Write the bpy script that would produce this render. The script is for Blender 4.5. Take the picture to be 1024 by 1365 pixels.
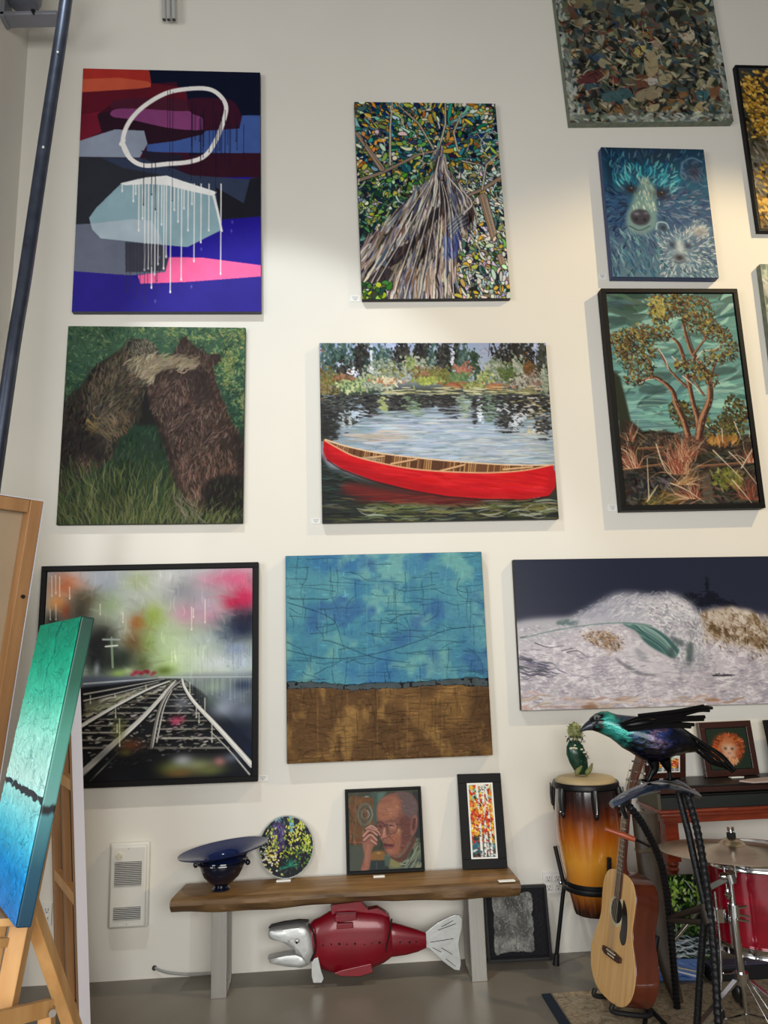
import bpy, bmesh, math, random
import numpy as np
from mathutils import Vector, Matrix
R = math.radians
for o in list(bpy.data.objects): bpy.data.objects.remove(o, do_unlink=True)
scene = bpy.context.scene; COL = scene.collection

def lin(c):
    c = np.asarray(c, dtype=np.float64)
    return np.where(c <= .04045, c/12.92, ((c+.055)/1.055)**2.4)

# ---------------------------------------------------------------- camera (pose recovered from the photograph's vanishing points)
CAMD, CAMH, FPX = 3.9, 1.449, 1000.
_p, _r, _y = R(10.7057), R(-1.8276), R(4.3202)
FW = Vector((math.sin(_y)*math.cos(_p), math.cos(_y)*math.cos(_p), math.sin(_p)))
_rt = Vector((math.cos(_y), -math.sin(_y), 0)); _up = _rt.cross(FW)
RT = math.cos(_r)*_rt+math.sin(_r)*_up; UP = -math.sin(_r)*_rt+math.cos(_r)*_up
EYE = Vector((0, -CAMD, CAMH))
cd = bpy.data.cameras.new('camera'); cam = bpy.data.objects.new('camera', cd); COL.objects.link(cam)
cd.sensor_fit = 'VERTICAL'; cd.sensor_height = 36; cd.lens = 36*FPX/1365.; cd.clip_start = .05
cam.matrix_world = Matrix(((RT.x, UP.x, -FW.x, EYE.x), (RT.y, UP.y, -FW.y, EYE.y), (RT.z, UP.z, -FW.z, EYE.z), (0, 0, 0, 1)))
scene.camera = cam
def ray(x, y): return RT*((x-512)/FPX)-UP*((y-682.5)/FPX)+FW
def P(x, y, Y):                                   # the point at depth Y that the photograph shows at pixel x, y
    d = ray(x, y); t = (Y-EYE.y)/d.y; return EYE+d*t
def G(x, y, Z=0.):                                # the same on the level plane z = Z
    d = ray(x, y); t = (Z-EYE.z)/d.z; return EYE+d*t

# ---------------------------------------------------------------- light, world, exposure
vs = scene.view_settings; vs.view_transform = 'Standard'; vs.look = 'None'; vs.gamma = 1; vs.exposure = 0.0
w = bpy.data.worlds.new('world'); scene.world = w; w.use_nodes = True
bg = w.node_tree.nodes['Background']; bg.inputs[0].default_value = (1, .98, .94, 1); bg.inputs[1].default_value = .11
def aim(o, loc, tgt): o.location = loc; o.rotation_euler = (Vector(tgt)-Vector(loc)).to_track_quat('-Z', 'Y').to_euler()
def area(name, loc, tgt, sx, sy, power, col):
    l = bpy.data.lights.new(name, 'AREA'); l.shape = 'RECTANGLE'; l.size = sx; l.size_y = sy; l.energy = power; l.color = col
    o = bpy.data.objects.new(name, l); COL.objects.link(o); aim(o, loc, tgt); return o
def spot(name, loc, tgt, power, col, ang, blend=.7, rad=.06):
    l = bpy.data.lights.new(name, 'SPOT'); l.energy = power; l.color = col; l.spot_size = R(ang); l.spot_blend = blend; l.shadow_soft_size = rad
    o = bpy.data.objects.new(name, l); COL.objects.link(o); aim(o, loc, tgt); return o
area('front_window_daylight', (-4.2, -5.4, 2.2), (.5, 0, 1.3), 2.2, 2.4, 120, (.97, .98, 1))
area('added_front_fill', (.4, -5.7, 1.8), (.7, 0, 1.1), 3.6, 1.8, 188, (1, .99, .96))  # added fill lamp behind the camera, brightens the wall evenly
spot('track_spotlight_right', (4.1, -2.0, 5.1), (1.65, 0, 2.6), 383, (1, .77, .43), 48, .6, .05)
spot('track_spotlight_middle', (-1.0, -2.2, 5.6), (-.05, 0, 2.05), 268, (.90, .97, 1), 38, .4, .06)

# ---------------------------------------------------------------- materials
def mat(name, col, rough=.5, metal=0, spec=.5, coat=0, var=0, vs_=8., bump=0, bs=60., trans=0, col2=None, stretch=(1, 1, 1), ior=1.45):
    m = bpy.data.materials.new(name); m.use_nodes = True; nt = m.node_tree; b = nt.nodes['Principled BSDF']
    c = tuple(lin(np.array(col)/255.)) + (1,)
    b.inputs['Base Color'].default_value = c; b.inputs['Roughness'].default_value = rough; b.inputs['Metallic'].default_value = metal
    b.inputs['Specular IOR Level'].default_value = spec; b.inputs['Coat Weight'].default_value = coat; b.inputs['Coat Roughness'].default_value = .08
    b.inputs['Transmission Weight'].default_value = trans; b.inputs['IOR'].default_value = ior
    if var or bump or col2:
        tc = nt.nodes.new('ShaderNodeTexCoord'); mp = nt.nodes.new('ShaderNodeMapping'); mp.inputs['Scale'].default_value = stretch
        nt.links.new(tc.outputs['Object'], mp.inputs[0])
    if var or col2:
        n = nt.nodes.new('ShaderNodeTexNoise'); n.inputs['Scale'].default_value = vs_; n.inputs['Detail'].default_value = 5
        nt.links.new(mp.outputs[0], n.inputs['Vector'])
        rp = nt.nodes.new('ShaderNodeValToRGB'); rp.color_ramp.elements[0].position = .32; rp.color_ramp.elements[1].position = .68
        c2 = tuple(lin(np.array(col2)/255.)) if col2 else tuple(min(1, v*(1+var)) for v in c[:3])
        c1 = c[:3] if col2 else tuple(v*(1-var) for v in c[:3])
        rp.color_ramp.elements[0].color = tuple(c1)+(1,); rp.color_ramp.elements[1].color = tuple(c2)+(1,)
        nt.links.new(n.outputs['Fac'], rp.inputs[0]); nt.links.new(rp.outputs[0], b.inputs['Base Color'])
    if bump:
        n2 = nt.nodes.new('ShaderNodeTexNoise'); n2.inputs['Scale'].default_value = bs; n2.inputs['Detail'].default_value = 3
        bp = nt.nodes.new('ShaderNodeBump'); bp.inputs['Strength'].default_value = bump; bp.inputs['Distance'].default_value = .004
        nt.links.new(mp.outputs[0], n2.inputs['Vector']); nt.links.new(n2.outputs['Fac'], bp.inputs['Height']); nt.links.new(bp.outputs[0], b.inputs['Normal'])
    return m
def paint_mat(name, rough=.5, spec=.4, coat=0):
    m = mat(name, (128, 128, 128), rough, spec=spec, coat=coat, bump=.12, bs=420.)
    a = m.node_tree.nodes.new('ShaderNodeVertexColor'); a.layer_name = 'paint'
    m.node_tree.links.new(a.outputs['Color'], m.node_tree.nodes['Principled BSDF'].inputs['Base Color']); return m
def ramp_mat(name, stops, axis='Z', rough=.25, coat=.6, grain=.0, lo=0., hi=1.):       # colour bands along one object axis
    m = mat(name, (128, 128, 128), rough, coat=coat); nt = m.node_tree; b = nt.nodes['Principled BSDF']
    tc = nt.nodes.new('ShaderNodeTexCoord'); sp = nt.nodes.new('ShaderNodeSeparateXYZ'); nt.links.new(tc.outputs['Object'], sp.inputs[0])
    mr = nt.nodes.new('ShaderNodeMapRange'); mr.inputs[1].default_value = lo; mr.inputs[2].default_value = hi; nt.links.new(sp.outputs[axis], mr.inputs[0])
    n = nt.nodes.new('ShaderNodeTexNoise'); n.inputs['Scale'].default_value = 3; mp = nt.nodes.new('ShaderNodeMapping'); mp.inputs['Scale'].default_value = (22, 22, 1.2)
    nt.links.new(tc.outputs['Object'], mp.inputs[0]); nt.links.new(mp.outputs[0], n.inputs['Vector'])
    ma = nt.nodes.new('ShaderNodeMath'); ma.operation = 'MULTIPLY_ADD'; ma.inputs[1].default_value = grain; nt.links.new(n.outputs['Fac'], ma.inputs[0]); nt.links.new(mr.outputs[0], ma.inputs[2])
    rp = nt.nodes.new('ShaderNodeValToRGB'); e = rp.color_ramp.elements
    for i, (t, c) in enumerate(stops):
        el = e[i] if i < 2 else e.new(t); el.position = t; el.color = tuple(lin(np.array(c)/255.))+(1,)
    nt.links.new(ma.outputs[0], rp.inputs[0]); nt.links.new(rp.outputs[0], b.inputs['Base Color']); return m
# ---------------------------------------------------------------- painting with numpy: brush strokes, washes, blobs on a small canvas
RS = 1.15                                        # canvas pixels per photo pixel
def homog(src, dst):
    A = []
    for (x, y), (X, Y) in zip(src, dst):
        A.append([x, y, 1, 0, 0, 0, -X*x, -X*y, -X]); A.append([0, 0, 0, x, y, 1, -Y*x, -Y*y, -Y])
    return np.linalg.svd(np.array(A, float))[2][-1].reshape(3, 3)
def spl(pts, n=8, closed=False):
    p = np.array(pts, float)
    q = np.vstack([p[-1], p, p[0], p[1]]) if closed else np.vstack([2*p[0]-p[1], p, 2*p[-1]-p[-2]])
    out = []
    for i in range(len(q)-3):
        a, b, c, d = q[i:i+4]
        for t in np.linspace(0, 1, n, endpoint=False):
            out.append(.5*((2*b)+(c-a)*t+(2*a-5*b+4*c-d)*t*t+(3*b-a-3*c+d)*t**3))
    if not closed: out.append(p[-1])
    return np.array(out)
class Art:
    def __init__(s, quad, w, h, bg, seed=1):
        s.w, s.h = int(w*RS), int(h*RS)
        s.M = homog(quad, [(0, 0), (s.w, 0), (s.w, s.h), (0, s.h)])
        q = np.array(quad, float)
        s.k = .5*(s.w/np.linalg.norm(q[1]-q[0]) + s.h/np.linalg.norm(q[3]-q[0]))   # crop unit -> canvas px
        s.im = np.empty((s.h, s.w, 3)); s.im[:] = np.array(bg)/255.
        s.r = np.random.RandomState(seed)
        s.Y, s.X = np.mgrid[0:s.h, 0:s.w] + .5
    def T(s, pts):
        p = np.atleast_2d(np.array(pts, float)); q = np.c_[p, np.ones(len(p))] @ s.M.T
        return q[:, :2]/q[:, 2:]
    def put(s, y0, y1, x0, x1, m, col):
        v = s.im[y0:y1, x0:x1]; v += (np.array(col)/255.-v)*m[..., None]
    def box(s, p, pad=1):
        x0 = max(0, int(p[:, 0].min()-pad)); x1 = min(s.w, int(p[:, 0].max()+pad)+1)
        y0 = max(0, int(p[:, 1].min()-pad)); y1 = min(s.h, int(p[:, 1].max()+pad)+1)
        return y0, y1, x0, x1
    def cov(s, p, y0, y1, x0, x1):
        acc = np.zeros((y1-y0, x1-x0))
        for oy in (.25, .75):
            for ox in (.25, .75):
                Y, X = np.mgrid[y0:y1, x0:x1].astype(float); Y += oy; X += ox
                ins = np.zeros(acc.shape, bool)
                for (ax, ay), (bx, by) in zip(p, np.roll(p, -1, 0)):
                    if ay == by: continue
                    ins ^= ((ay > Y) != (by > Y)) & (X < (bx-ax)*(Y-ay)/(by-ay)+ax)
                acc += ins
        return acc/4
    def mask(s, pts, smooth=0, soft=0):
        p = s.T(spl(pts, 6, True) if smooth else pts); m = s.cov(p, 0, s.h, 0, s.w)
        if soft: m = s.blur(m, soft*s.k)
        return m
    def blur(s, m, r):
        r = max(1, int(round(r)))
        for ax in (0, 1, 0, 1):
            pad = [(0, 0)]*m.ndim; pad[ax] = (r+1, r)
            c = np.cumsum(np.pad(m, pad, mode='edge'), axis=ax)
            n = m.shape[ax]; hi = np.take(c, range(2*r+1, 2*r+1+n), axis=ax); lo = np.take(c, range(0, n), axis=ax)
            m = (hi-lo)/(2*r+1)
        return m
    def poly(s, pts, col, a=1, smooth=0, soft=0):
        if soft:
            s.put(0, s.h, 0, s.w, s.mask(pts, smooth, soft)*a, col); return
        p = s.T(spl(pts, 6, True) if smooth else pts); b = s.box(p)
        if b[1] <= b[0] or b[3] <= b[2]: return
        s.put(*b, s.cov(p, *b)*a, col)
    def line(s, pts, w0, w1, col, a=1, smooth=0, px=False):
        p = spl(pts, 5) if smooth else np.array(pts, float)
        if not px: p = s.T(p); w0 *= s.k; w1 *= s.k
        b = s.box(p, max(w0, w1)+1)
        if b[1] <= b[0] or b[3] <= b[2]: return
        X, Y = s.X[b[0]:b[1], b[2]:b[3]], s.Y[b[0]:b[1], b[2]:b[3]]; m = np.zeros(X.shape); n = len(p)-1
        for i in range(n):
            d = p[i+1]-p[i]; L = d@d
            if L < 1e-9: continue
            t = np.clip(((X-p[i, 0])*d[0]+(Y-p[i, 1])*d[1])/L, 0, 1)
            dist = np.hypot(X-p[i, 0]-t*d[0], Y-p[i, 1]-t*d[1]); w = w0+(w1-w0)*(i+t)/n
            m = np.maximum(m, np.clip(w/2-dist+.5, 0, 1)*np.minimum(1, w+.15))
        s.put(*b, m*a, col)
    def leaf(s, x, y, ln, wd, ang, col, a=1, bend=0):            # canvas px
        L = ln/2+abs(bend)+2; x0 = max(0, int(x-L)); x1 = min(s.w, int(x+L)+1); y0 = max(0, int(y-L)); y1 = min(s.h, int(y+L)+1)
        if x1 <= x0 or y1 <= y0: return
        X, Y = s.X[y0:y1, x0:x1]-x, s.Y[y0:y1, x0:x1]-y; c, n = math.cos(ang), math.sin(ang)
        u = (X*c+Y*n)/(ln/2); v = -X*n+Y*c; q = np.clip(1-u*u, 0, 1)
        m = np.clip((wd/2*np.sqrt(q)-np.abs(v-bend*q))+.5, 0, 1)*(np.abs(u) < 1)
        s.put(y0, y1, x0, x1, m*a, col)
    def blob(s, x, y, rx, ry, col, a=1, rot=0, hard=1.):         # crop units, soft edged
        (cx, cy), = s.T([(x, y)]); rx *= s.k; ry *= s.k; R = max(rx, ry)*2.2
        x0 = max(0, int(cx-R)); x1 = min(s.w, int(cx+R)+1); y0 = max(0, int(cy-R)); y1 = min(s.h, int(cy+R)+1)
        if x1 <= x0 or y1 <= y0: return
        X, Y = s.X[y0:y1, x0:x1]-cx, s.Y[y0:y1, x0:x1]-cy; c, n = math.cos(rot), math.sin(rot)
        d = ((X*c+Y*n)/rx)**2+((-X*n+Y*c)/ry)**2
        s.put(y0, y1, x0, x1, a*np.exp(-d**hard*1.2), col)
    def noise(s, fx, fy, seed=0, octv=3):
        out = np.zeros((s.h, s.w)); amp = 1; tot = 0
        for o in range(octv):
            r = np.random.RandomState(seed*31+o); gx, gy = max(2, int(fx*2**o)), max(2, int(fy*2**o))
            g = r.rand(gy+2, gx+2); xs = np.linspace(0, gx, s.w); ys = np.linspace(0, gy, s.h)
            xi = np.minimum(xs.astype(int), gx-1); yi = np.minimum(ys.astype(int), gy-1); fx_ = xs-xi; fy_ = ys-yi
            fx_ = fx_*fx_*(3-2*fx_); fy_ = (fy_*fy_*(3-2*fy_))[:, None]
            a = g[yi][:, xi]*(1-fx_)+g[yi][:, xi+1]*fx_; b = g[yi+1][:, xi]*(1-fx_)+g[yi+1][:, xi+1]*fx_
            out += amp*(a*(1-fy_)+b*fy_); tot += amp; amp *= .55
        return out/tot
    def mix(s, m, col): s.put(0, s.h, 0, s.w, m, col)
    def pick(s, m, n):
        w = m.ravel()/m.sum(); i = s.r.choice(w.size, n, p=w)
        return np.c_[i % s.w, i//s.w] + s.r.rand(n, 2)
    def strokes(s, m, n, ln, wd, ang, pal, a=1, jit=.3, cj=12, bend=.1, order=False):
        """n strokes over mask m; ang = angle or f(x, y); pal = colours or f(x, y)"""
        P = s.pick(m, n)
        if order: P = P[np.argsort(P[:, 1])]
        for x, y in P:
            A = (ang(x, y) if callable(ang) else ang) + s.r.normal(0, jit)
            c = pal(x, y) if callable(pal) else pal[s.r.randint(len(pal))]
            c = np.clip(np.array(c)+s.r.normal(0, cj)+s.r.normal(0, cj*.4, 3), 0, 255); l = ln*s.r.uniform(.6, 1.4)
            s.leaf(x, y, l, wd*s.r.uniform(.6, 1.4), A, c, a, s.r.normal(0, bend)*l)
    def ramp(s, stops, axis=1, m=None):
        t = (s.Y/s.h if axis else s.X/s.w); k = [q[0] for q in stops]
        g = np.stack([np.interp(t, k, [q[1][i]/255. for q in stops]) for i in range(3)], -1)
        if m is None: s.im[:] = g
        else: s.im += (g-s.im)*m[..., None]
    def tint(s, f): s.im *= f[..., None]; np.clip(s.im, 0, 1, s.im)
    def keep(s, m, fn):                              # what fn paints stays inside mask m
        old = s.im.copy(); fn(); s.im = old+(s.im-old)*m[..., None]
    def drip(s, x, y0, y1, w, col, a=1): s.line([(x, y0), (x, y1)], w, w*.8, col, a); s.line([(x, y1-w), (x, y1)], w*1.4, w*1.2, col, a)

# ---------------------------------------------------------------- geometry helpers
class MB:
    def __init__(s): s.V = []; s.F = []
    def add(s, v, f):
        k = len(s.V); s.V += [tuple(p) for p in v]; s.F += [tuple(i+k for i in q) for q in f]; return s
    def box(s, c, d, M=None):
        c = Vector(c); v = []
        for z in (-1, 1):
            for y in (-1, 1):
                for x in (-1, 1):
                    p = Vector((x*d[0]/2, y*d[1]/2, z*d[2]/2)); v.append(c+(M @ p if M else p))
        return s.add(v, [(0, 2, 3, 1), (4, 5, 7, 6), (0, 1, 5, 4), (2, 6, 7, 3), (0, 4, 6, 2), (1, 3, 7, 5)])
    def bar(s, a, b, wd, th, up=(0, 0, 1)):           # rectangular bar from a to b, wd along side, th along up-ish
        a, b = Vector(a), Vector(b); d = (b-a).normalized(); sd = d.cross(Vector(up)); sd = sd.normalized() if sd.length > 1e-5 else Vector((1, 0, 0)); u = sd.cross(d)
        v = [q+sd*(i*wd/2)+u*(j*th/2) for q in (a, b) for i, j in ((-1, -1), (1, -1), (1, 1), (-1, 1))]
        return s.add(v, [(3, 2, 1, 0), (4, 5, 6, 7), (0, 1, 5, 4), (1, 2, 6, 5), (2, 3, 7, 6), (3, 0, 4, 7)])
    def loft(s, rings, cap=True, closed=False):
        n = len(rings[0]); v = [p for r_ in rings for p in r_]; f = []; m = len(rings)
        for i in range(m if closed else m-1):
            for j in range(n): f.append((i*n+j, i*n+(j+1) % n, ((i+1) % m)*n+(j+1) % n, ((i+1) % m)*n+j))
        if cap and not closed: f += [tuple(range(n))[::-1], tuple(range((m-1)*n, m*n))]
        return s.add(v, f)
    def tube(s, pts, r, n=8, cap=True, flat=1., up=(.13, .2, 1), closed=False):
        p = [Vector(q) for q in pts]; rs = r if isinstance(r, (list, tuple)) else [r]*len(p); rings = []; a = None
        for i, q in enumerate(p):
            if closed: t = p[(i+1) % len(p)]-p[i-1]
            else: t = p[min(i+1, len(p)-1)]-p[max(i-1, 0)]
            t.normalize()
            if a is None: a = t.cross(Vector(up))
            a = a-t*a.dot(t); a.normalize(); b = t.cross(a)
            rings.append([q+a*(rs[i]*math.cos(2*math.pi*k/n))+b*(rs[i]*flat*math.sin(2*math.pi*k/n)) for k in range(n)])
        return s.loft(rings, cap, closed)
    def lathe(s, prof, c, n=40, fn=None, cap=False):
        c = Vector(c); rings = []
        for r_, z in prof:
            g = [Vector((r_*math.cos(2*math.pi*k/n), r_*math.sin(2*math.pi*k/n), z)) for k in range(n)]
            rings.append([c+(fn(q) if fn else q) for q in g])
        return s.loft(rings, cap)
    def prism(s, pts, off):                           # planar outline (3D points) pushed along off
        p = [Vector(q) for q in pts]; n = len(p); off = Vector(off)
        return s.add(p+[q+off for q in p], [tuple(range(n))[::-1], tuple(range(n, 2*n))]+[(i, (i+1) % n, n+(i+1) % n, n+i) for i in range(n)])
    def ell(s, c, r, n=16, m=10, M=None):
        c = Vector(c); rings = []
        for i in range(m+1):
            a = math.pi*i/m; sr = max(math.sin(a), 1e-3)
            g = [Vector((r[0]*sr*math.cos(2*math.pi*k/n), r[1]*sr*math.sin(2*math.pi*k/n), -r[2]*math.cos(a))) for k in range(n)]
            rings.append([c+(M @ q if M else q) for q in g])
        return s.loft(rings)
    def build(s, name, m, parent=None, smooth=True, bevel=0, sub=0, label=None, solid=0):
        off = OFF.get(parent.name, Vector()) if parent else Vector()
        me = bpy.data.meshes.new(name); me.from_pydata([tuple(Vector(q)-off) for q in s.V], [], s.F); me.validate()
        b = bmesh.new(); b.from_mesh(me); bmesh.ops.recalc_face_normals(b, faces=b.faces); b.to_mesh(me); b.free()
        o = bpy.data.objects.new(name, me); COL.objects.link(o); me.materials.append(m)
        if parent: o.parent = parent; OFF[o.name] = off
        if smooth:
            me.polygons.foreach_set('use_smooth', [True]*len(me.polygons)); me.set_sharp_from_angle(angle=R(38))
        if solid: q = o.modifiers.new('solid', 'SOLIDIFY'); q.thickness = solid; q.offset = 0
        if bevel: q = o.modifiers.new('bevel', 'BEVEL'); q.width = bevel; q.segments = 2; q.limit_method = 'ANGLE'
        if sub: q = o.modifiers.new('sub', 'SUBSURF'); q.levels = sub; q.render_levels = sub
        if label: o['label'] = label
        return o
OFF = {}
def tag(o, label, cat, group=None):
    o['label'] = label; o['category'] = cat
    if group: o['group'] = group
    return o
def thing(name, label, cat, loc, group=None, M=None):
    o = bpy.data.objects.new(name, None); COL.objects.link(o); o.empty_display_size = .05
    if M is not None: o.matrix_world = M; OFF[o.name] = Vector()         # children in the thing's own frame
    else: o.location = loc; OFF[o.name] = Vector(loc)                     # children given in world coordinates
    return tag(o, label, cat, group)
def rot_mat(x, y, z, o): return Matrix(((x[0], y[0], z[0], o[0]), (x[1], y[1], z[1], o[1]), (x[2], y[2], z[2], o[2]), (0, 0, 0, 1)))
def sp3(pts, n=6):
    q = spl([tuple(p) for p in pts], n); return [Vector(p) for p in q]

PAINT = paint_mat('oil_paint', .6, .15); PAINT_SATIN = paint_mat('satin_paint', .55, .13); PRINT = paint_mat('gloss_print', .22, .16, .0); ROUGHPAINT = paint_mat('rough_paint', .65, .15)
BLACKWOOD = mat('black_painted_wood', (17, 17, 18), .55, spec=.2)
def painted_sheet(s, wd, ht, y, m, parent, name='painted_surface', relief=0., x0=None, z0=0.):
    W, H = s.w, s.h; x0 = -wd/2 if x0 is None else x0
    jj, ii = np.meshgrid(np.arange(W), np.arange(H)); co = np.empty((H*W, 3), np.float32)
    co[:, 0] = (x0+wd*jj/(W-1.)).ravel(); co[:, 2] = (z0+ht*(1-ii/(H-1.))).ravel(); co[:, 1] = y
    if relief:
        e = np.minimum(np.minimum(jj, W-1-jj), np.minimum(ii, H-1-ii)); co[:, 1] = y-(relief*s.H*np.clip(e/3., 0, 1)).ravel()
    a = (ii[:-1, :-1]*W+jj[:-1, :-1]).ravel(); f = np.stack([a, a+W, a+W+1, a+1], 1).astype(np.int32)
    me = bpy.data.meshes.new(name); me.vertices.add(H*W); me.vertices.foreach_set('co', co.ravel())
    me.loops.add(f.size); me.loops.foreach_set('vertex_index', f.ravel()); me.polygons.add(len(f)); me.polygons.foreach_set('loop_start', np.arange(0, f.size, 4, dtype=np.int32))
    me.update(calc_edges=True); me.polygons.foreach_set('use_smooth', np.ones(len(f), bool))
    at = me.color_attributes.new('paint', 'FLOAT_COLOR', 'POINT'); c = np.ones((H*W, 4), np.float32); c[:, :3] = lin(np.clip(s.im, 0, 1)).reshape(-1, 3)
    at.data.foreach_set('color', c.ravel()); me.materials.append(m)
    o = bpy.data.objects.new(name, me); COL.objects.link(o); o.parent = parent; OFF[o.name] = Vector(); return o
def rect_of(c):                                    # four 3D corners tl, tr, br, bl -> frame and size, origin at the middle of the lower edge
    tl, tr, br, bl = c; x = ((tr-tl)+(br-bl)).normalized(); z = (tl+tr)-(bl+br); z = (z-x*z.dot(x)).normalized(); y = z.cross(x)
    wd = ((tr-tl).dot(x)+(br-bl).dot(x))/2; ht = ((tl-bl).dot(z)+(tr-br).dot(z))/2; mid = (tl+tr+br+bl)/4
    return x, y, z, mid-z*(ht/2), wd, ht
def canvas_parts(t, s, wd, ht, depth, m, edge, fw=0, fmat=None, relief=0, inner=None, edge_name='canvas_edge'):
    """thing t: front at y = -depth, back at y = 0. fw > 0: a frame round a slightly sunk picture"""
    if fw:
        b = MB(); fd = depth
        for x, z, sx, sz in ((0, fw/2, wd, fw), (0, ht-fw/2, wd, fw), (-wd/2+fw/2, ht/2, fw, ht-2*fw), (wd/2-fw/2, ht/2, fw, ht-2*fw)): b.box((x, -fd/2, z), (sx, fd, sz))
        b.build('frame', fmat, t, smooth=False, bevel=.0015)
        wi, hi = wd-2*fw, ht-2*fw; g = .004
        MB().box((0, -depth*.42, ht/2), (wi, depth*.84-.004, hi)).build('backing_panel', BLACKWOOD, t, smooth=False)
        if inner:                                   # a flat mat board with a smaller picture
            mw, mm = inner; MB().box((0, -depth*.84-.001, ht/2), (wi-.001, .004, hi-.001)).build('mat_board', mm, t, smooth=False)
            painted_sheet(s, wi-2*mw, hi-2*mw, -depth*.84-.005, m, t, z0=fw+mw)
        else: painted_sheet(s, wi-2*g, hi-2*g, -depth*.84-.002, m, t, z0=fw+g, relief=relief)
    else:
        MB().box((0, -depth/2, ht/2), (wd, depth-.001, ht)).build(edge_name, edge, t, smooth=False, bevel=.003)
        painted_sheet(s, wd-.003, ht-.003, -depth-.0008, m, t, z0=.0015, relief=relief)
def hang(name, art, q, depth, label, m=PAINT, edge=None, cat='painting', group='pictures hung on the white wall', **k):
    x, y, z, o, wd, ht = rect_of([P(a, b, -depth) for a, b in q]); o = o+y*depth; o.y = -.003
    t = thing(name, label, cat, o, group, rot_mat(x, y, z, o)); canvas_parts(t, art, wd, ht, depth, m, edge, **k); return t
def lean(name, art, q, depth, zb, yt, label, m=PAINT, edge=None, cat='painting', group=None, **k):
    c = [P(*q[0], yt), P(*q[1], yt), G(*q[2], zb), G(*q[3], zb)]; b = (c[2].y+c[3].y)/2
    x, y, z, o, wd, ht = rect_of(c); o = o+y*depth
    low = -min(0, 0); o.z = zb+max(0, -(y*(-depth)).z)+.001 if (y*(-depth)).z < 0 else zb+.001
    t = thing(name, label, cat, o, group, rot_mat(x, y, z, o)); canvas_parts(t, art, wd, ht, depth, m, edge, **k); return t

# ---------------------------------------------------------------- setting
def struct(o): o['kind'] = 'structure'; return o
WALLM = mat('white_wall_paint', (228, 224, 214), .75, spec=.2, var=.012, vs_=2.5, bump=.08, bs=180)
FLOORM = mat('polished_concrete', (114, 107, 96), .33, spec=.4, var=.10, vs_=2.2, bump=.03, bs=40)
LWX = -1.69
struct(MB().box((1.4, -2.9, -.05), (8.2, 7.8, .1)).build('floor', FLOORM, smooth=False))
struct(MB().box((1.45, .06, 2.95), (6.4, .12, 6.1)).build('wall_back', WALLM, smooth=False))
struct(MB().box((LWX-.05, -.22, 2.95), (.1, .68, 6.1)).build('wall_left', WALLM, smooth=False))

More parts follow.
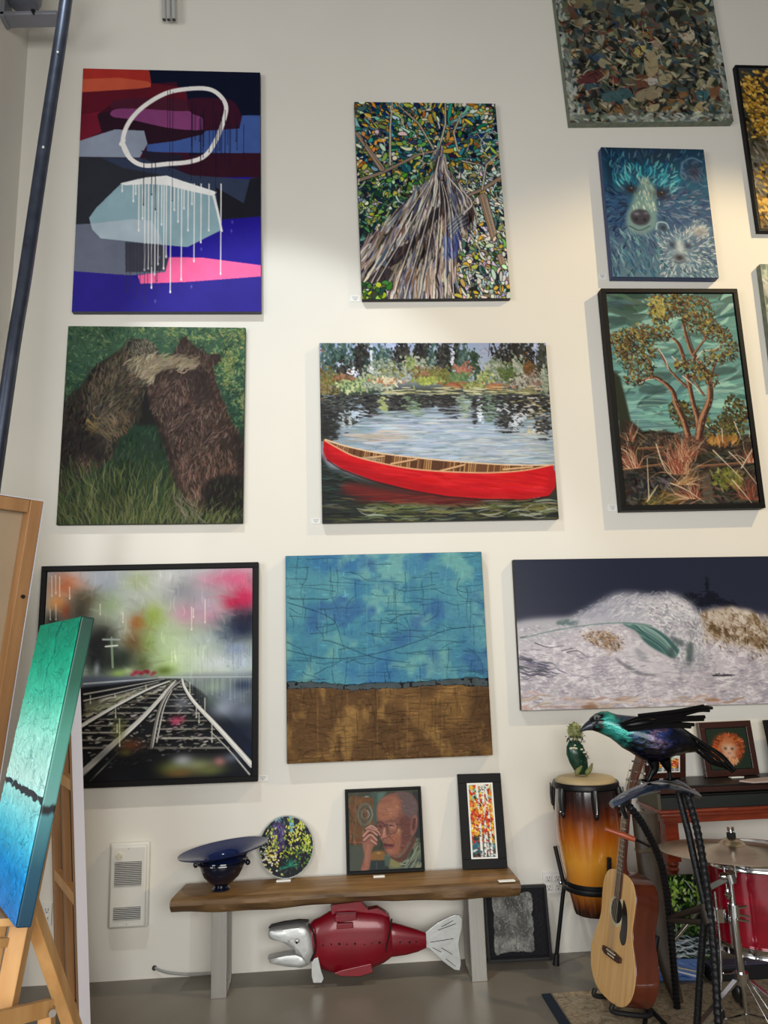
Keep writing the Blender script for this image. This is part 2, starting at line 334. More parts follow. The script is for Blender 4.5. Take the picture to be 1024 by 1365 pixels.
def art_abstract():
    s = Art([(279, 232), (886, 247), (893, 1066), (247, 1066)], 242, 322, (38, 25, 150), 3); P = s.poly
    P([(500, 225), (895, 230), (895, 540), (500, 540)], (13, 20, 42))
    P([(260, 300), (600, 280), (650, 560), (260, 560)], (62, 18, 38))
    P([(260, 330), (345, 370), (330, 400), (345, 450), (260, 490)], (112, 26, 46))
    P([(260, 312), (400, 305), (520, 285), (630, 300), (640, 350), (400, 340), (345, 380), (260, 395)], (92, 22, 38))
    P([(275, 225), (503, 225), (508, 250), (513, 285), (275, 285)], (168, 48, 42))
    P([(275, 270), (400, 265), (500, 278), (512, 285), (512, 297), (470, 303), (275, 315)], (192, 84, 60))
    P([(330, 390), (400, 375), (560, 380), (700, 440), (680, 470), (620, 480), (500, 495), (345, 450)], (42, 20, 34))
    P([(380, 370), (405, 340), (560, 335), (640, 345), (635, 385), (500, 375)], (72, 28, 46), smooth=1)
    P([(375, 385), (400, 372), (480, 372), (600, 380), (650, 382), (690, 405), (697, 440), (650, 445), (560, 435), (440, 408), (385, 400)], (128, 62, 112), smooth=1)
    P([(640, 340), (720, 335), (790, 345), (820, 390), (815, 430), (780, 448), (700, 448), (690, 405), (650, 385)], (58, 20, 40), smooth=1)
    P([(500, 495), (600, 482), (690, 460), (700, 448), (815, 440), (825, 395), (890, 395), (890, 525), (700, 524), (500, 520)], (64, 90, 154))
    P([(262, 485), (330, 462), (390, 443), (490, 447), (502, 492), (475, 540), (262, 537)], (140, 149, 168))
    P([(250, 536), (475, 540), (560, 545), (760, 640), (890, 600), (890, 755), (250, 780)], (45, 47, 55))
    P([(480, 515), (625, 530), (610, 600), (560, 585), (500, 545)], (36, 32, 48))
    P([(602, 600), (615, 560), (640, 535), (700, 524), (890, 524), (890, 607), (650, 607)], (52, 20, 36))
    P([(345, 540), (480, 543), (600, 580), (650, 600), (852, 614), (832, 696), (760, 690), (700, 650), (560, 600), (420, 575)], (50, 60, 84))
    P([(735, 640), (832, 696), (852, 614), (890, 606), (890, 742), (755, 760)], (30, 31, 40))
    P([(250, 768), (315, 765), (345, 815), (560, 838), (575, 880), (565, 930), (450, 942), (240, 928)], (106, 112, 130))
    P([(428, 826), (560, 838), (575, 885), (570, 925), (500, 930), (430, 930)], (64, 66, 78))
    P([(240, 926), (450, 942), (480, 960), (890, 945), (895, 1075), (240, 1075)], (46, 38, 138))
    P([(560, 838), (640, 845), (757, 790), (755, 752), (895, 740), (895, 905), (690, 885), (580, 882)], (34, 22, 142))
    P([(305, 745), (328, 712), (413, 628), (470, 612), (568, 603), (650, 630), (735, 668), (758, 786), (640, 845), (560, 838), (345, 815), (315, 785)], (142, 172, 182))
    P([(310, 765), (450, 750), (518, 755), (545, 800), (556, 838), (345, 815), (318, 786)], (172, 188, 198))
    P([(411, 627), (500, 607), (568, 601), (640, 625), (739, 657), (728, 671), (640, 652), (570, 634), (500, 630), (425, 634)], (238, 238, 236))
    s.line([(728, 668), (742, 720), (757, 790)], 9, 7, (234, 234, 232))
    P([(472, 942), (500, 937), (566, 930), (578, 880), (690, 881), (895, 908), (895, 945), (640, 964), (481, 970)], (250, 104, 160))
    s.line(spl([(418, 490), (432, 430), (475, 375), (540, 330), (600, 309), (690, 302), (738, 318), (768, 358), (764, 405), (738, 475), (702, 530), (650, 553), (570, 561), (490, 566), (442, 540)], 6, True), 15, 15, (236, 232, 228))
    s.line([(442, 541), (418, 490)], 14, 14, (236, 232, 228)); s.line([(412, 493), (420, 480)], 14, 14, (236, 232, 228))
    r = s.r
    for x, y1 in [(417, 655), (455, 690), (463, 665), (474, 790), (487, 750), (495, 925), (507, 920), (519, 985), (530, 940), (540, 905), (552, 770), (560, 920), (568, 880), (583, 1000), (595, 720), (608, 760), (620, 958), (628, 715), (642, 790), (655, 700), (663, 895), (686, 830), (713, 790), (754, 938)]:
        s.drip(x, 630, y1, 4, (236, 236, 234), .95)
    for i in range(26):
        s.drip(r.uniform(640, 835), r.uniform(340, 470), r.uniform(470, 620), 2.2, (22, 18, 40), .8)
    for x in (570, 578, 588, 655, 740, 735): s.drip(x, r.uniform(290, 420), r.uniform(440, 700), 2, (24, 16, 34), .8)
    for x in (490, 517, 530): s.drip(x, 540, r.uniform(600, 740), 3, (38, 40, 50), .9)
    for i in range(14): s.drip(432+i*9+r.uniform(-3, 3), 835, r.uniform(900, 1050), 2.4, (50, 50, 66), .7)
    for x, y in ((790, 790), (793, 760), (688, 852), (545, 880), (532, 1030), (655, 980)): s.blob(x, y, 3, 6, (150, 160, 230), .5)
    n = s.noise(14, 18, 5, 4); s.tint(.95+.12*n)
    return s

def art_tree():
    s = Art([(115, 93), (806, 97), (880, 1052), (155, 1056)], 200, 262, (30, 44, 54), 5); r = s.r
    teal = [(38, 112, 124), (60, 140, 140), (24, 74, 92), (120, 176, 170), (18, 44, 84), (196, 148, 52), (214, 170, 70), (220, 224, 205), (14, 24, 50), (156, 96, 40)]
    green = [(88, 124, 60), (52, 94, 72), (130, 158, 80), (168, 180, 150), (28, 62, 60), (214, 216, 190), (188, 190, 70), (20, 40, 44), (120, 160, 140)]
    pale = [(190, 206, 204), (216, 218, 200), (160, 178, 176), (210, 180, 70), (140, 150, 90), (40, 52, 56), (226, 222, 204), (90, 120, 110), (220, 226, 222)]
    hx, hy = s.T([(530, 330)])[0]
    def pal(x, y):
        u, v = x/s.w, y/s.h
        p = teal if v < .3+.15*r.randn()*.5 and u < .85 else (pale if u > .62+.06*r.randn() else green)
        return p[r.randint(len(p))]
    full = np.ones((s.h, s.w)); rad = lambda x, y: math.atan2(y-hy, x-hx)
    def mosaic(m, n, ln, wd, ang, pl, jit, out=(16, 22, 34)):
        for x, y in s.pick(m, n):
            A = ang(x, y)+r.normal(0, jit); l = ln*r.uniform(.5, 1.5); w = wd*r.uniform(.5, 1.5); b = r.normal(0, .12)*l
            s.leaf(x, y, l+1.8, w+1.8, A, out, .95, b)
            s.leaf(x, y, l, w, A, np.clip(np.array(pl(x, y))+r.normal(0, 14, 3), 0, 255), 1, b)
    mosaic(full, 1500, 15, 6, rad, pal, .8)
    mosaic(full, 1500, 9, 3.6, rad, pal, .9)
    mosaic(s.mask([(100, 80), (820, 80), (820, 330), (100, 330)]), 80, 34, 4.5, rad, lambda x, y: teal[r.randint(8)], .3)
    mosaic(s.mask([(100, 80), (820, 80), (860, 420), (100, 420)]), 420, 11, 4.5, rad, lambda x, y: (teal+green)[r.randint(17)], .7)
    for p, w in ([(130, 480), (250, 440), (430, 350), (520, 330)], 14), ([(250, 420), (130, 250)], 26), ([(290, 400), (290, 220), (300, 100)], 9), ([(880, 430), (740, 520), (640, 560)], 18), ([(740, 520), (760, 400), (840, 330)], 8), ([(745, 560), (800, 760), (870, 980)], 42), ([(680, 740), (760, 860), (850, 950)], 8), ([(500, 320), (430, 200), (330, 110)], 10), ([(530, 320), (560, 200), (560, 100)], 9), ([(620, 330), (600, 240), (640, 140)], 8), ([(640, 380), (730, 400)], 6):
        s.line(p, w+5, w*.6+4, (20, 22, 30)); s.line(p, w, w*.6, (150, 128, 108) if w > 12 else (186, 176, 150))
        for i in range(int(w/5)):
            o = r.uniform(-w*.35, w*.35); s.line([(a+o, b+o*.4) for a, b in p], 2.4, 1.5, [(214, 206, 190), (60, 44, 40), (190, 150, 110)][i % 3], .9)
    for i in range(60):
        p0 = np.array(s.pick(full, 1)[0]); a = r.uniform(0, 6.28); l = r.uniform(10, 34)
        s.line([p0, p0+l*.5*np.array([math.cos(a), math.sin(a)]), p0+l*np.array([math.cos(a+.4), math.sin(a+.4)])], 1.3, .8, [(16, 20, 30), (226, 222, 205)][i % 2], .9, 1, px=True)
    trunk = [(515, 340), (545, 340), (560, 420), (620, 480), (690, 590), (700, 650), (640, 740), (615, 850), (620, 1060), (265, 1060), (290, 990), (200, 970), (150, 960), (145, 800), (300, 660), (390, 560), (500, 470)]
    s.poly(trunk, (58, 52, 52)); m = s.mask(trunk)
    ax, ay = s.T([(545, 250)])[0]
    def td(x, y):
        return math.atan2(y-ay, (x-ax)) + .12*math.sin(y*.08)
    tp = [(196, 186, 172), (150, 136, 122), (110, 98, 92), (64, 54, 54), (224, 218, 206), (34, 32, 40), (142, 110, 90), (120, 130, 158), (84, 92, 120), (170, 160, 150)]
    s.strokes(m, 1500, 30, 2.4, td, tp, .95, .1, 14, .05)
    for q in ([(420, 760), (480, 640), (545, 590), (545, 640), (440, 760), (330, 880), (290, 900), (270, 870), (300, 820)], [(165, 975), (250, 890), (310, 920), (270, 990)], [(640, 640), (690, 610), (698, 660), (650, 720)], [(520, 480), (550, 470), (580, 600), (550, 660)], [(470, 800), (540, 690), (560, 660), (480, 780), (400, 900), (330, 1000)]):
        s.poly(q, (36, 30, 34), .85); s.strokes(s.mask(q), 26, 26, 2, td, [(90, 70, 56), (60, 50, 60), (24, 22, 30)], .9, .1)
    q = [(560, 770), (640, 730), (600, 850), (560, 840)]; s.strokes(s.mask(q), 40, 20, 2.6, td, [(70, 84, 150), (110, 120, 170), (40, 46, 90)], .9, .1)
    q = [(570, 690), (690, 600), (690, 680), (600, 730)]
    for i in range(12): s.line([(565+i*3, 700+i*5), (620, 655+i*6), (670, 610+i*8)], 4, 2, [(170, 180, 196), (40, 44, 56), (120, 130, 150)][i % 3], .9, 1)
    for x0, x1 in ((300, 440), (360, 480), (430, 505), (500, 530), (560, 560), (600, 580), (180, 420), (160, 380)):
        s.line([(530+(x1-530)*.3, 480), (x1, 640), (x0, 1050)], 3, 4, (228, 222, 210), .9, 1); s.line([(534+(x1-530)*.3, 480), (x1+8, 640), (x0+9, 1050)], 3, 3, (28, 26, 34), .9, 1)
    for p in ([(500, 600), (520, 500), (515, 440), (530, 360)], [(660, 600), (640, 540), (570, 450), (550, 380)], [(650, 640), (690, 590), (650, 530)]):
        s.line(p, 10, 5, (206, 198, 186), 1, 1); s.line([(a+6, b) for a, b in p], 3, 2, (30, 28, 36), 1, 1)
    mosaic(s.mask([(150, 990), (290, 980), (260, 1056), (155, 1056)]), 40, 12, 6, lambda x, y: 0, lambda x, y: [(160, 190, 60), (60, 110, 40), (30, 60, 30)][r.randint(3)], 1)
    mosaic(s.mask([(630, 740), (880, 740), (880, 1056), (620, 1056)]), 160, 11, 4.5, lambda x, y: 1.2, lambda x, y: pale[r.randint(9)], .9)
    return s

def art_camo():
    s = Art([(10, -240), (800, -240), (985, 690), (62, 697)], 212, 232, (66, 72, 62), 7); r = s.r
    full = np.ones((s.h, s.w))
    pal = [(58, 72, 70), (44, 66, 78), (86, 88, 66), (122, 112, 76), (40, 40, 34), (96, 62, 46), (70, 84, 76), (150, 140, 104), (30, 32, 30), (52, 60, 48), (100, 96, 76)]
    s.strokes(full, 900, 22, 9, lambda x, y: r.uniform(0, 6.28), pal, .9, .3, 8)
    low = s.mask([(40, 130), (900, 130), (960, 680), (60, 690)], 0, 40)
    s.strokes(low, 800, 15, 6, lambda x, y: r.choice([.9, 2.2, 1.5, .2]), pal, .95, .4, 9)
    s.strokes(low, 260, 14, 4, lambda x, y: r.choice([.9, 2.2, .1]), [(158, 146, 108), (178, 166, 124), (110, 52, 42), (140, 92, 50), (48, 84, 104), (34, 30, 28), (170, 160, 130), (28, 24, 22)], .95, .4, 9)
    for q, c in ([(440, 250), (490, 240), (470, 290), (430, 280)], (190, 170, 84)), ([(480, 300), (540, 280), (555, 380), (500, 420)], (168, 148, 104)), ([(435, 410), (500, 415), (495, 490), (440, 485)], (112, 66, 44)), ([(560, 420), (620, 400), (630, 440), (580, 470)], (166, 152, 110)), ([(500, 425), (550, 430), (545, 460), (505, 465)], (190, 180, 170)), ([(120, 420), (220, 380), (250, 440), (130, 460)], (98, 40, 42)), ([(440, 510), (570, 470), (560, 540), (450, 560)], (150, 134, 100)), ([(490, 600), (560, 580), (550, 620), (500, 630)], (170, 156, 110)), ([(690, 190), (740, 150), (750, 200), (700, 210)], (196, 176, 148)), ([(760, 600), (790, 570), (810, 650), (760, 650)], (176, 154, 98)), ([(770, 510), (830, 500), (830, 550), (780, 560)], (52, 104, 112)), ([(250, 520), (390, 490), (400, 540), (270, 570)], (56, 92, 98)), ([(310, 600), (360, 590), (350, 640), (320, 640)], (146, 100, 52)), ([(840, 490), (900, 480), (890, 530), (850, 540)], (130, 78, 48)), ([(230, 190), (270, 180), (265, 220), (250, 235)], (150, 148, 124)), ([(180, 290), (240, 300), (230, 330), (190, 320)], (46, 72, 96)):
        s.poly(q, c, .9, 1)
        for i in range(5):
            x, y = np.mean(q, 0)+r.normal(0, 26, 2); s.line([(x, y), (x+r.uniform(-40, 40), y+r.uniform(-30, 40))], 8, 2, np.clip(np.array(c)*r.uniform(.5, 1.25), 0, 255), .85)
    s.strokes(full, 260, 13, 1.6, lambda x, y: r.choice([.8, 2.3, .1]), [(20, 20, 18), (30, 26, 22), (196, 186, 150)], .8, .5)
    e = np.minimum(np.minimum(s.X, s.w-s.X), s.h-s.Y); em = np.clip((16-e)/8, 0, 1)*(.3+.7*(s.Y/s.h))
    s.strokes(em+1e-6, 420, 11, 4, lambda x, y: (0 if s.h-y < 14 else 1.5), [(138, 148, 132), (164, 172, 156), (110, 122, 110), (186, 190, 172), (90, 100, 92)], .85, .5, 8)
    g = s.im.mean(2, keepdims=True); s.im = (g+(s.im-g)*.8)*.98
    return s

def fur(s, pts, n, ln, wd, ang, pal, a=.9, soft=6, jit=.25, smooth=1, cj=10):
    s.strokes(s.mask(pts, smooth, soft)+1e-9, n, ln, wd, ang, pal, a, jit, cj, .12)

def art_blue_bears():
    s = Art([(270, 668), (735, 684), (800, 1262), (310, 1260)], 136, 170, (30, 60, 96), 11); r = s.r
    full = np.ones((s.h, s.w))
    nx, ny = s.T([(455, 930)])[0]; cx, cy = s.T([(625, 1140)])[0]
    rad = lambda x, y: math.atan2(y-ny, x-nx); crad = lambda x, y: math.atan2(y-cy, x-cx)
    s.ramp([(0, (30, 58, 80)), (.3, (32, 84, 112)), (.55, (46, 74, 112)), (.8, (70, 92, 116)), (1, (84, 112, 128))])
    s.poly([(260, 660), (330, 660), (345, 760), (300, 900), (290, 700)], (22, 42, 62), .8, soft=8)
    s.poly([(380, 665), (560, 670), (640, 700), (560, 740), (420, 745)], (40, 56, 70), .8, soft=14)
    s.strokes(full, 420, 11, 2, rad, [(34, 70, 104), (52, 92, 120), (72, 108, 132), (26, 50, 84), (94, 124, 140)], .8, .3)
    fur(s, [(300, 720), (350, 690), (390, 740), (350, 800)], 40, 11, 2, 1.9, [(40, 100, 130), (24, 56, 90), (70, 130, 150)])
    fur(s, [(330, 800), (430, 745), (560, 750), (620, 800), (600, 880), (500, 830), (380, 830), (310, 880)], 150, 11, 2, rad, [(30, 120, 146), (60, 156, 170), (90, 176, 180), (22, 86, 116), (120, 190, 190)])
    fur(s, [(290, 850), (370, 880), (380, 1000), (330, 1080), (295, 980)], 90, 13, 2, rad, [(26, 50, 90), (38, 74, 112), (20, 36, 70)])
    fur(s, [(520, 880), (640, 850), (740, 880), (760, 1000), (600, 1000), (530, 960)], 130, 11, 2, rad, [(66, 80, 110), (92, 104, 128), (50, 62, 96), (110, 130, 150)])
    fur(s, [(640, 720), (720, 740), (730, 830), (660, 830), (630, 780)], 60, 8, 2, lambda x, y: 1, [(66, 90, 116), (88, 108, 128), (40, 58, 84)])
    s.blob(690, 782, 32, 38, (52, 50, 70), .8); s.line(spl([(632, 790), (640, 745), (680, 722), (725, 740)], 6), 10, 8, (86, 122, 146), .8)
    fur(s, [(330, 1060), (520, 1060), (560, 1200), (560, 1260), (330, 1260)], 160, 13, 2, lambda x, y: 1.2, [(50, 96, 122), (82, 122, 140), (36, 66, 96), (110, 146, 156)])
    s.poly([(430, 850), (470, 820), (510, 850), (520, 960), (515, 1030), (450, 1065), (390, 1040), (380, 980), (405, 920)], (110, 140, 140), .9, 1, 5)
    s.strokes(s.mask([(430, 840), (470, 800), (510, 850), (515, 950), (410, 950)], 1, 4)+1e-9, 90, 9, 1.8, lambda x, y: 1.5, [(156, 176, 164), (176, 190, 170), (110, 146, 146), (130, 160, 150)], .9, .25)
    s.poly([(400, 975), (425, 952), (470, 955), (490, 985), (475, 1015), (440, 1022), (410, 1008)], (50, 48, 62), .95, 1, 2)
    s.blob(428, 970, 14, 8, (130, 132, 146), .7); s.blob(470, 968, 12, 7, (120, 124, 140), .6); s.blob(425, 995, 8, 8, (20, 20, 30), .9); s.blob(464, 997, 8, 8, (20, 20, 30), .9)
    s.line([(395, 1025), (440, 1045), (490, 1025)], 5, 4, (44, 50, 64), .8, 1); s.blob(440, 1058, 50, 12, (100, 124, 138), .6)
    for x, y, w in ((402, 857, 1), (540, 877, 1.1)):
        s.blob(x, y+2, 34*w, 26*w, (26, 30, 48), .95); s.blob(x+2, y+2, 12, 11, (84, 56, 44), .95); s.blob(x+2, y+2, 6, 7, (12, 12, 18), 1); s.blob(x+4, y-3, 3, 3, (190, 196, 196), .9)
    fur(s, [(520, 1050), (640, 1030), (700, 1000), (770, 1040), (800, 1260), (560, 1260), (530, 1120)], 420, 6.5, 1.6, crad, [(120, 146, 158), (156, 172, 180), (180, 190, 192), (86, 112, 132), (196, 198, 196)])
    s.blob(545, 1030, 27, 24, (80, 108, 124), .9); s.blob(548, 1034, 16, 14, (32, 40, 56), .9)
    s.line(spl([(515, 1040), (525, 1010), (560, 1012), (574, 1036)], 6), 7, 6, (150, 174, 182), .9)
    s.blob(710, 1048, 50, 32, (190, 188, 182), .8); s.blob(716, 1052, 22, 14, (110, 110, 112), .7)
    s.blob(622, 1130, 70, 80, (140, 164, 176), .55, 0, 2); s.blob(588, 1112, 20, 20, (44, 54, 76), .95); s.blob(658, 1115, 20, 18, (44, 54, 76), .95)
    s.blob(622, 1120, 18, 34, (200, 206, 204), .7); s.blob(620, 1172, 28, 22, (150, 160, 168), .9); s.blob(620, 1170, 24, 17, (40, 38, 48), .98); s.line([(598, 1188), (622, 1196), (646, 1186)], 4, 3, (40, 44, 58), .8)
    return s

def art_autumn():
    s = Art([(900, 305), (1300, 305), (1420, 1040), (975, 1040)], 150, 216, (72, 66, 44), 12); r = s.r
    s.ramp([(0, (52, 56, 60)), (.2, (66, 58, 36)), (.5, (80, 72, 50)), (.62, (120, 116, 104)), (1, (130, 104, 60))])
    full = np.ones((s.h, s.w))
    s.strokes(full, 500, 10, 5, .4, [(40, 36, 24), (58, 50, 30), (90, 74, 36), (30, 30, 30)], .8, .8)
    for x, y, n in ((950, 380, 70), (1010, 330, 30), (960, 470, 90), (1000, 560, 120), (1080, 450, 140), (1180, 400, 160), (1240, 560, 140), (1010, 800, 60), (1000, 930, 70), (1120, 700, 120), (1250, 850, 140), (1100, 950, 90)):
        px, py = s.T([(x, y)])[0]
        for i in range(n):
            s.leaf(px+r.normal(0, 14), py+r.normal(0, 11), r.uniform(4, 9), r.uniform(2.5, 5), r.uniform(-.3, 1.2), [(196, 148, 52), (214, 168, 66), (160, 112, 36), (226, 184, 92), (130, 96, 36)][r.randint(5)], .95)
    s.strokes(s.mask([(940, 620), (1100, 640), (1100, 860), (960, 860)], 1, 20)+1e-9, 120, 12, 3, 1.1, [(130, 126, 112), (160, 150, 126), (90, 84, 70)], .8, .4)
    return s

def art_bears():
    s = Art([(140, 47), (941, 55), (938, 948), (86, 958)], 240, 264, (48, 74, 50), 13); r = s.r
    full = np.ones((s.h, s.w)); n1 = s.noise(9, 8, 3)
    s.ramp([(0, (70, 104, 74)), (.25, (56, 94, 70)), (.55, (34, 62, 44)), (1, (46, 60, 34))])
    top = s.mask([(80, 30), (960, 30), (960, 700), (800, 400), (600, 150), (300, 200), (130, 420), (90, 420)])
    s.strokes(top, 900, 8, 2, lambda x, y: r.uniform(0, 6.28), [(60, 104, 80), (48, 88, 66), (90, 130, 84), (36, 74, 58), (124, 154, 92), (72, 112, 88)], .75, .3)
    s.strokes(s.mask([(420, 40), (940, 40), (940, 420), (850, 330), (780, 120), (560, 80)], 0, 20)*s.noise(12, 10, 8)**3, 420, 7, 2, lambda x, y: r.uniform(0, 6.28), [(150, 166, 96), (128, 156, 88), (160, 160, 84), (104, 140, 80)], .8, .3)
    s.strokes(top, 120, 16, 1.2, lambda x, y: r.uniform(0, 6.28), [(32, 52, 40), (40, 60, 44)], .6, .3)
    mid = s.mask([(380, 520), (560, 480), (640, 760), (700, 960), (80, 960), (200, 760)], 0, 12)
    s.strokes(mid+1e-9, 700, 11, 1.6, -1.4, [(36, 60, 40), (46, 72, 46), (28, 48, 34), (58, 84, 54)], .8, .3)
    # left bear
    L = [(405, 140), (430, 110), (500, 115), (548, 175), (530, 230), (500, 300), (475, 400), (470, 470), (390, 540), (340, 640), (290, 690), (210, 760), (100, 820), (105, 640), (125, 400), (200, 320), (260, 235), (340, 180)]
    R = [(622, 165), (650, 110), (672, 100), (700, 130), (770, 175), (830, 178), (820, 215), (800, 240), (820, 330), (880, 480), (930, 580), (938, 900), (800, 905), (690, 870), (620, 760), (590, 620), (545, 500), (510, 400), (500, 300), (560, 230)]
    s.poly([(470, 290), (560, 250), (570, 470), (560, 500), (450, 500), (440, 420)], (30, 28, 28), .95, soft=6)
    s.poly(L, (48, 44, 38), .96, 1, 2); s.poly(R, (62, 46, 40), .97, 1, 2)
    fl = lambda x, y: 2.2+.9*math.sin(x*.05+y*.03)*.5-.9*(y/s.h)
    fr = lambda x, y: 1.9+.5*math.sin(x*.09+y*.07)
    fur(s, L, 1500, 10, 1.5, fl, [(78, 68, 54), (56, 50, 42), (96, 84, 64), (38, 34, 32), (66, 58, 48)], .85, 3)
    fur(s, [(340, 190), (480, 180), (520, 230), (440, 400), (420, 500), (330, 540), (230, 460), (220, 330)], 700, 11, 1.6, fl, [(120, 104, 80), (92, 82, 66), (108, 92, 66), (74, 66, 56), (60, 56, 50)], .8, 16)
    fur(s, [(220, 470), (270, 480), (260, 550), (215, 530)], 60, 10, 1.5, .6, [(150, 122, 70), (124, 100, 60)], .85, 6)
    fur(s, [(280, 480), (400, 440), (390, 540), (300, 560)], 140, 11, 1.5, .9, [(128, 108, 76), (100, 86, 64)], .75, 8)
    fur(s, [(190, 640), (270, 640), (250, 710), (180, 710)], 70, 10, 1.5, 1.2, [(120, 84, 62), (90, 64, 52)], .85, 6)
    s.poly([(100, 560), (240, 520), (300, 600), (280, 680), (200, 640), (130, 760), (100, 780)], (30, 27, 27), .65, 1, 14)
    fur(s, [(100, 430), (210, 400), (230, 520), (300, 600), (150, 680), (100, 640)], 260, 11, 1.5, 2.0, [(44, 38, 34), (30, 28, 28), (60, 48, 40)], .8, 12)
    fur(s, [(410, 140), (500, 115), (545, 175), (480, 200)], 200, 6, 1.3, 1.2, [(120, 112, 92), (96, 92, 78), (140, 130, 106), (72, 70, 60)], .8, 4)
    s.blob(417, 130, 18, 22, (42, 40, 38), .9); s.line(spl([(402, 150), (408, 118), (430, 116)], 5), 5, 4, (110, 104, 86), .8); s.blob(490, 120, 24, 12, (120, 112, 90), .7)
    # right bear
    fur(s, R, 1700, 9, 1.5, fr, [(96, 72, 62), (72, 54, 48), (118, 92, 80), (48, 38, 36), (84, 62, 52)], .85, 3)
    fur(s, [(530, 330), (650, 300), (780, 420), (830, 600), (700, 640), (600, 560)], 600, 9, 1.5, fr, [(132, 104, 92), (106, 82, 72), (88, 66, 58), (60, 46, 42)], .75, 14)
    fur(s, [(640, 660), (880, 640), (900, 760), (760, 780), (740, 860), (660, 820)], 300, 10, 1.5, 1.5, [(124, 88, 72), (96, 68, 58), (140, 104, 86)], .75, 12)
    s.poly([(690, 250), (760, 240), (800, 360), (720, 400)], (44, 36, 34), .6, 1, 16)
    s.poly([(770, 760), (930, 740), (938, 940), (780, 900)], (26, 25, 24), .85, 1, 8)
    s.poly([(560, 520), (620, 640), (660, 780), (640, 790), (590, 640), (540, 500)], (38, 30, 28), .6, 1, 8)
    s.poly([(890, 520), (935, 600), (938, 760), (905, 700)], (36, 30, 28), .6, 1, 8)
    fur(s, [(630, 160), (700, 130), (775, 180), (790, 240), (700, 250), (640, 230)], 160, 7, 1.4, 1.5, [(86, 66, 56), (60, 48, 44), (104, 82, 70)], .8, 4)
    s.blob(668, 122, 14, 22, (60, 44, 40), .9); s.blob(806, 194, 26, 16, (46, 38, 36), .9); s.blob(806, 194, 14, 8, (86, 66, 58), .6)
    # arm across
    A = [(400, 200), (500, 190), (640, 182), (720, 205), (700, 240), (620, 235), (560, 250), (500, 310), (480, 280), (430, 240)]
    fur(s, A, 420, 14, 1.6, lambda x, y: 2.7 if x > s.w*.5 else 2.2, [(150, 134, 104), (124, 110, 86), (172, 156, 120), (96, 86, 70), (184, 168, 134)], .85, 5)
    fur(s, [(500, 215), (620, 190), (715, 208), (690, 235), (580, 240), (495, 300)], 180, 13, 1.5, 2.6, [(150, 134, 104), (168, 152, 120), (126, 110, 84)], .8, 5)
    # grass
    g = s.mask([(70, 820), (140, 700), (330, 690), (560, 700), (640, 830), (780, 900), (960, 900), (960, 970), (60, 970)], 0, 14)+1e-9
    ga = lambda x, y: -1.57+(x/s.w-.42)*1.1
    s.strokes(g, 700, 26, 1.5, ga, [(58, 78, 40), (40, 58, 34), (80, 96, 48), (30, 42, 30)], .85, .22, 8, .1, True)
    s.strokes(g*(s.Y/s.h)**5, 520, 28, 1.5, ga, [(96, 106, 52), (112, 118, 64), (78, 90, 46), (56, 70, 40), (128, 128, 80)], .8, .25, 8, .1, True)
    s.strokes(s.mask([(620, 820), (720, 830), (770, 950), (640, 950)], 0, 8)+1e-9, 40, 22, 1.2, -2.2, [(140, 128, 108), (110, 100, 80)], .8, .3)
    fur(s, [(770, 770), (930, 750), (938, 940), (790, 910)], 120, 11, 1.5, -1.4, [(44, 40, 34), (36, 44, 30), (60, 50, 42), (70, 84, 44)], .7, 8)
    s.tint(.76+.22*n1); g = s.im.mean(2, keepdims=True); s.im = g+(s.im-g)*.85
    return s

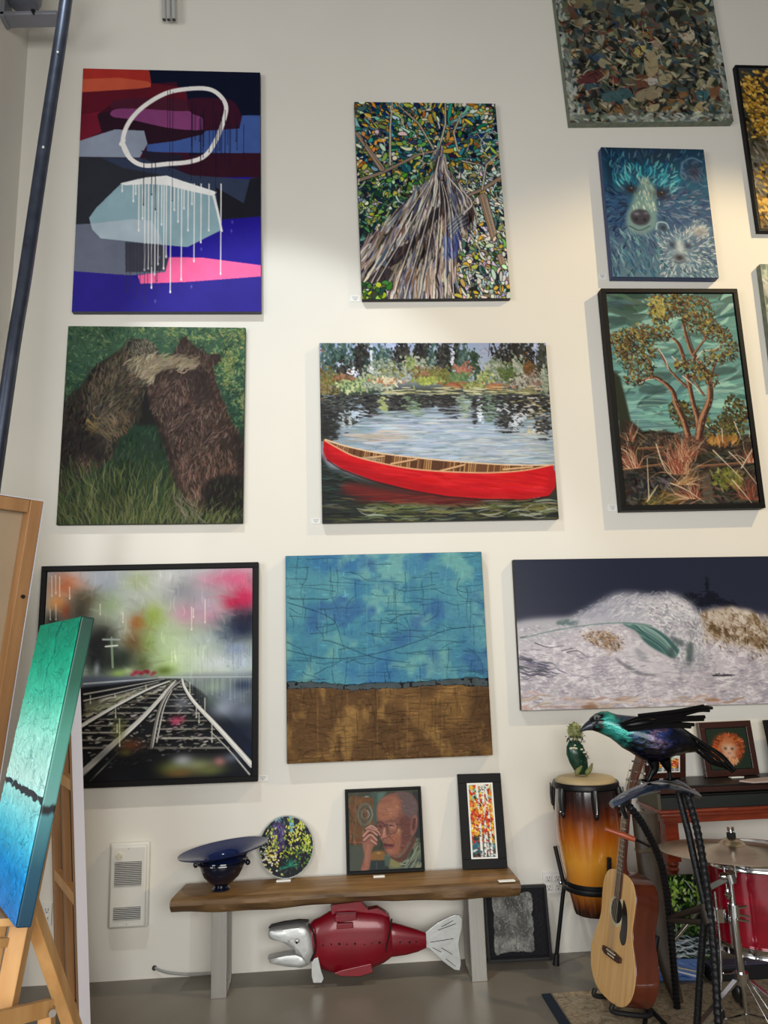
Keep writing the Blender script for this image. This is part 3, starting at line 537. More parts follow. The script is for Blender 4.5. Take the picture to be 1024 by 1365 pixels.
def art_canoe():
    s = Art([(73, 50), (931, 47), (982, 718), (87, 730)], 306, 238, (130, 146, 160), 15); r = s.r
    # sky and far trees
    s.ramp([(0, (150, 166, 200)), (.2, (160, 170, 190)), (.28, (60, 66, 60)), (.4, (90, 104, 110)), (.5, (140, 156, 172)), (.68, (130, 146, 158)), (.8, (40, 48, 44)), (1, (52, 56, 40))])
    def fol(x, y, rx, ry, n, pal, ln=6, wd=3.4, a=.9, ang=1.2, jit=.8):
        px, py = s.T([(x, y)])[0]
        for i in range(n):
            q = r.normal(0, .5, 2); s.leaf(px+q[0]*rx*s.k, py+q[1]*ry*s.k, ln*r.uniform(.5, 1.4), wd*r.uniform(.5, 1.4), ang+r.normal(0, jit), np.clip(np.array(pal[r.randint(len(pal))])+r.normal(0, 9), 0, 255), a)
    dk = [(44, 46, 46), (58, 54, 52), (34, 38, 38), (66, 64, 58)]; tg = [(58, 84, 80), (74, 98, 92), (48, 70, 66), (90, 110, 100)]
    for x, y, rx, ry, n, p in ((150, 110, 70, 70, 300, tg), (100, 90, 40, 80, 130, tg), (165, 150, 40, 40, 90, dk), (236, 115, 30, 75, 260, dk), (310, 100, 36, 50, 120, tg), (300, 140, 44, 40, 120, tg), (380, 90, 30, 55, 200, dk), (460, 100, 34, 70, 260, dk), (500, 110, 22, 70, 100, tg), (545, 110, 32, 75, 260, dk), (590, 95, 14, 70, 120, dk), (620, 110, 30, 60, 130, tg), (660, 125, 18, 50, 110, [(44, 60, 48), (56, 74, 60)]), (780, 90, 56, 46, 330, [(36, 36, 36), (46, 46, 42), (56, 56, 50)]), (840, 100, 50, 80, 320, [(40, 40, 38), (52, 50, 46)]), (915, 110, 24, 90, 180, [(70, 72, 64), (48, 52, 48)]), (860, 160, 60, 40, 200, [(54, 54, 46), (80, 76, 60)])):
        fol(x, y, rx, ry, n, p, 7, 3.2, .9, 1.5, .5)
    for x, y, rx, ry, n, p in ((200, 165, 20, 14, 26, [(226, 228, 240)]), (150, 130, 10, 10, 12, [(180, 196, 224)]), (268, 110, 5, 60, 30, [(214, 220, 232)]), (268, 150, 8, 12, 14, [(226, 226, 236)]), (340, 60, 30, 10, 30, [(176, 188, 224)]), (575, 110, 5, 50, 26, [(206, 212, 220)]), (430, 160, 4, 30, 10, [(200, 204, 200)]), (690, 90, 22, 40, 40, [(160, 168, 190)]), (890, 65, 12, 14, 20, [(176, 184, 216)]), (780, 80, 40, 30, 20, [(130, 136, 150)])):
        fol(x, y, rx, ry, n, p, 4, 2.4, .9, 1.5, .6)
    s.line([(716, 50), (712, 100)], 4, 3, (96, 84, 90)); s.line([(395, 190), (392, 130)], 3, 2, (150, 140, 110))
    br = [(124, 88, 66), (146, 104, 80), (100, 80, 60), (150, 118, 90)]; lg = [(122, 136, 84), (150, 160, 100), (98, 116, 76), (176, 180, 130)]; sg = [(126, 138, 118), (150, 158, 138), (106, 122, 108), (172, 176, 160)]; og = [(112, 110, 62), (92, 96, 54), (136, 130, 74)]
    for x, y, rx, ry, n, p in ((320, 155, 60, 40, 220, sg), (440, 145, 50, 45, 220, sg), (415, 130, 20, 30, 80, lg), (90, 200, 30, 70, 140, br+og), (120, 190, 40, 26, 110, og), (170, 185, 40, 18, 110, br), (350, 165, 70, 30, 160, og+sg), (480, 170, 60, 26, 170, br+og), (530, 170, 50, 30, 120, og), (560, 190, 40, 20, 90, og), (620, 155, 34, 22, 120, [(150, 100, 84), (170, 116, 96), (120, 84, 70)]), (600, 180, 50, 22, 120, [(84, 110, 76), (110, 130, 84)]), (740, 150, 46, 36, 260, sg), (700, 180, 30, 26, 110, lg), (790, 170, 50, 34, 170, [(76, 96, 56), (100, 112, 66)]), (825, 140, 26, 40, 120, sg), (865, 150, 20, 40, 90, [(126, 88, 56), (96, 76, 50)]), (840, 200, 44, 26, 200, [(156, 156, 144), (180, 178, 166), (90, 86, 80)]), (900, 200, 40, 40, 190, [(138, 112, 104), (110, 96, 86), (150, 150, 136)]), (925, 190, 14, 60, 90, sg), (270, 190, 60, 20, 150, lg+sg), (200, 215, 60, 22, 230, [(120, 140, 92), (80, 110, 80), (160, 176, 120), (190, 196, 150)]), (300, 215, 60, 14, 130, sg), (330, 195, 60, 12, 90, [(170, 120, 90), (210, 200, 170)]), (475, 195, 40, 14, 120, [(170, 180, 90), (130, 140, 70)]), (600, 210, 60, 8, 120, [(140, 84, 60), (156, 96, 70)]), (735, 215, 40, 10, 110, [(150, 100, 70), (170, 120, 84)]), (660, 210, 40, 12, 110, lg+og), (110, 250, 40, 40, 150, [(110, 100, 66), (140, 124, 84), (70, 72, 52)])):
        fol(x, y, rx, ry, n, p, 5.5, 3)
    # shoreline, reflections
    hz = lambda x0, x1, y0, y1, n, pal, ln=18, wd=1.6, a=.85, j=.05: s.strokes(s.mask([(x0, y0), (x1, y0), (x1, y1), (x0, y1)], 0, 4)+1e-9, n, ln, wd, .02, pal, a, j, 8, .02)
    hz(320, 900, 222, 246, 120, [(190, 186, 140), (150, 144, 100), (206, 204, 170), (120, 120, 90)])
    wat = s.mask([(70, 250), (960, 250), (990, 520), (400, 490), (80, 420)], 0, 8)+1e-9
    s.strokes(wat, 1000, 26, 1.8, .01, lambda x, y: [(168, 184, 200), (140, 158, 176), (186, 200, 216), (120, 138, 150), (150, 160, 160)][r.randint(5)], .7, .05, 9, .02)
    def refl(x, w, y1, n, pal):
        for i in range(n):
            t = r.rand()**1.2; y = 248+t*(y1-248); px, py = s.T([(x+r.normal(0, w*(1-.6*t)), y)])[0]
            s.leaf(px, py, r.uniform(4, 11), r.uniform(1.2, 2.6), r.normal(0, .12), np.clip(np.array(pal[r.randint(len(pal))])+r.normal(0, 8), 0, 255), .9)
    rd = [(46, 46, 48), (60, 58, 58), (38, 40, 42), (74, 74, 72)]
    for x, w, y1, n, p in ((110, 40, 420, 420, rd), (190, 40, 360, 260, rd+[(80, 90, 84)]), (265, 26, 330, 200, rd), (320, 14, 310, 80, [(150, 160, 110), (170, 176, 120)]), (390, 26, 310, 170, rd), (345, 20, 310, 100, rd), (440, 24, 330, 120, [(120, 140, 110), (96, 116, 90)]), (480, 30, 300, 170, rd), (565, 26, 345, 330, rd), (540, 30, 290, 130, rd), (625, 20, 330, 90, [(120, 140, 120), (150, 160, 140)]), (662, 6, 375, 70, rd), (690, 24, 320, 130, rd), (720, 26, 350, 100, [(110, 130, 110), (80, 100, 84)]), (790, 40, 390, 460, rd), (850, 40, 330, 280, rd), (920, 30, 420, 300, rd), (880, 50, 300, 200, rd), (880, 40, 410, 60, [(160, 150, 110), (190, 190, 190)])):
        refl(x, w, y1, n, p)
    for x, y, rx, ry, n, p in ((210, 320, 30, 20, 40, [(190, 206, 226)]), (680, 320, 10, 30, 40, [(216, 226, 238)]), (815, 360, 20, 30, 46, [(206, 216, 228)]), (840, 330, 30, 20, 24, [(200, 204, 210)]), (165, 350, 3, 30, 14, [(190, 196, 196)]), (190, 340, 3, 30, 14, [(190, 196, 196)]), (780, 300, 40, 20, 20, [(190, 196, 200)]), (880, 390, 40, 20, 40, [(200, 190, 150), (220, 222, 224)])):
        fol(x, y, rx, ry, n, p, 6, 1.5, .9, .1, .5)
    s.strokes(s.mask([(300, 330), (640, 330), (780, 400), (930, 440), (950, 510), (420, 480), (260, 430)], 0, 26)+1e-9, 420, 34, 2, .01, [(176, 190, 206), (196, 208, 220), (150, 166, 182), (164, 180, 210), (206, 206, 206)], .6, .04, 8, .02)
    hz(200, 420, 390, 420, 40, [(190, 176, 160), (170, 160, 150)], 30); hz(620, 960, 400, 505, 120, [(168, 176, 182), (186, 190, 190), (140, 152, 160)], 30)
    s.poly([(70, 260), (110, 300), (150, 400), (100, 420), (70, 420)], (40, 42, 40), .7, soft=16)
    # dark water below
    s.poly([(80, 470), (110, 520), (300, 600), (600, 640), (990, 640), (990, 740), (80, 740)], (38, 42, 40), 1, soft=5)
    hz(90, 990, 640, 735, 300, [(54, 58, 44), (72, 74, 48), (40, 44, 42), (90, 90, 62), (30, 34, 34)], 30, 2)
    s.strokes(s.mask([(280, 660), (480, 650), (620, 690), (420, 720), (260, 700)], 0, 14)+1e-9, 60, 30, 2.2, .02, [(120, 120, 72), (140, 150, 130), (90, 96, 60)], .7, .05)
    s.strokes(s.mask([(640, 670), (980, 650), (980, 700), (700, 720)], 0, 14)+1e-9, 60, 30, 2.2, -.02, [(110, 108, 60), (160, 164, 150), (84, 84, 50)], .7, .05)
    s.strokes(s.mask([(90, 520), (200, 560), (180, 660), (90, 660)], 0, 14)+1e-9, 50, 24, 1.6, .05, [(56, 70, 70), (30, 36, 36)], .7, .05)
    s.poly([(190, 580), (420, 620), (700, 652), (560, 662), (300, 640), (170, 610)], (112, 34, 32), .85, 1, 9)
    hz(180, 700, 600, 655, 70, [(130, 40, 36), (80, 30, 30)], 40, 1.6, .5)
    # hull
    inner = [(110, 425), (180, 445), (300, 470), (480, 492), (650, 507), (800, 515), (940, 515), (850, 535), (720, 543), (560, 540), (420, 528), (300, 505), (200, 475)]
    s.poly(inner, (96, 62, 42))
    for i in range(90):
        x = 140+i*8; u = i/90.; yt = np.interp(x, [110, 180, 300, 480, 650, 800, 940], [428, 446, 470, 492, 507, 515, 515]); yb = np.interp(x, [110, 200, 300, 420, 560, 720, 850, 940], [428, 472, 503, 526, 538, 542, 536, 516])
        s.line([(x+4, yt+2), (x, yb)], 4, 4, [(166, 118, 74), (70, 44, 32), (196, 150, 96), (110, 70, 46)][r.randint(4)], .9)
    for a, b in (((235, 487), (318, 478)), ((345, 508), (440, 490)), ((530, 535), (620, 512)), ((770, 530), (880, 520))): s.line([a, b], 7, 6, (206, 164, 120)); s.line([(a[0], a[1]+5), (b[0], b[1]+5)], 3, 2, (90, 56, 36), .8)
    s.line([(240, 485), (300, 492)], 9, 9, (150, 140, 120), .7)
    hull = [(92, 418), (110, 425), (200, 478), (300, 505), (420, 528), (560, 540), (720, 543), (850, 533), (958, 512), (968, 560), (966, 600), (940, 630), (850, 642), (700, 640), (560, 630), (420, 605), (280, 570), (160, 525), (105, 490), (90, 460)]
    s.poly(hull, (196, 22, 30)); hm = s.mask(hull)
    s.keep(hm, lambda: s.strokes(hm, 260, 34, 3, .12, [(204, 24, 32), (186, 18, 28), (200, 28, 34), (214, 38, 40), (176, 16, 26)], .5, .05, 8, .02))
    s.poly([(95, 480), (160, 525), (300, 578), (480, 617), (640, 637), (850, 643), (960, 620), (930, 615), (800, 625), (600, 610), (400, 570), (230, 520), (110, 460)], (146, 14, 24), .55, soft=7)
    s.poly([(90, 425), (110, 440), (120, 510), (90, 480)], (150, 16, 26), .5, soft=6); s.poly([(945, 530), (970, 540), (966, 610), (930, 632)], (160, 18, 28), .5, soft=7)
    s.line(spl([(94, 418), (130, 440), (200, 476), (300, 503), (420, 526), (560, 538), (720, 542), (850, 533), (958, 512)], 5), 5, 5, (214, 160, 120)); s.line(spl([(98, 416), (180, 442), (300, 467), (480, 489), (650, 504), (800, 513), (940, 514)], 5), 5, 4, (226, 190, 150))
    s.line(spl([(105, 492), (160, 528), (280, 573), (420, 608), (560, 633), (700, 643), (850, 645), (945, 632)], 5), 4, 4, (60, 14, 20), .8)
    return s

def art_madrona():
    s = Art([(112, 75), (822, 76), (972, 1262), (222, 1262)], 180, 286, (84, 128, 122), 17); r = s.r
    s.ramp([(0, (70, 96, 90)), (.12, (96, 140, 134)), (.3, (92, 136, 134)), (.62, (108, 160, 150)), (.66, (60, 66, 56)), (1, (44, 38, 32))])
    sky = s.mask([(100, 60), (840, 60), (960, 900), (190, 860)])
    s.strokes(sky, 330, 46, 6, lambda x, y: -.12+.25*math.sin(y*.06+x*.02), [(110, 160, 152), (84, 126, 124), (64, 98, 96), (134, 178, 166), (96, 146, 142), (56, 84, 84), (150, 190, 176)], .75, .15, 8, .12)
    s.strokes(s.mask([(110, 70), (300, 70), (260, 220), (120, 220)], 0, 20)+1e-9, 40, 40, 8, .1, [(58, 82, 76), (70, 94, 88)], .7, .2)
    for q in ([(300, 680), (380, 660), (470, 680), (400, 705), (310, 705)], [(320, 590), (440, 600), (430, 640), (300, 630)], [(690, 500), (820, 490), (840, 520), (720, 540)], [(370, 520), (480, 520), (460, 560), (380, 560)], [(130, 220), (210, 210), (220, 240), (140, 250)]):
        s.poly(q, (54, 78, 78), .8, 1, 5)
    for y in range(640, 860, 22): s.line(spl([(200, y+10), (330, y+r.uniform(-12, 12)), (480, y+r.uniform(-18, 10)), (640, y-10), (900, y+r.uniform(-20, 20))], 6), 7, 3, [(150, 192, 178), (90, 136, 130), (70, 108, 106)][r.randint(3)], .55)
    # ground
    s.poly([(180, 760), (230, 770), (320, 850), (460, 850), (620, 900), (950, 900), (980, 1270), (220, 1270)], (42, 38, 34), 1, soft=3)
    s.poly([(140, 500), (190, 540), (230, 700), (250, 790), (180, 780)], (40, 46, 36), 1, 0, 3)
    gm = s.mask([(190, 850), (950, 880), (980, 1270), (220, 1270)])
    s.strokes(gm, 600, 18, 3, lambda x, y: .1+.5*math.sin(x*.06), [(54, 48, 42), (36, 32, 30), (74, 64, 54), (60, 60, 50), (28, 26, 26), (84, 70, 56)], .85, .4)
    s.strokes(s.mask([(680, 890), (830, 860), (850, 920), (700, 925)])+1e-9, 60, 14, 3, -1.2, [(150, 106, 50), (120, 84, 46), (170, 128, 70)], .9, .5)
    s.strokes(s.mask([(700, 1070), (860, 1080), (880, 1180), (720, 1160)], 0, 8)+1e-9, 110, 9, 3, .8, [(104, 106, 50), (78, 84, 44), (130, 128, 66)], .9, .7)
    s.strokes(s.mask([(230, 1080), (470, 1080), (480, 1230), (240, 1240)], 0, 12)+1e-9, 120, 14, 4, .7, [(36, 34, 36), (58, 56, 56), (80, 76, 72), (28, 26, 28)], .8, .6)
    s.strokes(s.mask([(340, 1200), (520, 1180), (560, 1262), (330, 1262)], 0, 8)+1e-9, 70, 16, 3, -.4, [(110, 92, 50), (84, 74, 44)], .8, .4)
    s.poly([(650, 1090), (690, 1080), (720, 1262), (650, 1262)], (92, 86, 74), .7, soft=5)
    for a, b in (((210, 1060), (460, 1030)), ((620, 1050), (950, 1030)), ((290, 945), (440, 940))): s.line([a, b], 13, 10, (112, 76, 54), .8); s.line([(a[0], a[1]-5), (b[0], b[1]-5)], 4, 3, (166, 120, 88), .8)
    # right bush and foliage
    def leaves(x, y, rx, ry, n, pal, ln=5.5, wd=2.6):
        px, py = s.T([(x, y)])[0]
        for i in range(n):
            a = r.uniform(0, 6.28); q = math.sqrt(r.rand()); s.leaf(px+q*rx*s.k*math.cos(a), py+q*ry*s.k*math.sin(a), ln*r.uniform(.6, 1.5), wd*r.uniform(.6, 1.5), r.uniform(0, 3.14), np.clip(np.array(pal[r.randint(len(pal))])+r.normal(0, 8), 0, 255), .95)
    dg = [(48, 46, 32), (64, 58, 38), (36, 36, 28), (92, 80, 44), (84, 60, 42)]; og = [(120, 108, 52), (146, 128, 62), (96, 84, 44), (160, 146, 80), (70, 60, 38), (110, 72, 50)]
    for x, y, rx, ry, n in ((840, 760, 70, 110, 260), (780, 820, 60, 60, 130), (560, 760, 90, 70, 170), (520, 720, 60, 40, 90), (690, 830, 40, 50, 60)): leaves(x, y, rx, ry, n, dg+[(110, 104, 52), (60, 76, 44)])
    def limb(p, w0, w1):
        q = spl(p, 7); s.line(q, w0, w1, (78, 48, 40)); s.line(q+np.array([-w0*.22, 0]), w0*.4, w1*.4, (168, 126, 96), .9); s.line(q+np.array([w0*.3, 0]), w0*.25, w1*.3, (46, 30, 28), .9)
        for i in range(int(len(q)*.8)):
            k = r.randint(len(q)-1); o = r.uniform(-.35, .35)*w0; s.line([q[k]+[o, 0], q[k+1]+[o, 6]], 3, 3, [(196, 164, 130), (120, 60, 50), (60, 40, 36), (150, 92, 74)][r.randint(4)], .8)
    limb([(570, 880), (545, 790), (505, 700), (480, 620), (420, 565), (370, 545), (290, 570)], 38, 12); limb([(370, 545), (360, 480), (330, 420), (290, 380)], 16, 6)
    limb([(630, 890), (625, 790), (600, 700), (570, 560), (545, 440), (510, 350), (440, 300)], 34, 10); limb([(560, 600), (480, 520), (430, 440), (400, 380)], 16, 6)
    limb([(630, 890), (650, 780), (690, 680), (690, 590), (650, 480), (600, 420), (560, 300), (540, 200)], 46, 9); limb([(600, 420), (660, 340), (720, 260)], 16, 6); limb([(690, 590), (720, 480), (780, 400)], 14, 5); limb([(660, 650), (600, 560), (580, 530)], 12, 6)
    for q in ([(620, 440), (650, 400), (720, 390), (760, 350)], [(480, 430), (520, 460), (600, 450)], [(540, 540), (600, 590), (640, 640)], [(400, 380), (440, 440), (460, 500)], [(300, 580), (340, 560), (380, 555)]): s.line(spl(q, 5), 7, 4, (206, 196, 180), .9)
    for x, y, rx, ry, n in ((470, 130, 110, 60, 300), (600, 170, 110, 80, 360), (420, 200, 60, 70, 170), (640, 240, 80, 60, 220), (430, 300, 60, 40, 110), (700, 280, 60, 50, 110), (240, 330, 100, 50, 260), (320, 300, 60, 50, 150), (250, 420, 80, 60, 200), (300, 500, 80, 40, 130), (220, 370, 60, 60, 110), (350, 400, 50, 60, 90), (270, 560, 50, 30, 60), (800, 380, 50, 70, 120), (760, 310, 50, 40, 70), (720, 440, 60, 40, 100), (600, 490, 90, 40, 120), (640, 540, 60, 50, 90), (700, 560, 40, 40, 60), (530, 480, 40, 40, 40)):
        leaves(x, y, rx*1.12, ry*1.12, int(n*.6), dg+[(40, 34, 26), (100, 58, 44), (30, 32, 26)], 6.5, 1.9); leaves(x-14, y-16, rx, ry*.9, int(n*.3), og, 5.5, 1.8); leaves(x, y, rx*1.2, ry*1.2, int(n*.08), [(100, 150, 142), (84, 126, 122)], 5, 2.2)
    leaves(400, 150, 50, 60, 60, [(170, 160, 90), (150, 140, 70)])
    # grasses
    def tuft(x, y, n, ln, pal, lean=0, sp=.5):
        for i in range(n):
            a = -1.57+lean+r.normal(0, sp); l = ln*r.uniform(.5, 1.2); x0 = x+r.normal(0, 22); b = r.uniform(-.4, .4)
            s.line([(x0, y), (x0+l*.55*math.cos(a), y+l*.55*math.sin(a)), (x0+l*math.cos(a+b), y+l*math.sin(a+b))], 4, 1.5, pal[r.randint(len(pal))], .95, 1)
    gp = [(150, 92, 66), (120, 70, 52), (190, 150, 116), (92, 54, 42), (206, 178, 150), (130, 60, 46)]
    tuft(520, 1090, 110, 210, gp, -.15, .4); tuft(560, 1020, 60, 150, gp, .2, .5); tuft(270, 1050, 60, 160, gp, -.5, .35); tuft(250, 900, 16, 110, gp+[(200, 190, 180)], -.2, .3); tuft(600, 1230, 60, 170, gp, -.5, .7); tuft(520, 1150, 30, 130, [(200, 170, 130), (150, 110, 70)], .9, .3); tuft(920, 1240, 50, 170, [(120, 62, 46), (150, 92, 70), (90, 48, 40)], .1, .6); tuft(930, 1030, 40, 120, gp, .2, .6)
    for q in ([(800, 970), (860, 1030), (970, 1170)], [(710, 960), (800, 1050), (880, 1130)], [(390, 920), (440, 1060), (520, 1140)], [(470, 1140), (560, 1180), (660, 1250)], [(820, 1130), (880, 1200), (930, 1262)], [(870, 1060), (930, 960), (945, 930)], [(350, 1230), (340, 1000)], [(340, 1240), (400, 1150)], [(830, 800), (870, 900)], [(760, 840), (765, 920)], [(920, 830), (915, 890)]): s.line(q, 7, 3, (206, 188, 164), .9, 1)
    return s

def art_train():
    s = Art([(173, 347), (966, 328), (960, 1130), (122, 1160)], 282, 288, (120, 124, 120), 19); r = s.r; B = s.blob
    s.ramp([(0, (176, 180, 184)), (.3, (160, 168, 150)), (.5, (170, 186, 160)), (.52, (130, 140, 140)), (.7, (60, 66, 72)), (1, (24, 28, 36))])
    for x, y, rx, ry, c, a in ((400, 390, 100, 60, (168, 176, 192), .9), (530, 380, 80, 50, (160, 170, 130), .9), (640, 370, 70, 50, (206, 206, 202), .9), (700, 420, 80, 60, (150, 150, 156), .9), (800, 380, 60, 40, (196, 140, 160), .8), (900, 370, 90, 50, (204, 96, 130), .95), (900, 460, 70, 44, (176, 24, 62), 1), (940, 440, 50, 60, (196, 40, 84), .9), (780, 470, 60, 60, (176, 160, 176), .9), (700, 510, 60, 50, (190, 130, 156), .8), (800, 520, 50, 40, (200, 136, 164), .7), (920, 560, 90, 60, (22, 30, 54), 1), (940, 520, 60, 40, (30, 26, 46), .9), (860, 590, 60, 50, (70, 84, 104), .8), (240, 400, 70, 60, (196, 110, 70), .95), (210, 470, 40, 40, (226, 150, 80), .9), (245, 500, 24, 40, (190, 84, 44), .95), (320, 450, 60, 50, (84, 70, 48), .9), (190, 540, 40, 50, (40, 36, 36), .9), (300, 500, 50, 60, (60, 52, 40), .9), (410, 480, 60, 60, (150, 170, 126), .9), (450, 530, 60, 50, (176, 184, 170), .8), (520, 540, 36, 36, (158, 82, 34), .95), (580, 520, 46, 60, (146, 166, 66), .95), (560, 620, 50, 60, (120, 140, 60), .9), (500, 620, 40, 60, (110, 76, 40), .9), (390, 600, 50, 60, (46, 46, 36), 1), (360, 680, 60, 70, (20, 24, 28), 1), (460, 680, 50, 50, (40, 50, 40), 1), (540, 700, 40, 40, (70, 80, 36), .9), (640, 600, 70, 80, (170, 190, 146), .9), (640, 700, 60, 60, (160, 186, 120), .9), (720, 660, 80, 70, (196, 214, 180), .9), (820, 690, 80, 50, (206, 212, 216), .9), (920, 690, 60, 50, (176, 188, 210), .9), (900, 640, 60, 30, (130, 146, 180), .8), (790, 610, 70, 40, (176, 188, 190), .7)):
        B(x, y, rx, ry, c, a)
    n = s.noise(8, 8, 4); s.tint(.9+.2*n)
    s.strokes((s.Y < s.h*.5)*1., 260, 20, 2, 1.57, lambda x, y: np.clip(s.im[min(s.h-1, int(y)), min(s.w-1, int(x))]*255*r.uniform(.85, 1.2), 0, 255), .5, .1, 4)
    s.strokes((s.Y < s.h*.5)*1., 200, 40, 6, .4, lambda x, y: np.clip(s.im[min(s.h-1, int(y)), min(s.w-1, int(x))]*255*r.uniform(.92, 1.1), 0, 255), .28, .6, 4, .03)
    for x, y0, y1 in ((205, 360, 430), (190, 365, 440), (220, 365, 440), (258, 405, 450), (205, 470, 530), (183, 490, 530), (728, 480, 568), (780, 450, 540), (462, 500, 540), (375, 470, 510), (735, 485, 520), (650, 650, 690)): s.drip(x, y0, y1, 3.4, (240, 226, 210), .8)
    for x in range(640, 960, 9):
        s.drip(x+r.uniform(-4, 4), 600+r.uniform(0, 60), r.uniform(660, 730), 2, (70, 84, 84) if x > 850 else (150, 170, 130), .35)
    # pole and shrubs
    s.line([(418, 600), (422, 712)], 8, 8, (120, 140, 116)); s.line([(385, 605), (450, 605)], 7, 7, (150, 160, 150)); s.line([(395, 632), (440, 628)], 6, 6, (210, 214, 200)); s.line([(418, 596), (418, 640)], 5, 5, (210, 210, 200))
    B(350, 620, 60, 70, (22, 24, 26), .9); B(420, 690, 70, 50, (30, 36, 30), .8); B(270, 560, 70, 60, (50, 46, 40), .8); s.line([(418, 600), (422, 712)], 8, 8, (120, 140, 116)); s.line([(385, 605), (450, 605)], 7, 7, (150, 160, 150)); s.line([(395, 632), (440, 628)], 6, 6, (210, 214, 200)); B(445, 735, 30, 16, (140, 170, 90), .95); B(480, 725, 20, 12, (170, 190, 130), .8)
    for i in range(20): B(490+r.uniform(0, 100), 733+r.uniform(-8, 8), 8, 6, [(130, 30, 50), (160, 50, 70)][i % 2], .8)
    B(620, 725, 40, 20, (90, 110, 44), .9); B(360, 720, 12, 30, (170, 180, 190), .7)
    s.poly([(300, 745), (440, 750), (560, 750), (450, 780), (300, 790)], (84, 92, 108), .9, soft=6); s.line([(310, 775), (620, 752)], 6, 3, (196, 200, 206), .9)
    s.line([(600, 750), (965, 748)], 4, 4, (196, 204, 206), .8)
    # ground
    s.poly([(100, 800), (300, 790), (600, 755), (690, 757), (760, 800), (970, 1010), (970, 1180), (90, 1180)], (26, 28, 32), 1, soft=3)
    for x, y, rx, ry, c, a in ((820, 790, 60, 30, (150, 170, 150), .9), (880, 820, 70, 40, (120, 134, 150), .9), (930, 780, 40, 24, (44, 56, 84), .9), (850, 870, 60, 40, (150, 160, 176), .9), (930, 880, 50, 40, (110, 120, 140), .9), (800, 840, 30, 24, (90, 104, 100), .8), (900, 960, 70, 50, (24, 32, 52), .9), (940, 1040, 40, 60, (26, 34, 60), .9)): B(x, y, rx, ry, c, a)
    for x in range(720, 960, 7): s.drip(x+r.uniform(-3, 3), 755, r.uniform(780, 850), 2, (60, 74, 90) if r.rand() < .6 else (190, 200, 200), .35)
    s.poly([(310, 850), (640, 765), (660, 770), (480, 860), (320, 905)], (112, 110, 96), .9, soft=3)
    s.strokes(s.mask([(310, 850), (640, 765), (660, 770), (480, 860), (320, 905)])+1e-9, 90, 22, 2, -.3, [(150, 150, 130), (84, 86, 74), (120, 124, 84), (190, 190, 176)], .8, .1)
    W = (206, 204, 198); G = (140, 138, 132)
    # ties: left track and right track
    for i in range(13):
        t = (i/13.)**1.6; y = 790+t*270; xl = 560-t*560; xr = 630-t*220
        s.line([(max(xl, 120), y+10*t), (xr, y+2)], 5+16*t, 4+12*t, (18, 18, 22)); s.line([(max(xl, 120), y-6*t), (xr, y-8*t)], 2+7*t, 2+6*t, [(150, 146, 136), (180, 176, 166), (120, 116, 108)][i % 3], .85)
    for i in range(12):
        t = (i/12.)**1.7; y = 775+t*300; xl = 655-t*110; xr = 705+t*190
        s.line([(xl, y), (xr, y)], 4+18*t, 4+18*t, (18, 18, 22)); s.line([(xl, y-4-9*t), (xr, y-4-9*t)], 2+8*t, 2+7*t, [(150, 146, 138), (186, 182, 174), (126, 122, 114)][i % 3], .85)
    s.strokes(s.mask([(320, 900), (600, 790), (700, 790), (860, 1010), (420, 1100), (320, 1060)])+1e-9, 420, 8, 2, -.1, [(170, 166, 156), (60, 58, 56), (24, 24, 26), (110, 106, 100), (206, 202, 192)], .7, .3)
    B(690, 850, 40, 30, (150, 154, 166), .6); B(700, 780, 20, 12, (190, 200, 180), .6)
    def rail(p, w0, w1, c=W): s.line(spl([(a, b+w0*.35) for a, b in p], 6), w0*1.3, w1*1.3, (20, 20, 24)); s.line(spl(p, 6), w0, w1, c); s.line(spl([(a+w0*.3, b) for a, b in p], 6), w0*.3, w1*.3, (246, 246, 242), .8)
    rail([(310, 815), (450, 790), (620, 757)], 7, 3, G); rail([(310, 840), (450, 808), (600, 768)], 7, 3, G)
    rail([(318, 925), (450, 850), (560, 795), (640, 765)], 14, 4); rail([(122, 1030), (220, 980), (320, 925)], 18, 14)
    rail([(250, 1165), (420, 1010), (540, 900), (640, 790), (665, 762)], 26, 4); rail([(300, 1180), (440, 1040)], 6, 5, G)
    rail([(570, 1020), (600, 880), (640, 800), (685, 762)], 14, 5, (120, 116, 110)); rail([(590, 1000), (618, 870), (650, 800)], 5, 3, W)
    rail([(690, 757), (700, 790), (740, 850), (830, 945), (960, 1090)], 7, 20); rail([(800, 960), (870, 1030), (950, 1125)], 4, 8, G)
    # foreground washes
    B(470, 1060, 120, 50, (14, 15, 18), .95); B(560, 1110, 120, 50, (12, 14, 20), .95); B(330, 1150, 60, 40, (14, 16, 20), .8); B(860, 1130, 60, 30, (16, 20, 32), .8)
    B(650, 1100, 60, 30, (96, 104, 50), .9); B(750, 1090, 80, 30, (150, 156, 110), .8); B(690, 1070, 40, 24, (190, 196, 206), .7); B(680, 1120, 60, 18, (140, 96, 50), .6); B(835, 1075, 26, 20, (200, 130, 130), .7); B(880, 1060, 30, 20, (120, 130, 150), .6); B(800, 1110, 60, 20, (110, 116, 60), .7)
    B(490, 1010, 50, 24, (104, 58, 36), .8); B(470, 1040, 30, 14, (90, 84, 40), .7); B(445, 950, 26, 50, (110, 116, 50), .7); B(665, 918, 22, 18, (200, 70, 110), .9); B(690, 910, 14, 12, (170, 60, 90), .6)
    for x, y0, y1 in ((447, 910, 1015), (432, 870, 905), (745, 860, 905), (755, 890, 925), (805, 920, 1000), (335, 820, 850), (430, 815, 825), (778, 830, 900), (550, 780, 800), (720, 770, 810), (438, 930, 960)): s.drip(x, y0, y1, 4, (206, 206, 190), .85)
    return s

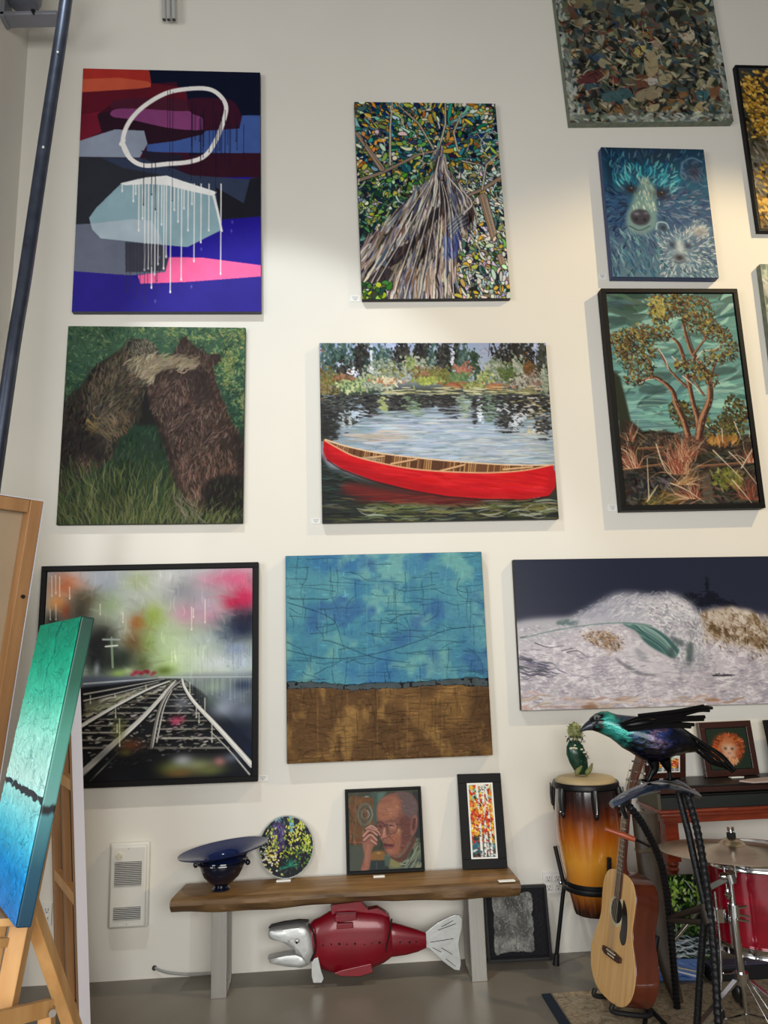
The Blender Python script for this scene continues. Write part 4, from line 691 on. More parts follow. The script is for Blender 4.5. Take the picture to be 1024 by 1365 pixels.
def art_blue_brown():
    s = Art([(62, 63), (842, 43), (900, 865), (68, 902)], 266, 278, (70, 130, 150), 21); r = s.r
    n1, n2, n3 = s.noise(5, 5, 1, 4), s.noise(60, 12, 2, 2), s.noise(12, 60, 3, 2); fine = s.noise(90, 90, 4, 2)
    s.mix(np.clip((n1-.42)*5, 0, 1), (58, 112, 152)); s.mix(np.clip((s.noise(4, 4, 9, 3)-.5)*5, 0, 1)*.8, (92, 150, 158)); s.mix(np.clip((s.noise(9, 9, 19, 3)-.56)*6, 0, 1)*.7, (116, 168, 160))
    s.mix(np.clip((s.noise(7, 7, 29, 3)-.57)*6, 0, 1)*.7, (52, 92, 142))
    H = .5+.3*(n2-.5)+.3*(n3-.5)+.5*(fine-.5)
    top = [(55, 572), (150, 566), (230, 570), (310, 580), (420, 570), (560, 566), (680, 560), (790, 550), (890, 553)]
    bot = [(890, 585), (790, 583), (680, 580), (560, 588), (430, 596), (330, 602), (230, 594), (130, 596), (55, 600)]
    jag = lambda p: [(x+r.uniform(-5, 5), y+r.uniform(-4, 4)) for x, y in spl(p, 5)]
    t, b = jag(top), jag(bot)
    bm = s.mask(b+[(55, 960), (960, 960)][0:2] if 0 else [(900, 580)]+b+[(50, 930), (930, 930)])
    br = s.im.copy(); s.mix(bm, (92, 66, 40)); s.mix(bm*np.clip((n1-.48)*5, 0, 1)*.8, (70, 50, 32)); s.mix(bm*np.clip((s.noise(6, 5, 39, 3)-.52)*5, 0, 1)*.8, (126, 94, 54)); s.mix(bm*np.clip((s.noise(14, 9, 41, 3)-.6)*6, 0, 1)*.7, (150, 116, 66))
    s.poly(t+b, (22, 22, 26))
    band = s.mask(t+b); H -= band*.8; H += (s.blur(s.mask([(900, 580)]+b+[(50, 930), (930, 930)]), 1)-bm)*.5
    cr = np.zeros((s.h, s.w)); keep = s.im.copy(); s.im[:] = 0
    def walk(x, y, a, n, w, v=255):
        p = [(x, y)]
        for i in range(n): a += r.normal(0, .25); a += .15*math.sin(4*a)*-1; x += 7*math.cos(a); y += 7*math.sin(a); p.append((x, y))
        s.line(p, w, w*.6, (v, v, v), .9, px=True)
    for i in range(130): walk(r.uniform(0, s.w), r.uniform(0, s.h*.66), r.choice([0, 1.57, 3.14, .5]), r.randint(3, 11), .9)
    for i in range(110): walk(r.uniform(0, s.w), r.uniform(s.h*.66, s.h), r.choice([0, 3.14, 1.57, 0]), r.randint(3, 10), .8)
    for q in ([(70, 440), (200, 470), (330, 470), (480, 440), (600, 400), (720, 355), (870, 340)], [(70, 250), (200, 290), (260, 330), (190, 350)], [(480, 330), (520, 300), (600, 290)], [(210, 400), (260, 410), (420, 470), (560, 490)]): s.line(spl(q, 6), 2.6, 2.2, (255, 255, 255))
    cr = s.im[..., 0].copy(); s.im = keep
    for x in (385, 640, 200, 430, 700, 550): s.line([(x, 70), (x+r.uniform(-10, 10), 560)], 3, 3, (110, 160, 160), .35)
    for x in (190, 550, 690, 430, 310): s.line([(x, 610), (x+4, 870)], 3, 3, (150, 112, 62), .5)
    s.strokes((1-bm)*1., 900, 9, 1.2, lambda x, y: r.choice([0, 1.57]), lambda x, y: np.clip(s.im[min(s.h-1, int(y)), min(s.w-1, int(x))]*255*r.uniform(.75, 1.25), 0, 255), .7, .1, 4)
    s.strokes(bm*1.+1e-9, 700, 11, 1.2, lambda x, y: r.choice([0, 0, 1.57]), lambda x, y: np.clip(s.im[min(s.h-1, int(y)), min(s.w-1, int(x))]*255*r.uniform(.65, 1.4), 0, 255), .7, .1, 4)
    s.mix(cr*.75*(1-bm), (28, 50, 66)); s.mix(cr*.7*bm, (40, 28, 20))
    s.H = H-.5*cr
    return s

def art_wave():
    s = Art([(52, 75), (1240, 57), (1275, 616), (93, 645)], 420, 205, (40, 44, 62), 23); r = s.r
    s.ramp([(0, (36, 41, 58)), (.18, (42, 46, 62)), (.36, (60, 62, 78)), (.44, (150, 146, 154)), (.6, (196, 190, 196)), (1, (176, 168, 174))])
    n = s.noise(30, 14, 2, 4); n2 = s.noise(14, 7, 3, 4); fg = s.noise(80, 40, 7, 3)
    s.poly([(70, 180), (200, 140), (300, 110), (420, 130), (420, 200), (70, 230)], (33, 38, 55), .6, soft=14)
    s.poly([(40, 60), (60, 320), (320, 290), (420, 215), (640, 200), (760, 250), (1000, 280), (1100, 320), (1280, 320), (1280, 50)], (40, 44, 61), .9, soft=10)
    # island trees
    for x, y, rx, ry in ((720, 225, 22, 18), (745, 215, 16, 14), (800, 230, 40, 26), (795, 180, 5, 36), (840, 240, 40, 14), (890, 250, 30, 10), (815, 215, 22, 14), (770, 245, 40, 12), (705, 235, 10, 24)):
        px, py = s.T([(x, y)])[0]
        for i in range(int(rx*ry*.12)+12): s.leaf(px+r.normal(0, rx*.5)*s.k, py+r.normal(0, ry*.5)*s.k, 5, 1.6, r.normal(0, .3), (24, 27, 38), .9)
    s.line([(795, 145), (797, 230)], 3, 4, (24, 27, 38)); s.line([(785, 150), (806, 150)], 3, 3, (24, 27, 38)); s.line([(783, 172), (808, 170)], 3, 3, (24, 27, 38)); s.line([(728, 200), (730, 250)], 3, 4, (24, 27, 38))
    # back breaker (sandy)
    bk = [(760, 290), (810, 265), (890, 258), (960, 275), (1010, 320), (1100, 400), (1280, 470), (1280, 560), (780, 400)]
    m = s.mask(bk, 0, 8); s.mix(m, (186, 172, 158)); s.mix(m*np.clip((n-.48)*6, 0, 1), (120, 96, 70)); s.mix(m*np.clip((n2-.52)*6, 0, 1), (206, 196, 188))
    for q in ([(775, 310), (830, 330), (900, 350), (950, 380), (900, 390), (800, 350)], [(940, 300), (990, 310), (1030, 380), (1060, 440), (1010, 430), (960, 390)], [(890, 340), (940, 330), (950, 390), (920, 400)]): 
        mm = s.mask(q, 1, 5); s.mix(mm*np.clip((fg-.3)*3, 0, 1), (104, 82, 56)); s.mix(mm*np.clip((fg-.6)*6, 0, 1), (70, 58, 44))
    for x in (960, 985, 1010, 930, 905): s.line(spl([(x, 290), (x+10, 340), (x+6, 400)], 4), 8, 3, (178, 158, 132), .6)
    # spray of the main wave
    sp = [(250, 320), (360, 260), (440, 215), (520, 212), (600, 220), (660, 214), (720, 245), (765, 300), (775, 380), (760, 480), (700, 500), (640, 420), (560, 350), (460, 320), (300, 340)]
    m = s.mask(sp, 1, 14); s.mix(m*.95, (186, 184, 192)); s.mix(m*np.clip((n2-.45)*4, 0, 1)*.8, (214, 212, 216)); s.mix(m*np.clip((.47-n2)*6, 0, 1)*.6, (140, 142, 152))
    m = s.mask([(300, 300), (430, 235), (520, 215), (560, 300), (420, 320)], 1, 18); s.mix(m*.5, (150, 150, 164))
    m = s.mask([(640, 225), (700, 235), (765, 320), (770, 390), (720, 330), (660, 280)], 1, 8); s.mix(m*np.clip((fg-.3)*2, 0, 1)*.9, (222, 220, 222))
    m = s.mask([(700, 300), (740, 310), (760, 370), (740, 400), (700, 350)], 1, 8); s.mix(m*.8, (124, 124, 132))
    # foam field
    ff = s.mask([(70, 380), (300, 330), (460, 320), (560, 420), (700, 500), (800, 380), (1000, 430), (1280, 520), (1290, 640), (80, 660)], 0, 8)
    s.mix(ff, (188, 181, 188)); s.mix(ff*np.clip((fg-.5)*6, 0, 1)*.8, (220, 216, 220)); s.mix(ff*np.clip((.46-n)*7, 0, 1)*.6, (150, 144, 156))
    m = s.mask([(70, 320), (200, 300), (300, 310), (300, 350), (80, 400)], 1, 10); s.mix(m*.9, (176, 174, 180)); s.mix(s.mask([(220, 315), (260, 305), (300, 315), (290, 328), (230, 328)], 1, 3)*.9, (92, 112, 112))
    m = s.mask([(320, 370), (380, 350), (430, 360), (470, 410), (430, 425), (370, 400)], 1, 8); s.mix(m*np.clip((fg-.3)*3, 0, 1), (150, 120, 92)); m = s.mask([(390, 370), (440, 370), (460, 415), (420, 415)], 1, 6); s.mix(m*np.clip((n-.35)*4, 0, 1), (100, 84, 64))
    # fine spray and foam texture
    cx, cy = s.T([(560, 420)])[0]
    arc = lambda x, y: math.atan2(y-cy, x-cx)+1.57
    s.strokes(s.mask([(440, 225), (600, 216), (700, 235), (770, 310), (775, 420), (720, 470), (660, 380), (560, 320), (440, 310)], 1, 8)+1e-9, 900, 9, 1.3, arc, [(214, 212, 216), (170, 168, 178), (236, 234, 236), (146, 146, 158), (200, 198, 204)], .5, .35, 8, .05)
    s.strokes(s.mask([(560, 250), (700, 250), (765, 330), (770, 480), (690, 500), (640, 420), (600, 330)], 1, 8)+1e-9, 500, 5, 2, arc, [(236, 234, 236), (150, 150, 160), (222, 220, 224), (120, 122, 132)], .55, .8, 8)
    s.strokes(s.mask([(240, 330), (420, 230), (620, 205), (720, 235), (640, 225), (440, 250), (300, 320)], 0, 10)+1e-9, 420, 7, 1.2, -.5, [(170, 170, 182), (130, 132, 148), (196, 194, 202)], .4, .3, 8)
    s.strokes(s.mask([(760, 280), (960, 270), (1100, 400), (1280, 480), (1280, 560), (780, 400)], 0, 6)+1e-9, 700, 6, 1.6, 1.0, [(206, 194, 182), (150, 126, 98), (104, 84, 60), (222, 214, 206), (84, 70, 52)], .55, .5, 8)
    s.strokes(s.mask([(80, 330), (460, 325), (560, 420), (720, 500), (800, 390), (1280, 530), (1280, 620), (90, 640)], 0, 6)+1e-9, 2600, 6, 1.3, lambda x, y: .08+.3*math.sin(x*.05+y*.1), [(226, 221, 227), (160, 152, 164), (206, 200, 207), (130, 124, 138), (240, 236, 240), (182, 174, 182)], .5, .35, 8)
    s.strokes(s.mask([(310, 365), (440, 355), (475, 415), (400, 425)], 1, 8)+1e-9, 160, 5, 1.8, .8, [(126, 98, 72), (170, 142, 114), (90, 74, 56), (206, 192, 178)], .7, .6, 8)
    # green face
    g = [(470, 322), (530, 325), (590, 340), (640, 375), (680, 420), (665, 450), (640, 445), (590, 420), (550, 390), (520, 350)]
    s.poly(g, (66, 100, 98), 1, 1, 2); gm = s.mask(g, 1, 1)
    def gl(): 
        for i in range(46):
            o = r.uniform(-6, 50); s.line(spl([(470+r.uniform(-10, 60), 322+o*.2), (560, 340+o*.8), (620, 380+o*.9), (670, 440+o)], 6), 4, 2, [(116, 150, 144), (40, 72, 72), (86, 122, 118), (150, 176, 170), (52, 88, 86)][r.randint(5)], .7)
    s.keep(gm, gl); s.line(spl([(90, 378), (180, 355), (290, 335), (400, 322), (500, 320), (580, 330)], 6), 4, 5, (104, 132, 128), .8)
    for q in ([(650, 370), (700, 390), (690, 410), (660, 390)], [(710, 400), (735, 400), (730, 470), (708, 480)], [(640, 420), (662, 410), (660, 450), (640, 445)]): s.poly(q, (70, 84, 86), .8, 1, 4)
    m = s.mask([(490, 390), (540, 420), (600, 460), (660, 490), (640, 520), (560, 510), (480, 450)], 1, 14); s.mix(m*.8, (200, 196, 202)); m = s.mask([(515, 415), (550, 430), (560, 460), (530, 455)], 1, 6); s.mix(m*.7, (140, 140, 146))
    m = s.mask([(660, 470), (740, 470), (760, 400), (780, 460), (740, 500), (690, 510)], 1, 12); s.mix(m*.6, (150, 150, 158))
    for q in ([(440, 450), (490, 480), (540, 505), (610, 515), (600, 520), (520, 512), (460, 475)],): s.poly(q, (120, 118, 124), .9, 1, 3)
    s.poly([(800, 515), (850, 512), (900, 516), (860, 521), (805, 521)], (58, 58, 66)); s.line([(815, 513), (830, 510)], 3, 3, (58, 58, 66))
    low = s.mask([(80, 400), (300, 420), (1000, 480), (1280, 520), (1290, 620), (90, 640)], 0, 10)+1e-9
    s.strokes(low, 500, 14, 1.4, lambda x, y: .15*math.sin(x*.03), [(150, 144, 156), (120, 114, 128), (210, 206, 212), (226, 222, 226), (170, 160, 168)], .6, .12, 8)
    s.strokes(s.mask([(85, 440), (180, 470), (240, 510), (90, 520)], 0, 6)+1e-9, 60, 18, 2, .25, [(90, 88, 104), (120, 116, 130), (70, 70, 86)], .7, .12)
    for q in ([(140, 395), (190, 412), (250, 405)], [(260, 430), (300, 425), (325, 440)], [(84, 375), (110, 368)], [(240, 425), (280, 415)]): s.line(spl(q, 4), 4, 2, (60, 56, 60), .8)
    s.strokes(s.mask([(90, 590), (500, 590), (900, 600), (900, 640), (90, 650)], 0, 6)+1e-9, 70, 26, 3, -.05, [(170, 140, 118), (190, 164, 146), (206, 196, 196)], .6, .12)
    s.poly([(310, 630), (350, 622), (380, 634), (340, 640)], (140, 100, 72), .8, 1, 2); s.poly([(770, 604), (810, 600), (830, 612), (780, 614)], (150, 112, 84), .8, 1, 2)
    return s

def art_teal():
    s = Art([(0, 0), (100, 0), (100, 100), (0, 100)], 120, 400, (60, 180, 160), 25); r = s.r
    s.ramp([(0, (14, 126, 98)), (.14, (24, 162, 128)), (.28, (74, 200, 168)), (.42, (158, 236, 218)), (.58, (196, 244, 236)), (.66, (150, 230, 232)), (.76, (84, 200, 230)), (.87, (28, 142, 214)), (1, (60, 124, 196))])  # green to blue fade; pale middle stops also hold painted-in window glare
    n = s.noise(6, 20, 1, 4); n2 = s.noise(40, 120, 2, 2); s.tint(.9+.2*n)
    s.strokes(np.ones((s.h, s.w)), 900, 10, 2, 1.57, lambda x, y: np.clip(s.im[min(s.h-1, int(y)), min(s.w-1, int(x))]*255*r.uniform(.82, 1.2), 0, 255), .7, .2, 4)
    top = [(-2, 60.6)]+[(x, 60.6+.0*x+r.uniform(-.5, .5)) for x in range(0, 100, 4)]+[(102, 60.6)]
    bot = [(102, 62.8)]+[(x, 62.8+r.uniform(-.7, .7)) for x in range(98, -1, -4)]+[(-2, 63)]
    s.poly(top+bot, (62, 66, 74)); band = s.mask(top+bot)
    keep = s.im.copy(); s.im[:] = 0
    for i in range(260):
        x, y, a = r.uniform(0, s.w), r.uniform(0, s.h), r.choice([1.57, 1.57, 0, .8]); p = [(x, y)]
        for k in range(r.randint(3, 9)): a += r.normal(0, .4); x += 4*math.cos(a); y += 5*math.sin(a); p.append((x, y))
        s.line(p, 1.1, .6, (255, 255, 255), .9, px=True)
    for p in ([(60, 0), (52, 6), (58, 12), (48, 18), (50, 26)],): s.line(p, 1.6, 1, (255, 255, 255))
    cr = s.im[..., 0].copy(); s.im = keep; s.mix(cr*.5, (10, 60, 70))
    s.H = .5+.6*(n2-.5)+.6*(s.noise(20, 80, 5, 2)-.5)-.5*cr-.5*band
    return s

def art_portrait():
    s = Art([(28, 155), (905, 130), (965, 1100), (55, 1135)], 150, 158, (74, 78, 64), 27); r = s.r; P = s.poly
    full = np.ones((s.h, s.w))
    s.strokes(full, 260, 20, 6, lambda x, y: r.uniform(0, 3), [(84, 84, 70), (70, 78, 70), (90, 80, 62), (64, 70, 62)], .7)
    P([(50, 200), (250, 210), (360, 230), (360, 780), (60, 790)], (122, 82, 54)); s.strokes(s.mask([(50, 200), (360, 230), (360, 780), (60, 790)]), 120, 14, 5, 1.5, [(136, 86, 52), (110, 80, 56), (96, 84, 62), (146, 92, 54)], .7)
    P([(300, 165), (500, 160), (430, 300), (400, 560), (350, 500), (350, 240)], (72, 98, 88), .95, soft=6); P([(400, 160), (520, 150), (440, 260), (400, 300)], (96, 130, 118), .8, soft=10)
    for rr, c, w in ((105, (110, 112, 96), 30), (75, (84, 92, 82), 22), (45, (110, 116, 104), 16)): s.line(spl([(245+rr*.85*math.cos(a), 425+rr*1.25*math.sin(a)) for a in np.linspace(0, 6.28, 12)], 4), w, w, c, .85)
    s.line(spl([(300, 330), (340, 430), (300, 530)], 4), 12, 8, (150, 152, 138), .7); s.line(spl([(275, 380), (300, 430), (280, 470)], 4), 10, 6, (190, 190, 180), .8); s.blob(265, 208, 30, 8, (190, 200, 190), .9)
    s.line([(130, 230), (125, 560), (105, 720)], 10, 8, (130, 118, 84), .7); s.line([(105, 770), (210, 780)], 8, 8, (168, 116, 90), .8)
    P([(60, 810), (230, 820), (250, 1130), (60, 1130)], (84, 92, 82), .9, soft=6); P([(340, 900), (480, 890), (500, 1000), (330, 1010)], (158, 108, 54), .9, 1, 6); s.blob(420, 910, 26, 12, (206, 170, 100), .8)
    P([(320, 1000), (500, 1000), (540, 1120), (310, 1130)], (50, 62, 64), .95, soft=4); s.line([(395, 1030), (395, 1110)], 8, 6, (110, 120, 120), .7)
    P([(840, 150), (905, 150), (960, 760), (860, 720)], (56, 58, 60), .95, soft=6)
    # shirt
    P([(480, 960), (560, 900), (880, 740), (950, 800), (970, 1110), (560, 1120)], (104, 116, 98), 1, soft=3); s.strokes(s.mask([(720, 1000), (890, 760), (960, 1080), (760, 1100)]), 60, 24, 4, -1.0, [(136, 150, 126), (76, 88, 80), (150, 156, 120), (60, 72, 72)], .8, .15)
    P([(560, 985), (700, 1010), (680, 1090), (570, 1080)], (150, 144, 90), .9, 1, 4); P([(490, 940), (570, 960), (560, 1060), (500, 1080)], (82, 104, 92), .9, soft=4); s.line([(700, 1050), (760, 1060), (800, 1010)], 12, 8, (184, 190, 178), .8)
    # neck, head
    P([(560, 940), (700, 960), (880, 700), (860, 820), (720, 1020), (600, 990)], (106, 66, 58), 1, 1, 4)
    head = [(400, 330), (440, 250), (520, 190), (640, 160), (760, 165), (860, 230), (900, 330), (890, 480), (860, 660), (800, 800), (720, 920), (640, 970), (560, 940), (500, 870), (480, 800), (455, 760), (410, 660), (395, 560), (398, 430)]
    P(head, (142, 90, 76), 1, 1, 2); hm = s.mask(head, 1)
    P([(640, 160), (780, 165), (870, 240), (900, 340), (885, 470), (800, 500), (720, 400), (700, 260)], (112, 92, 92), .95, 1, 10)
    P([(400, 330), (500, 220), (640, 220), (680, 330), (660, 450), (560, 500), (420, 500)], (178, 112, 84), .9, 1, 14); s.blob(560, 380, 80, 50, (196, 132, 102), .7); s.blob(520, 260, 90, 30, (150, 90, 74), .6)
    P([(690, 480), (800, 470), (840, 660), (780, 800), (690, 880), (640, 740)], (112, 66, 62), .8, 1, 14)
    P([(540, 720), (660, 620), (700, 700), (690, 860), (620, 930), (530, 880)], (172, 104, 78), .9, 1, 12); s.blob(670, 640, 34, 40, (206, 150, 100), .7); s.blob(560, 890, 60, 34, (186, 116, 92), .8)
    s.keep(hm, lambda: s.strokes(hm, 260, 9, 2.6, lambda x, y: r.uniform(-.6, 1), lambda x, y: np.clip(s.im[min(s.h-1, int(y)), min(s.w-1, int(x))]*255*r.uniform(.86, 1.16), 0, 255), .6, .3, 6))
    for q in ([(430, 420), (560, 400), (680, 440)], [(440, 360), (560, 340), (660, 370)], [(450, 300), (560, 280)]): s.line(spl(q, 5), 8, 5, (136, 84, 68), .5)
    # eyes, glasses, nose, mouth, ear
    s.blob(440, 570, 44, 40, (120, 66, 66), .8); s.blob(590, 585, 60, 46, (196, 130, 110), .9); s.line([(400, 530), (440, 512), (480, 540)], 14, 8, (96, 62, 58), .8, 1); s.line([(530, 545), (580, 520), (640, 540)], 16, 8, (170, 120, 100), .9, 1)
    s.line([(555, 572), (580, 566), (610, 578)], 14, 8, (34, 24, 26), .95); s.line([(425, 575), (455, 585)], 12, 8, (60, 36, 40), .9)
    for c in ([(395, 540), (480, 545), (490, 640), (420, 660), (398, 600)], [(530, 530), (640, 530), (640, 640), (580, 675), (530, 640)]): s.line(spl(c, 5, True), 8, 8, (84, 50, 48), .8)
    s.line([(480, 570), (530, 560)], 9, 9, (60, 44, 44), .9); s.line([(640, 560), (830, 560)], 9, 7, (92, 58, 56), .7)
    P([(480, 600), (520, 600), (545, 700), (500, 740), (450, 730), (460, 680)], (190, 124, 104), .95, 1, 4); s.line([(490, 610), (482, 700)], 12, 8, (216, 160, 136), .8); P([(505, 560), (540, 590), (540, 690), (515, 690)], (110, 72, 60), .8, 1, 4); s.line([(470, 735), (520, 720), (550, 700)], 12, 6, (106, 50, 50), .9, 1)
    P([(480, 795), (540, 800), (610, 810), (590, 850), (520, 850), (490, 830)], (112, 56, 62), .95, 1, 2); s.line([(485, 800), (540, 812), (615, 808)], 9, 5, (70, 30, 36), .9); s.line([(520, 840), (590, 842)], 10, 6, (176, 110, 108), .8); s.line([(550, 700), (600, 760), (625, 850)], 9, 6, (110, 58, 52), .6, 1)
    P([(840, 460), (880, 440), (905, 480), (900, 600), (860, 690), (820, 680), (820, 560)], (150, 96, 86), 1, 1, 3); P([(850, 490), (880, 480), (885, 580), (850, 640), (835, 580)], (96, 54, 52), .8, 1, 4); s.line([(860, 470), (890, 490), (880, 590)], 9, 6, (184, 130, 116), .8, 1)
    # hand and forearm
    P([(215, 740), (340, 700), (400, 740), (340, 860), (320, 1000), (290, 1120), (200, 1125), (240, 960)], (166, 106, 86), 1, 1, 3); s.line([(290, 820), (270, 960), (240, 1110)], 40, 50, (186, 122, 100), .6); s.blob(235, 1060, 26, 60, (170, 84, 70), .6)
    for q, w in (([(270, 610), (330, 580), (400, 620)], 44), ([(230, 700), (310, 630), (400, 690)], 44), ([(240, 750), (320, 690), (395, 755)], 46), ([(330, 760), (390, 800)], 46), ([(290, 600), (400, 640), (440, 690)], 30)):
        s.line(spl(q, 5), w, w*.8, (110, 62, 56)); s.line(spl([(a-3, b-5) for a, b in q], 5), w*.75, w*.6, (188, 128, 110)); s.line(spl([(a-4, b-12) for a, b in q], 5), w*.25, w*.2, (216, 170, 154), .7)
    g = s.im.mean(2, keepdims=True); s.im = (g+(s.im-g)*.85)*.86
    return s

def birch(w, h, seed, mat=False):
    s = Art([(0, 0), (100, 0), (100, 300), (0, 300)], w, h, (200, 190, 150), seed); r = s.r
    s.ramp([(0, (150, 190, 190)), (.2, (196, 190, 120)), (.45, (200, 150, 60)), (.7, (120, 70, 40)), (.82, (70, 110, 120)), (1, (40, 60, 60))])
    f = np.ones((s.h, s.w)); up = np.clip(1-np.abs(s.Y/s.h-.4)*2.2, 0.02, 1)
    s.strokes((s.Y < s.h*.25)*1., 40, 10, 4, 1.4, [(120, 180, 190), (196, 214, 206), (226, 220, 160), (90, 150, 120)], .9)
    s.strokes(up, 260, 6, 3.4, 1.2, [(226, 180, 50), (206, 70, 36), (190, 44, 40), (236, 200, 90), (200, 120, 40), (60, 70, 40), (236, 226, 190)], .95, .8)
    s.strokes((s.Y > s.h*.72)*1., 80, 8, 3, .3, [(50, 110, 130), (90, 150, 160), (30, 40, 40), (140, 60, 40), (200, 210, 200)], .9, .5)
    for x, x2, w_ in ((36, 40, 9), (62, 55, 8), (75, 82, 8), (50, 70, 5)):
        s.line([(x, 0), ((x+x2)/2+2, 150), (x2, 292)], w_, w_*1.3, (232, 230, 224))
        for i in range(22): t = r.rand(); xx = x+(x2-x)*t; s.line([(xx-w_*.4, t*292), (xx+r.uniform(-.1, .5)*w_, t*292+3)], 3, 2, (30, 28, 30))
    s.strokes(up, 150, 5, 3, 1.2, [(206, 60, 36), (220, 120, 40), (186, 40, 40), (236, 190, 60)], .95, .8)
    return s
def art_birch(): return birch(38, 104, 29)
def art_birch_small(): return birch(44, 44, 30)

def art_plate():
    s = Art([(612, 62), (963, 62), (963, 445), (612, 445)], 90, 98, (34, 34, 40), 31); r = s.r
    s.poly([(700, 60), (960, 60), (960, 180), (700, 160)], (120, 176, 190))
    for x in (700, 790, 890, 860, 940):
        s.poly([(x-20, 60), (x+12, 60), (x+40, 340), (x-50, 340)], (36, 32, 44) if x != 740 else (80, 70, 120), .9)
    s.poly([(690, 130), (740, 80), (775, 120), (780, 260), (720, 300), (690, 220)], (74, 62, 104)); s.strokes(s.mask([(700, 120), (770, 120), (780, 260), (720, 260)]), 50, 6, 2, 1.5, [(110, 96, 150), (50, 42, 74)], .9)
    full = np.ones((s.h, s.w)); s.strokes(full, 260, 6, 2.2, 1.4, [(34, 50, 36), (28, 30, 34), (60, 96, 60), (46, 40, 60), (90, 130, 120)], .8, .6)
    for x, y0, y1 in ((815, 80, 320), (700, 140, 320), (880, 100, 220), (915, 200, 290)):
        for i in range(60):
            t = r.rand(); px, py = s.T([(x+r.normal(0, 10+24*t), y0+(y1-y0)*t)])[0]; s.leaf(px, py, 5, 2.2, 1.57+r.normal(0, .6), [(176, 186, 50), (206, 206, 80), (120, 150, 50), (226, 220, 140)][r.randint(4)])
    for i in range(70): x, y = s.T([(r.normal(690, 30), r.normal(330, 40))])[0]; s.leaf(x, y, 3.4, 3, 0, [(226, 216, 150), (206, 190, 90), (230, 226, 206)][r.randint(3)])
    for i in range(36): x, y = s.T([(r.normal(640, 20), r.normal(240, 50))])[0]; s.leaf(x, y, 3, 2.4, 0, [(190, 200, 200), (150, 170, 150)][r.randint(2)])
    for i in range(26): a = -1.57+r.uniform(-1.5, 1.5); s.line([(810, 370), (810+70*math.cos(a)+0, 370+60*math.sin(a)+r.uniform(0, 40))], 6, 2, [(30, 110, 90), (50, 140, 110), (20, 76, 70)][i % 3], .95)
    for i in range(60): x, y = s.T([(r.normal(910, 40), r.normal(310, 40))])[0]; s.leaf(x, y, 5, 1.8, r.uniform(0, 3), [(110, 150, 60), (60, 110, 60)][r.randint(2)])
    return s

def art_ape():
    s = Art([(500, 150), (800, 143), (905, 470), (575, 500)], 60, 56, (34, 46, 36), 33); r = s.r
    cx, cy = 690, 310; px, py = s.T([(cx, cy)])[0]
    s.blob(690, 310, 128, 122, (150, 66, 30), 1, .5, 4)
    m = s.mask([(cx+126*math.cos(a), cy+122*math.sin(a)) for a in np.linspace(0, 6.28, 24)])
    s.strokes(m, 700, 5, 1.4, lambda x, y: math.atan2(y-py, x-px), [(160, 72, 34), (130, 54, 26), (184, 100, 54), (92, 38, 22)], .9, .3)
    s.blob(694, 300, 62, 80, (186, 136, 100), .95, 0, 2); s.blob(712, 360, 58, 40, (200, 152, 124), .95, .2, 2); s.blob(700, 305, 70, 28, (206, 172, 146), .85); s.blob(690, 240, 50, 26, (170, 100, 60), .8)
    for x, y in ((672, 305), (725, 308)): s.blob(x, y, 13, 11, (40, 28, 26), 1); s.blob(x-3, y-4, 4, 4, (230, 220, 210), .8)
    s.blob(702, 345, 5, 4, (60, 36, 34), .9); s.blob(716, 346, 5, 4, (60, 36, 34), .9); s.line([(672, 380), (712, 390), (745, 378)], 6, 5, (110, 70, 60), .9)
    s.strokes(s.mask([(640, 400), (780, 400), (760, 440), (680, 440)], 1)+1e-9, 60, 7, 1.4, 1.4, [(206, 166, 130), (190, 130, 90)], .9, .3)
    return s

def art_foliage():
    s = Art([(0, 0), (100, 0), (100, 150), (0, 150)], 110, 150, (24, 34, 22), 35); r = s.r
    up = (s.Y < s.h*.62)*1.; s.strokes(up, 500, 9, 4, 1.3, [(60, 100, 40), (40, 70, 32), (96, 140, 56), (24, 36, 24), (140, 176, 80), (30, 44, 30)], .95, .9)
    s.strokes(up, 90, 6, 4, 1., [(170, 196, 90), (150, 186, 130), (196, 216, 160)], .95, .9); s.strokes(up, 26, 26, 2, 1.4, [(170, 190, 196), (110, 130, 140)], .9, .15)
    wm = ((s.Y > s.h*.62) & (s.Y < s.h*.86))*1.; s.mix(wm, (30, 38, 40))
    for i in range(26): y = 94+i*1.5; s.line(spl([(x, y+r.uniform(-2, 2)+3*math.sin(x*.12+i)) for x in range(0, 104, 8)], 4), 1.4, 1.1, [(190, 204, 214), (120, 140, 150), (226, 230, 230)][i % 3], .9)
    s.strokes(wm+1e-9, 60, 7, 2, .2, [(24, 32, 26), (50, 80, 40)], .9, .5); s.strokes((s.Y > s.h*.82)*1., 160, 7, 3, 1.2, [(60, 100, 46), (34, 60, 34), (100, 140, 70)], .95, .8)
    return s

def art_floorblue():
    s = Art([(0, 0), (100, 0), (100, 60), (0, 60)], 90, 60, (84, 110, 160), 37); r = s.r
    s.strokes(np.ones((s.h, s.w)), 120, 20, 4, .3, [(76, 100, 150), (98, 124, 172), (66, 90, 140)], .6, .2)
    s.line([(0, 18), (40, 30), (100, 52)], 5, 5, (196, 200, 206)); s.line([(10, 12), (60, 26), (100, 38)], 3, 3, (206, 186, 120)); s.poly([(0, 40), (40, 50), (60, 60), (0, 60)], (70, 94, 150))
    return s

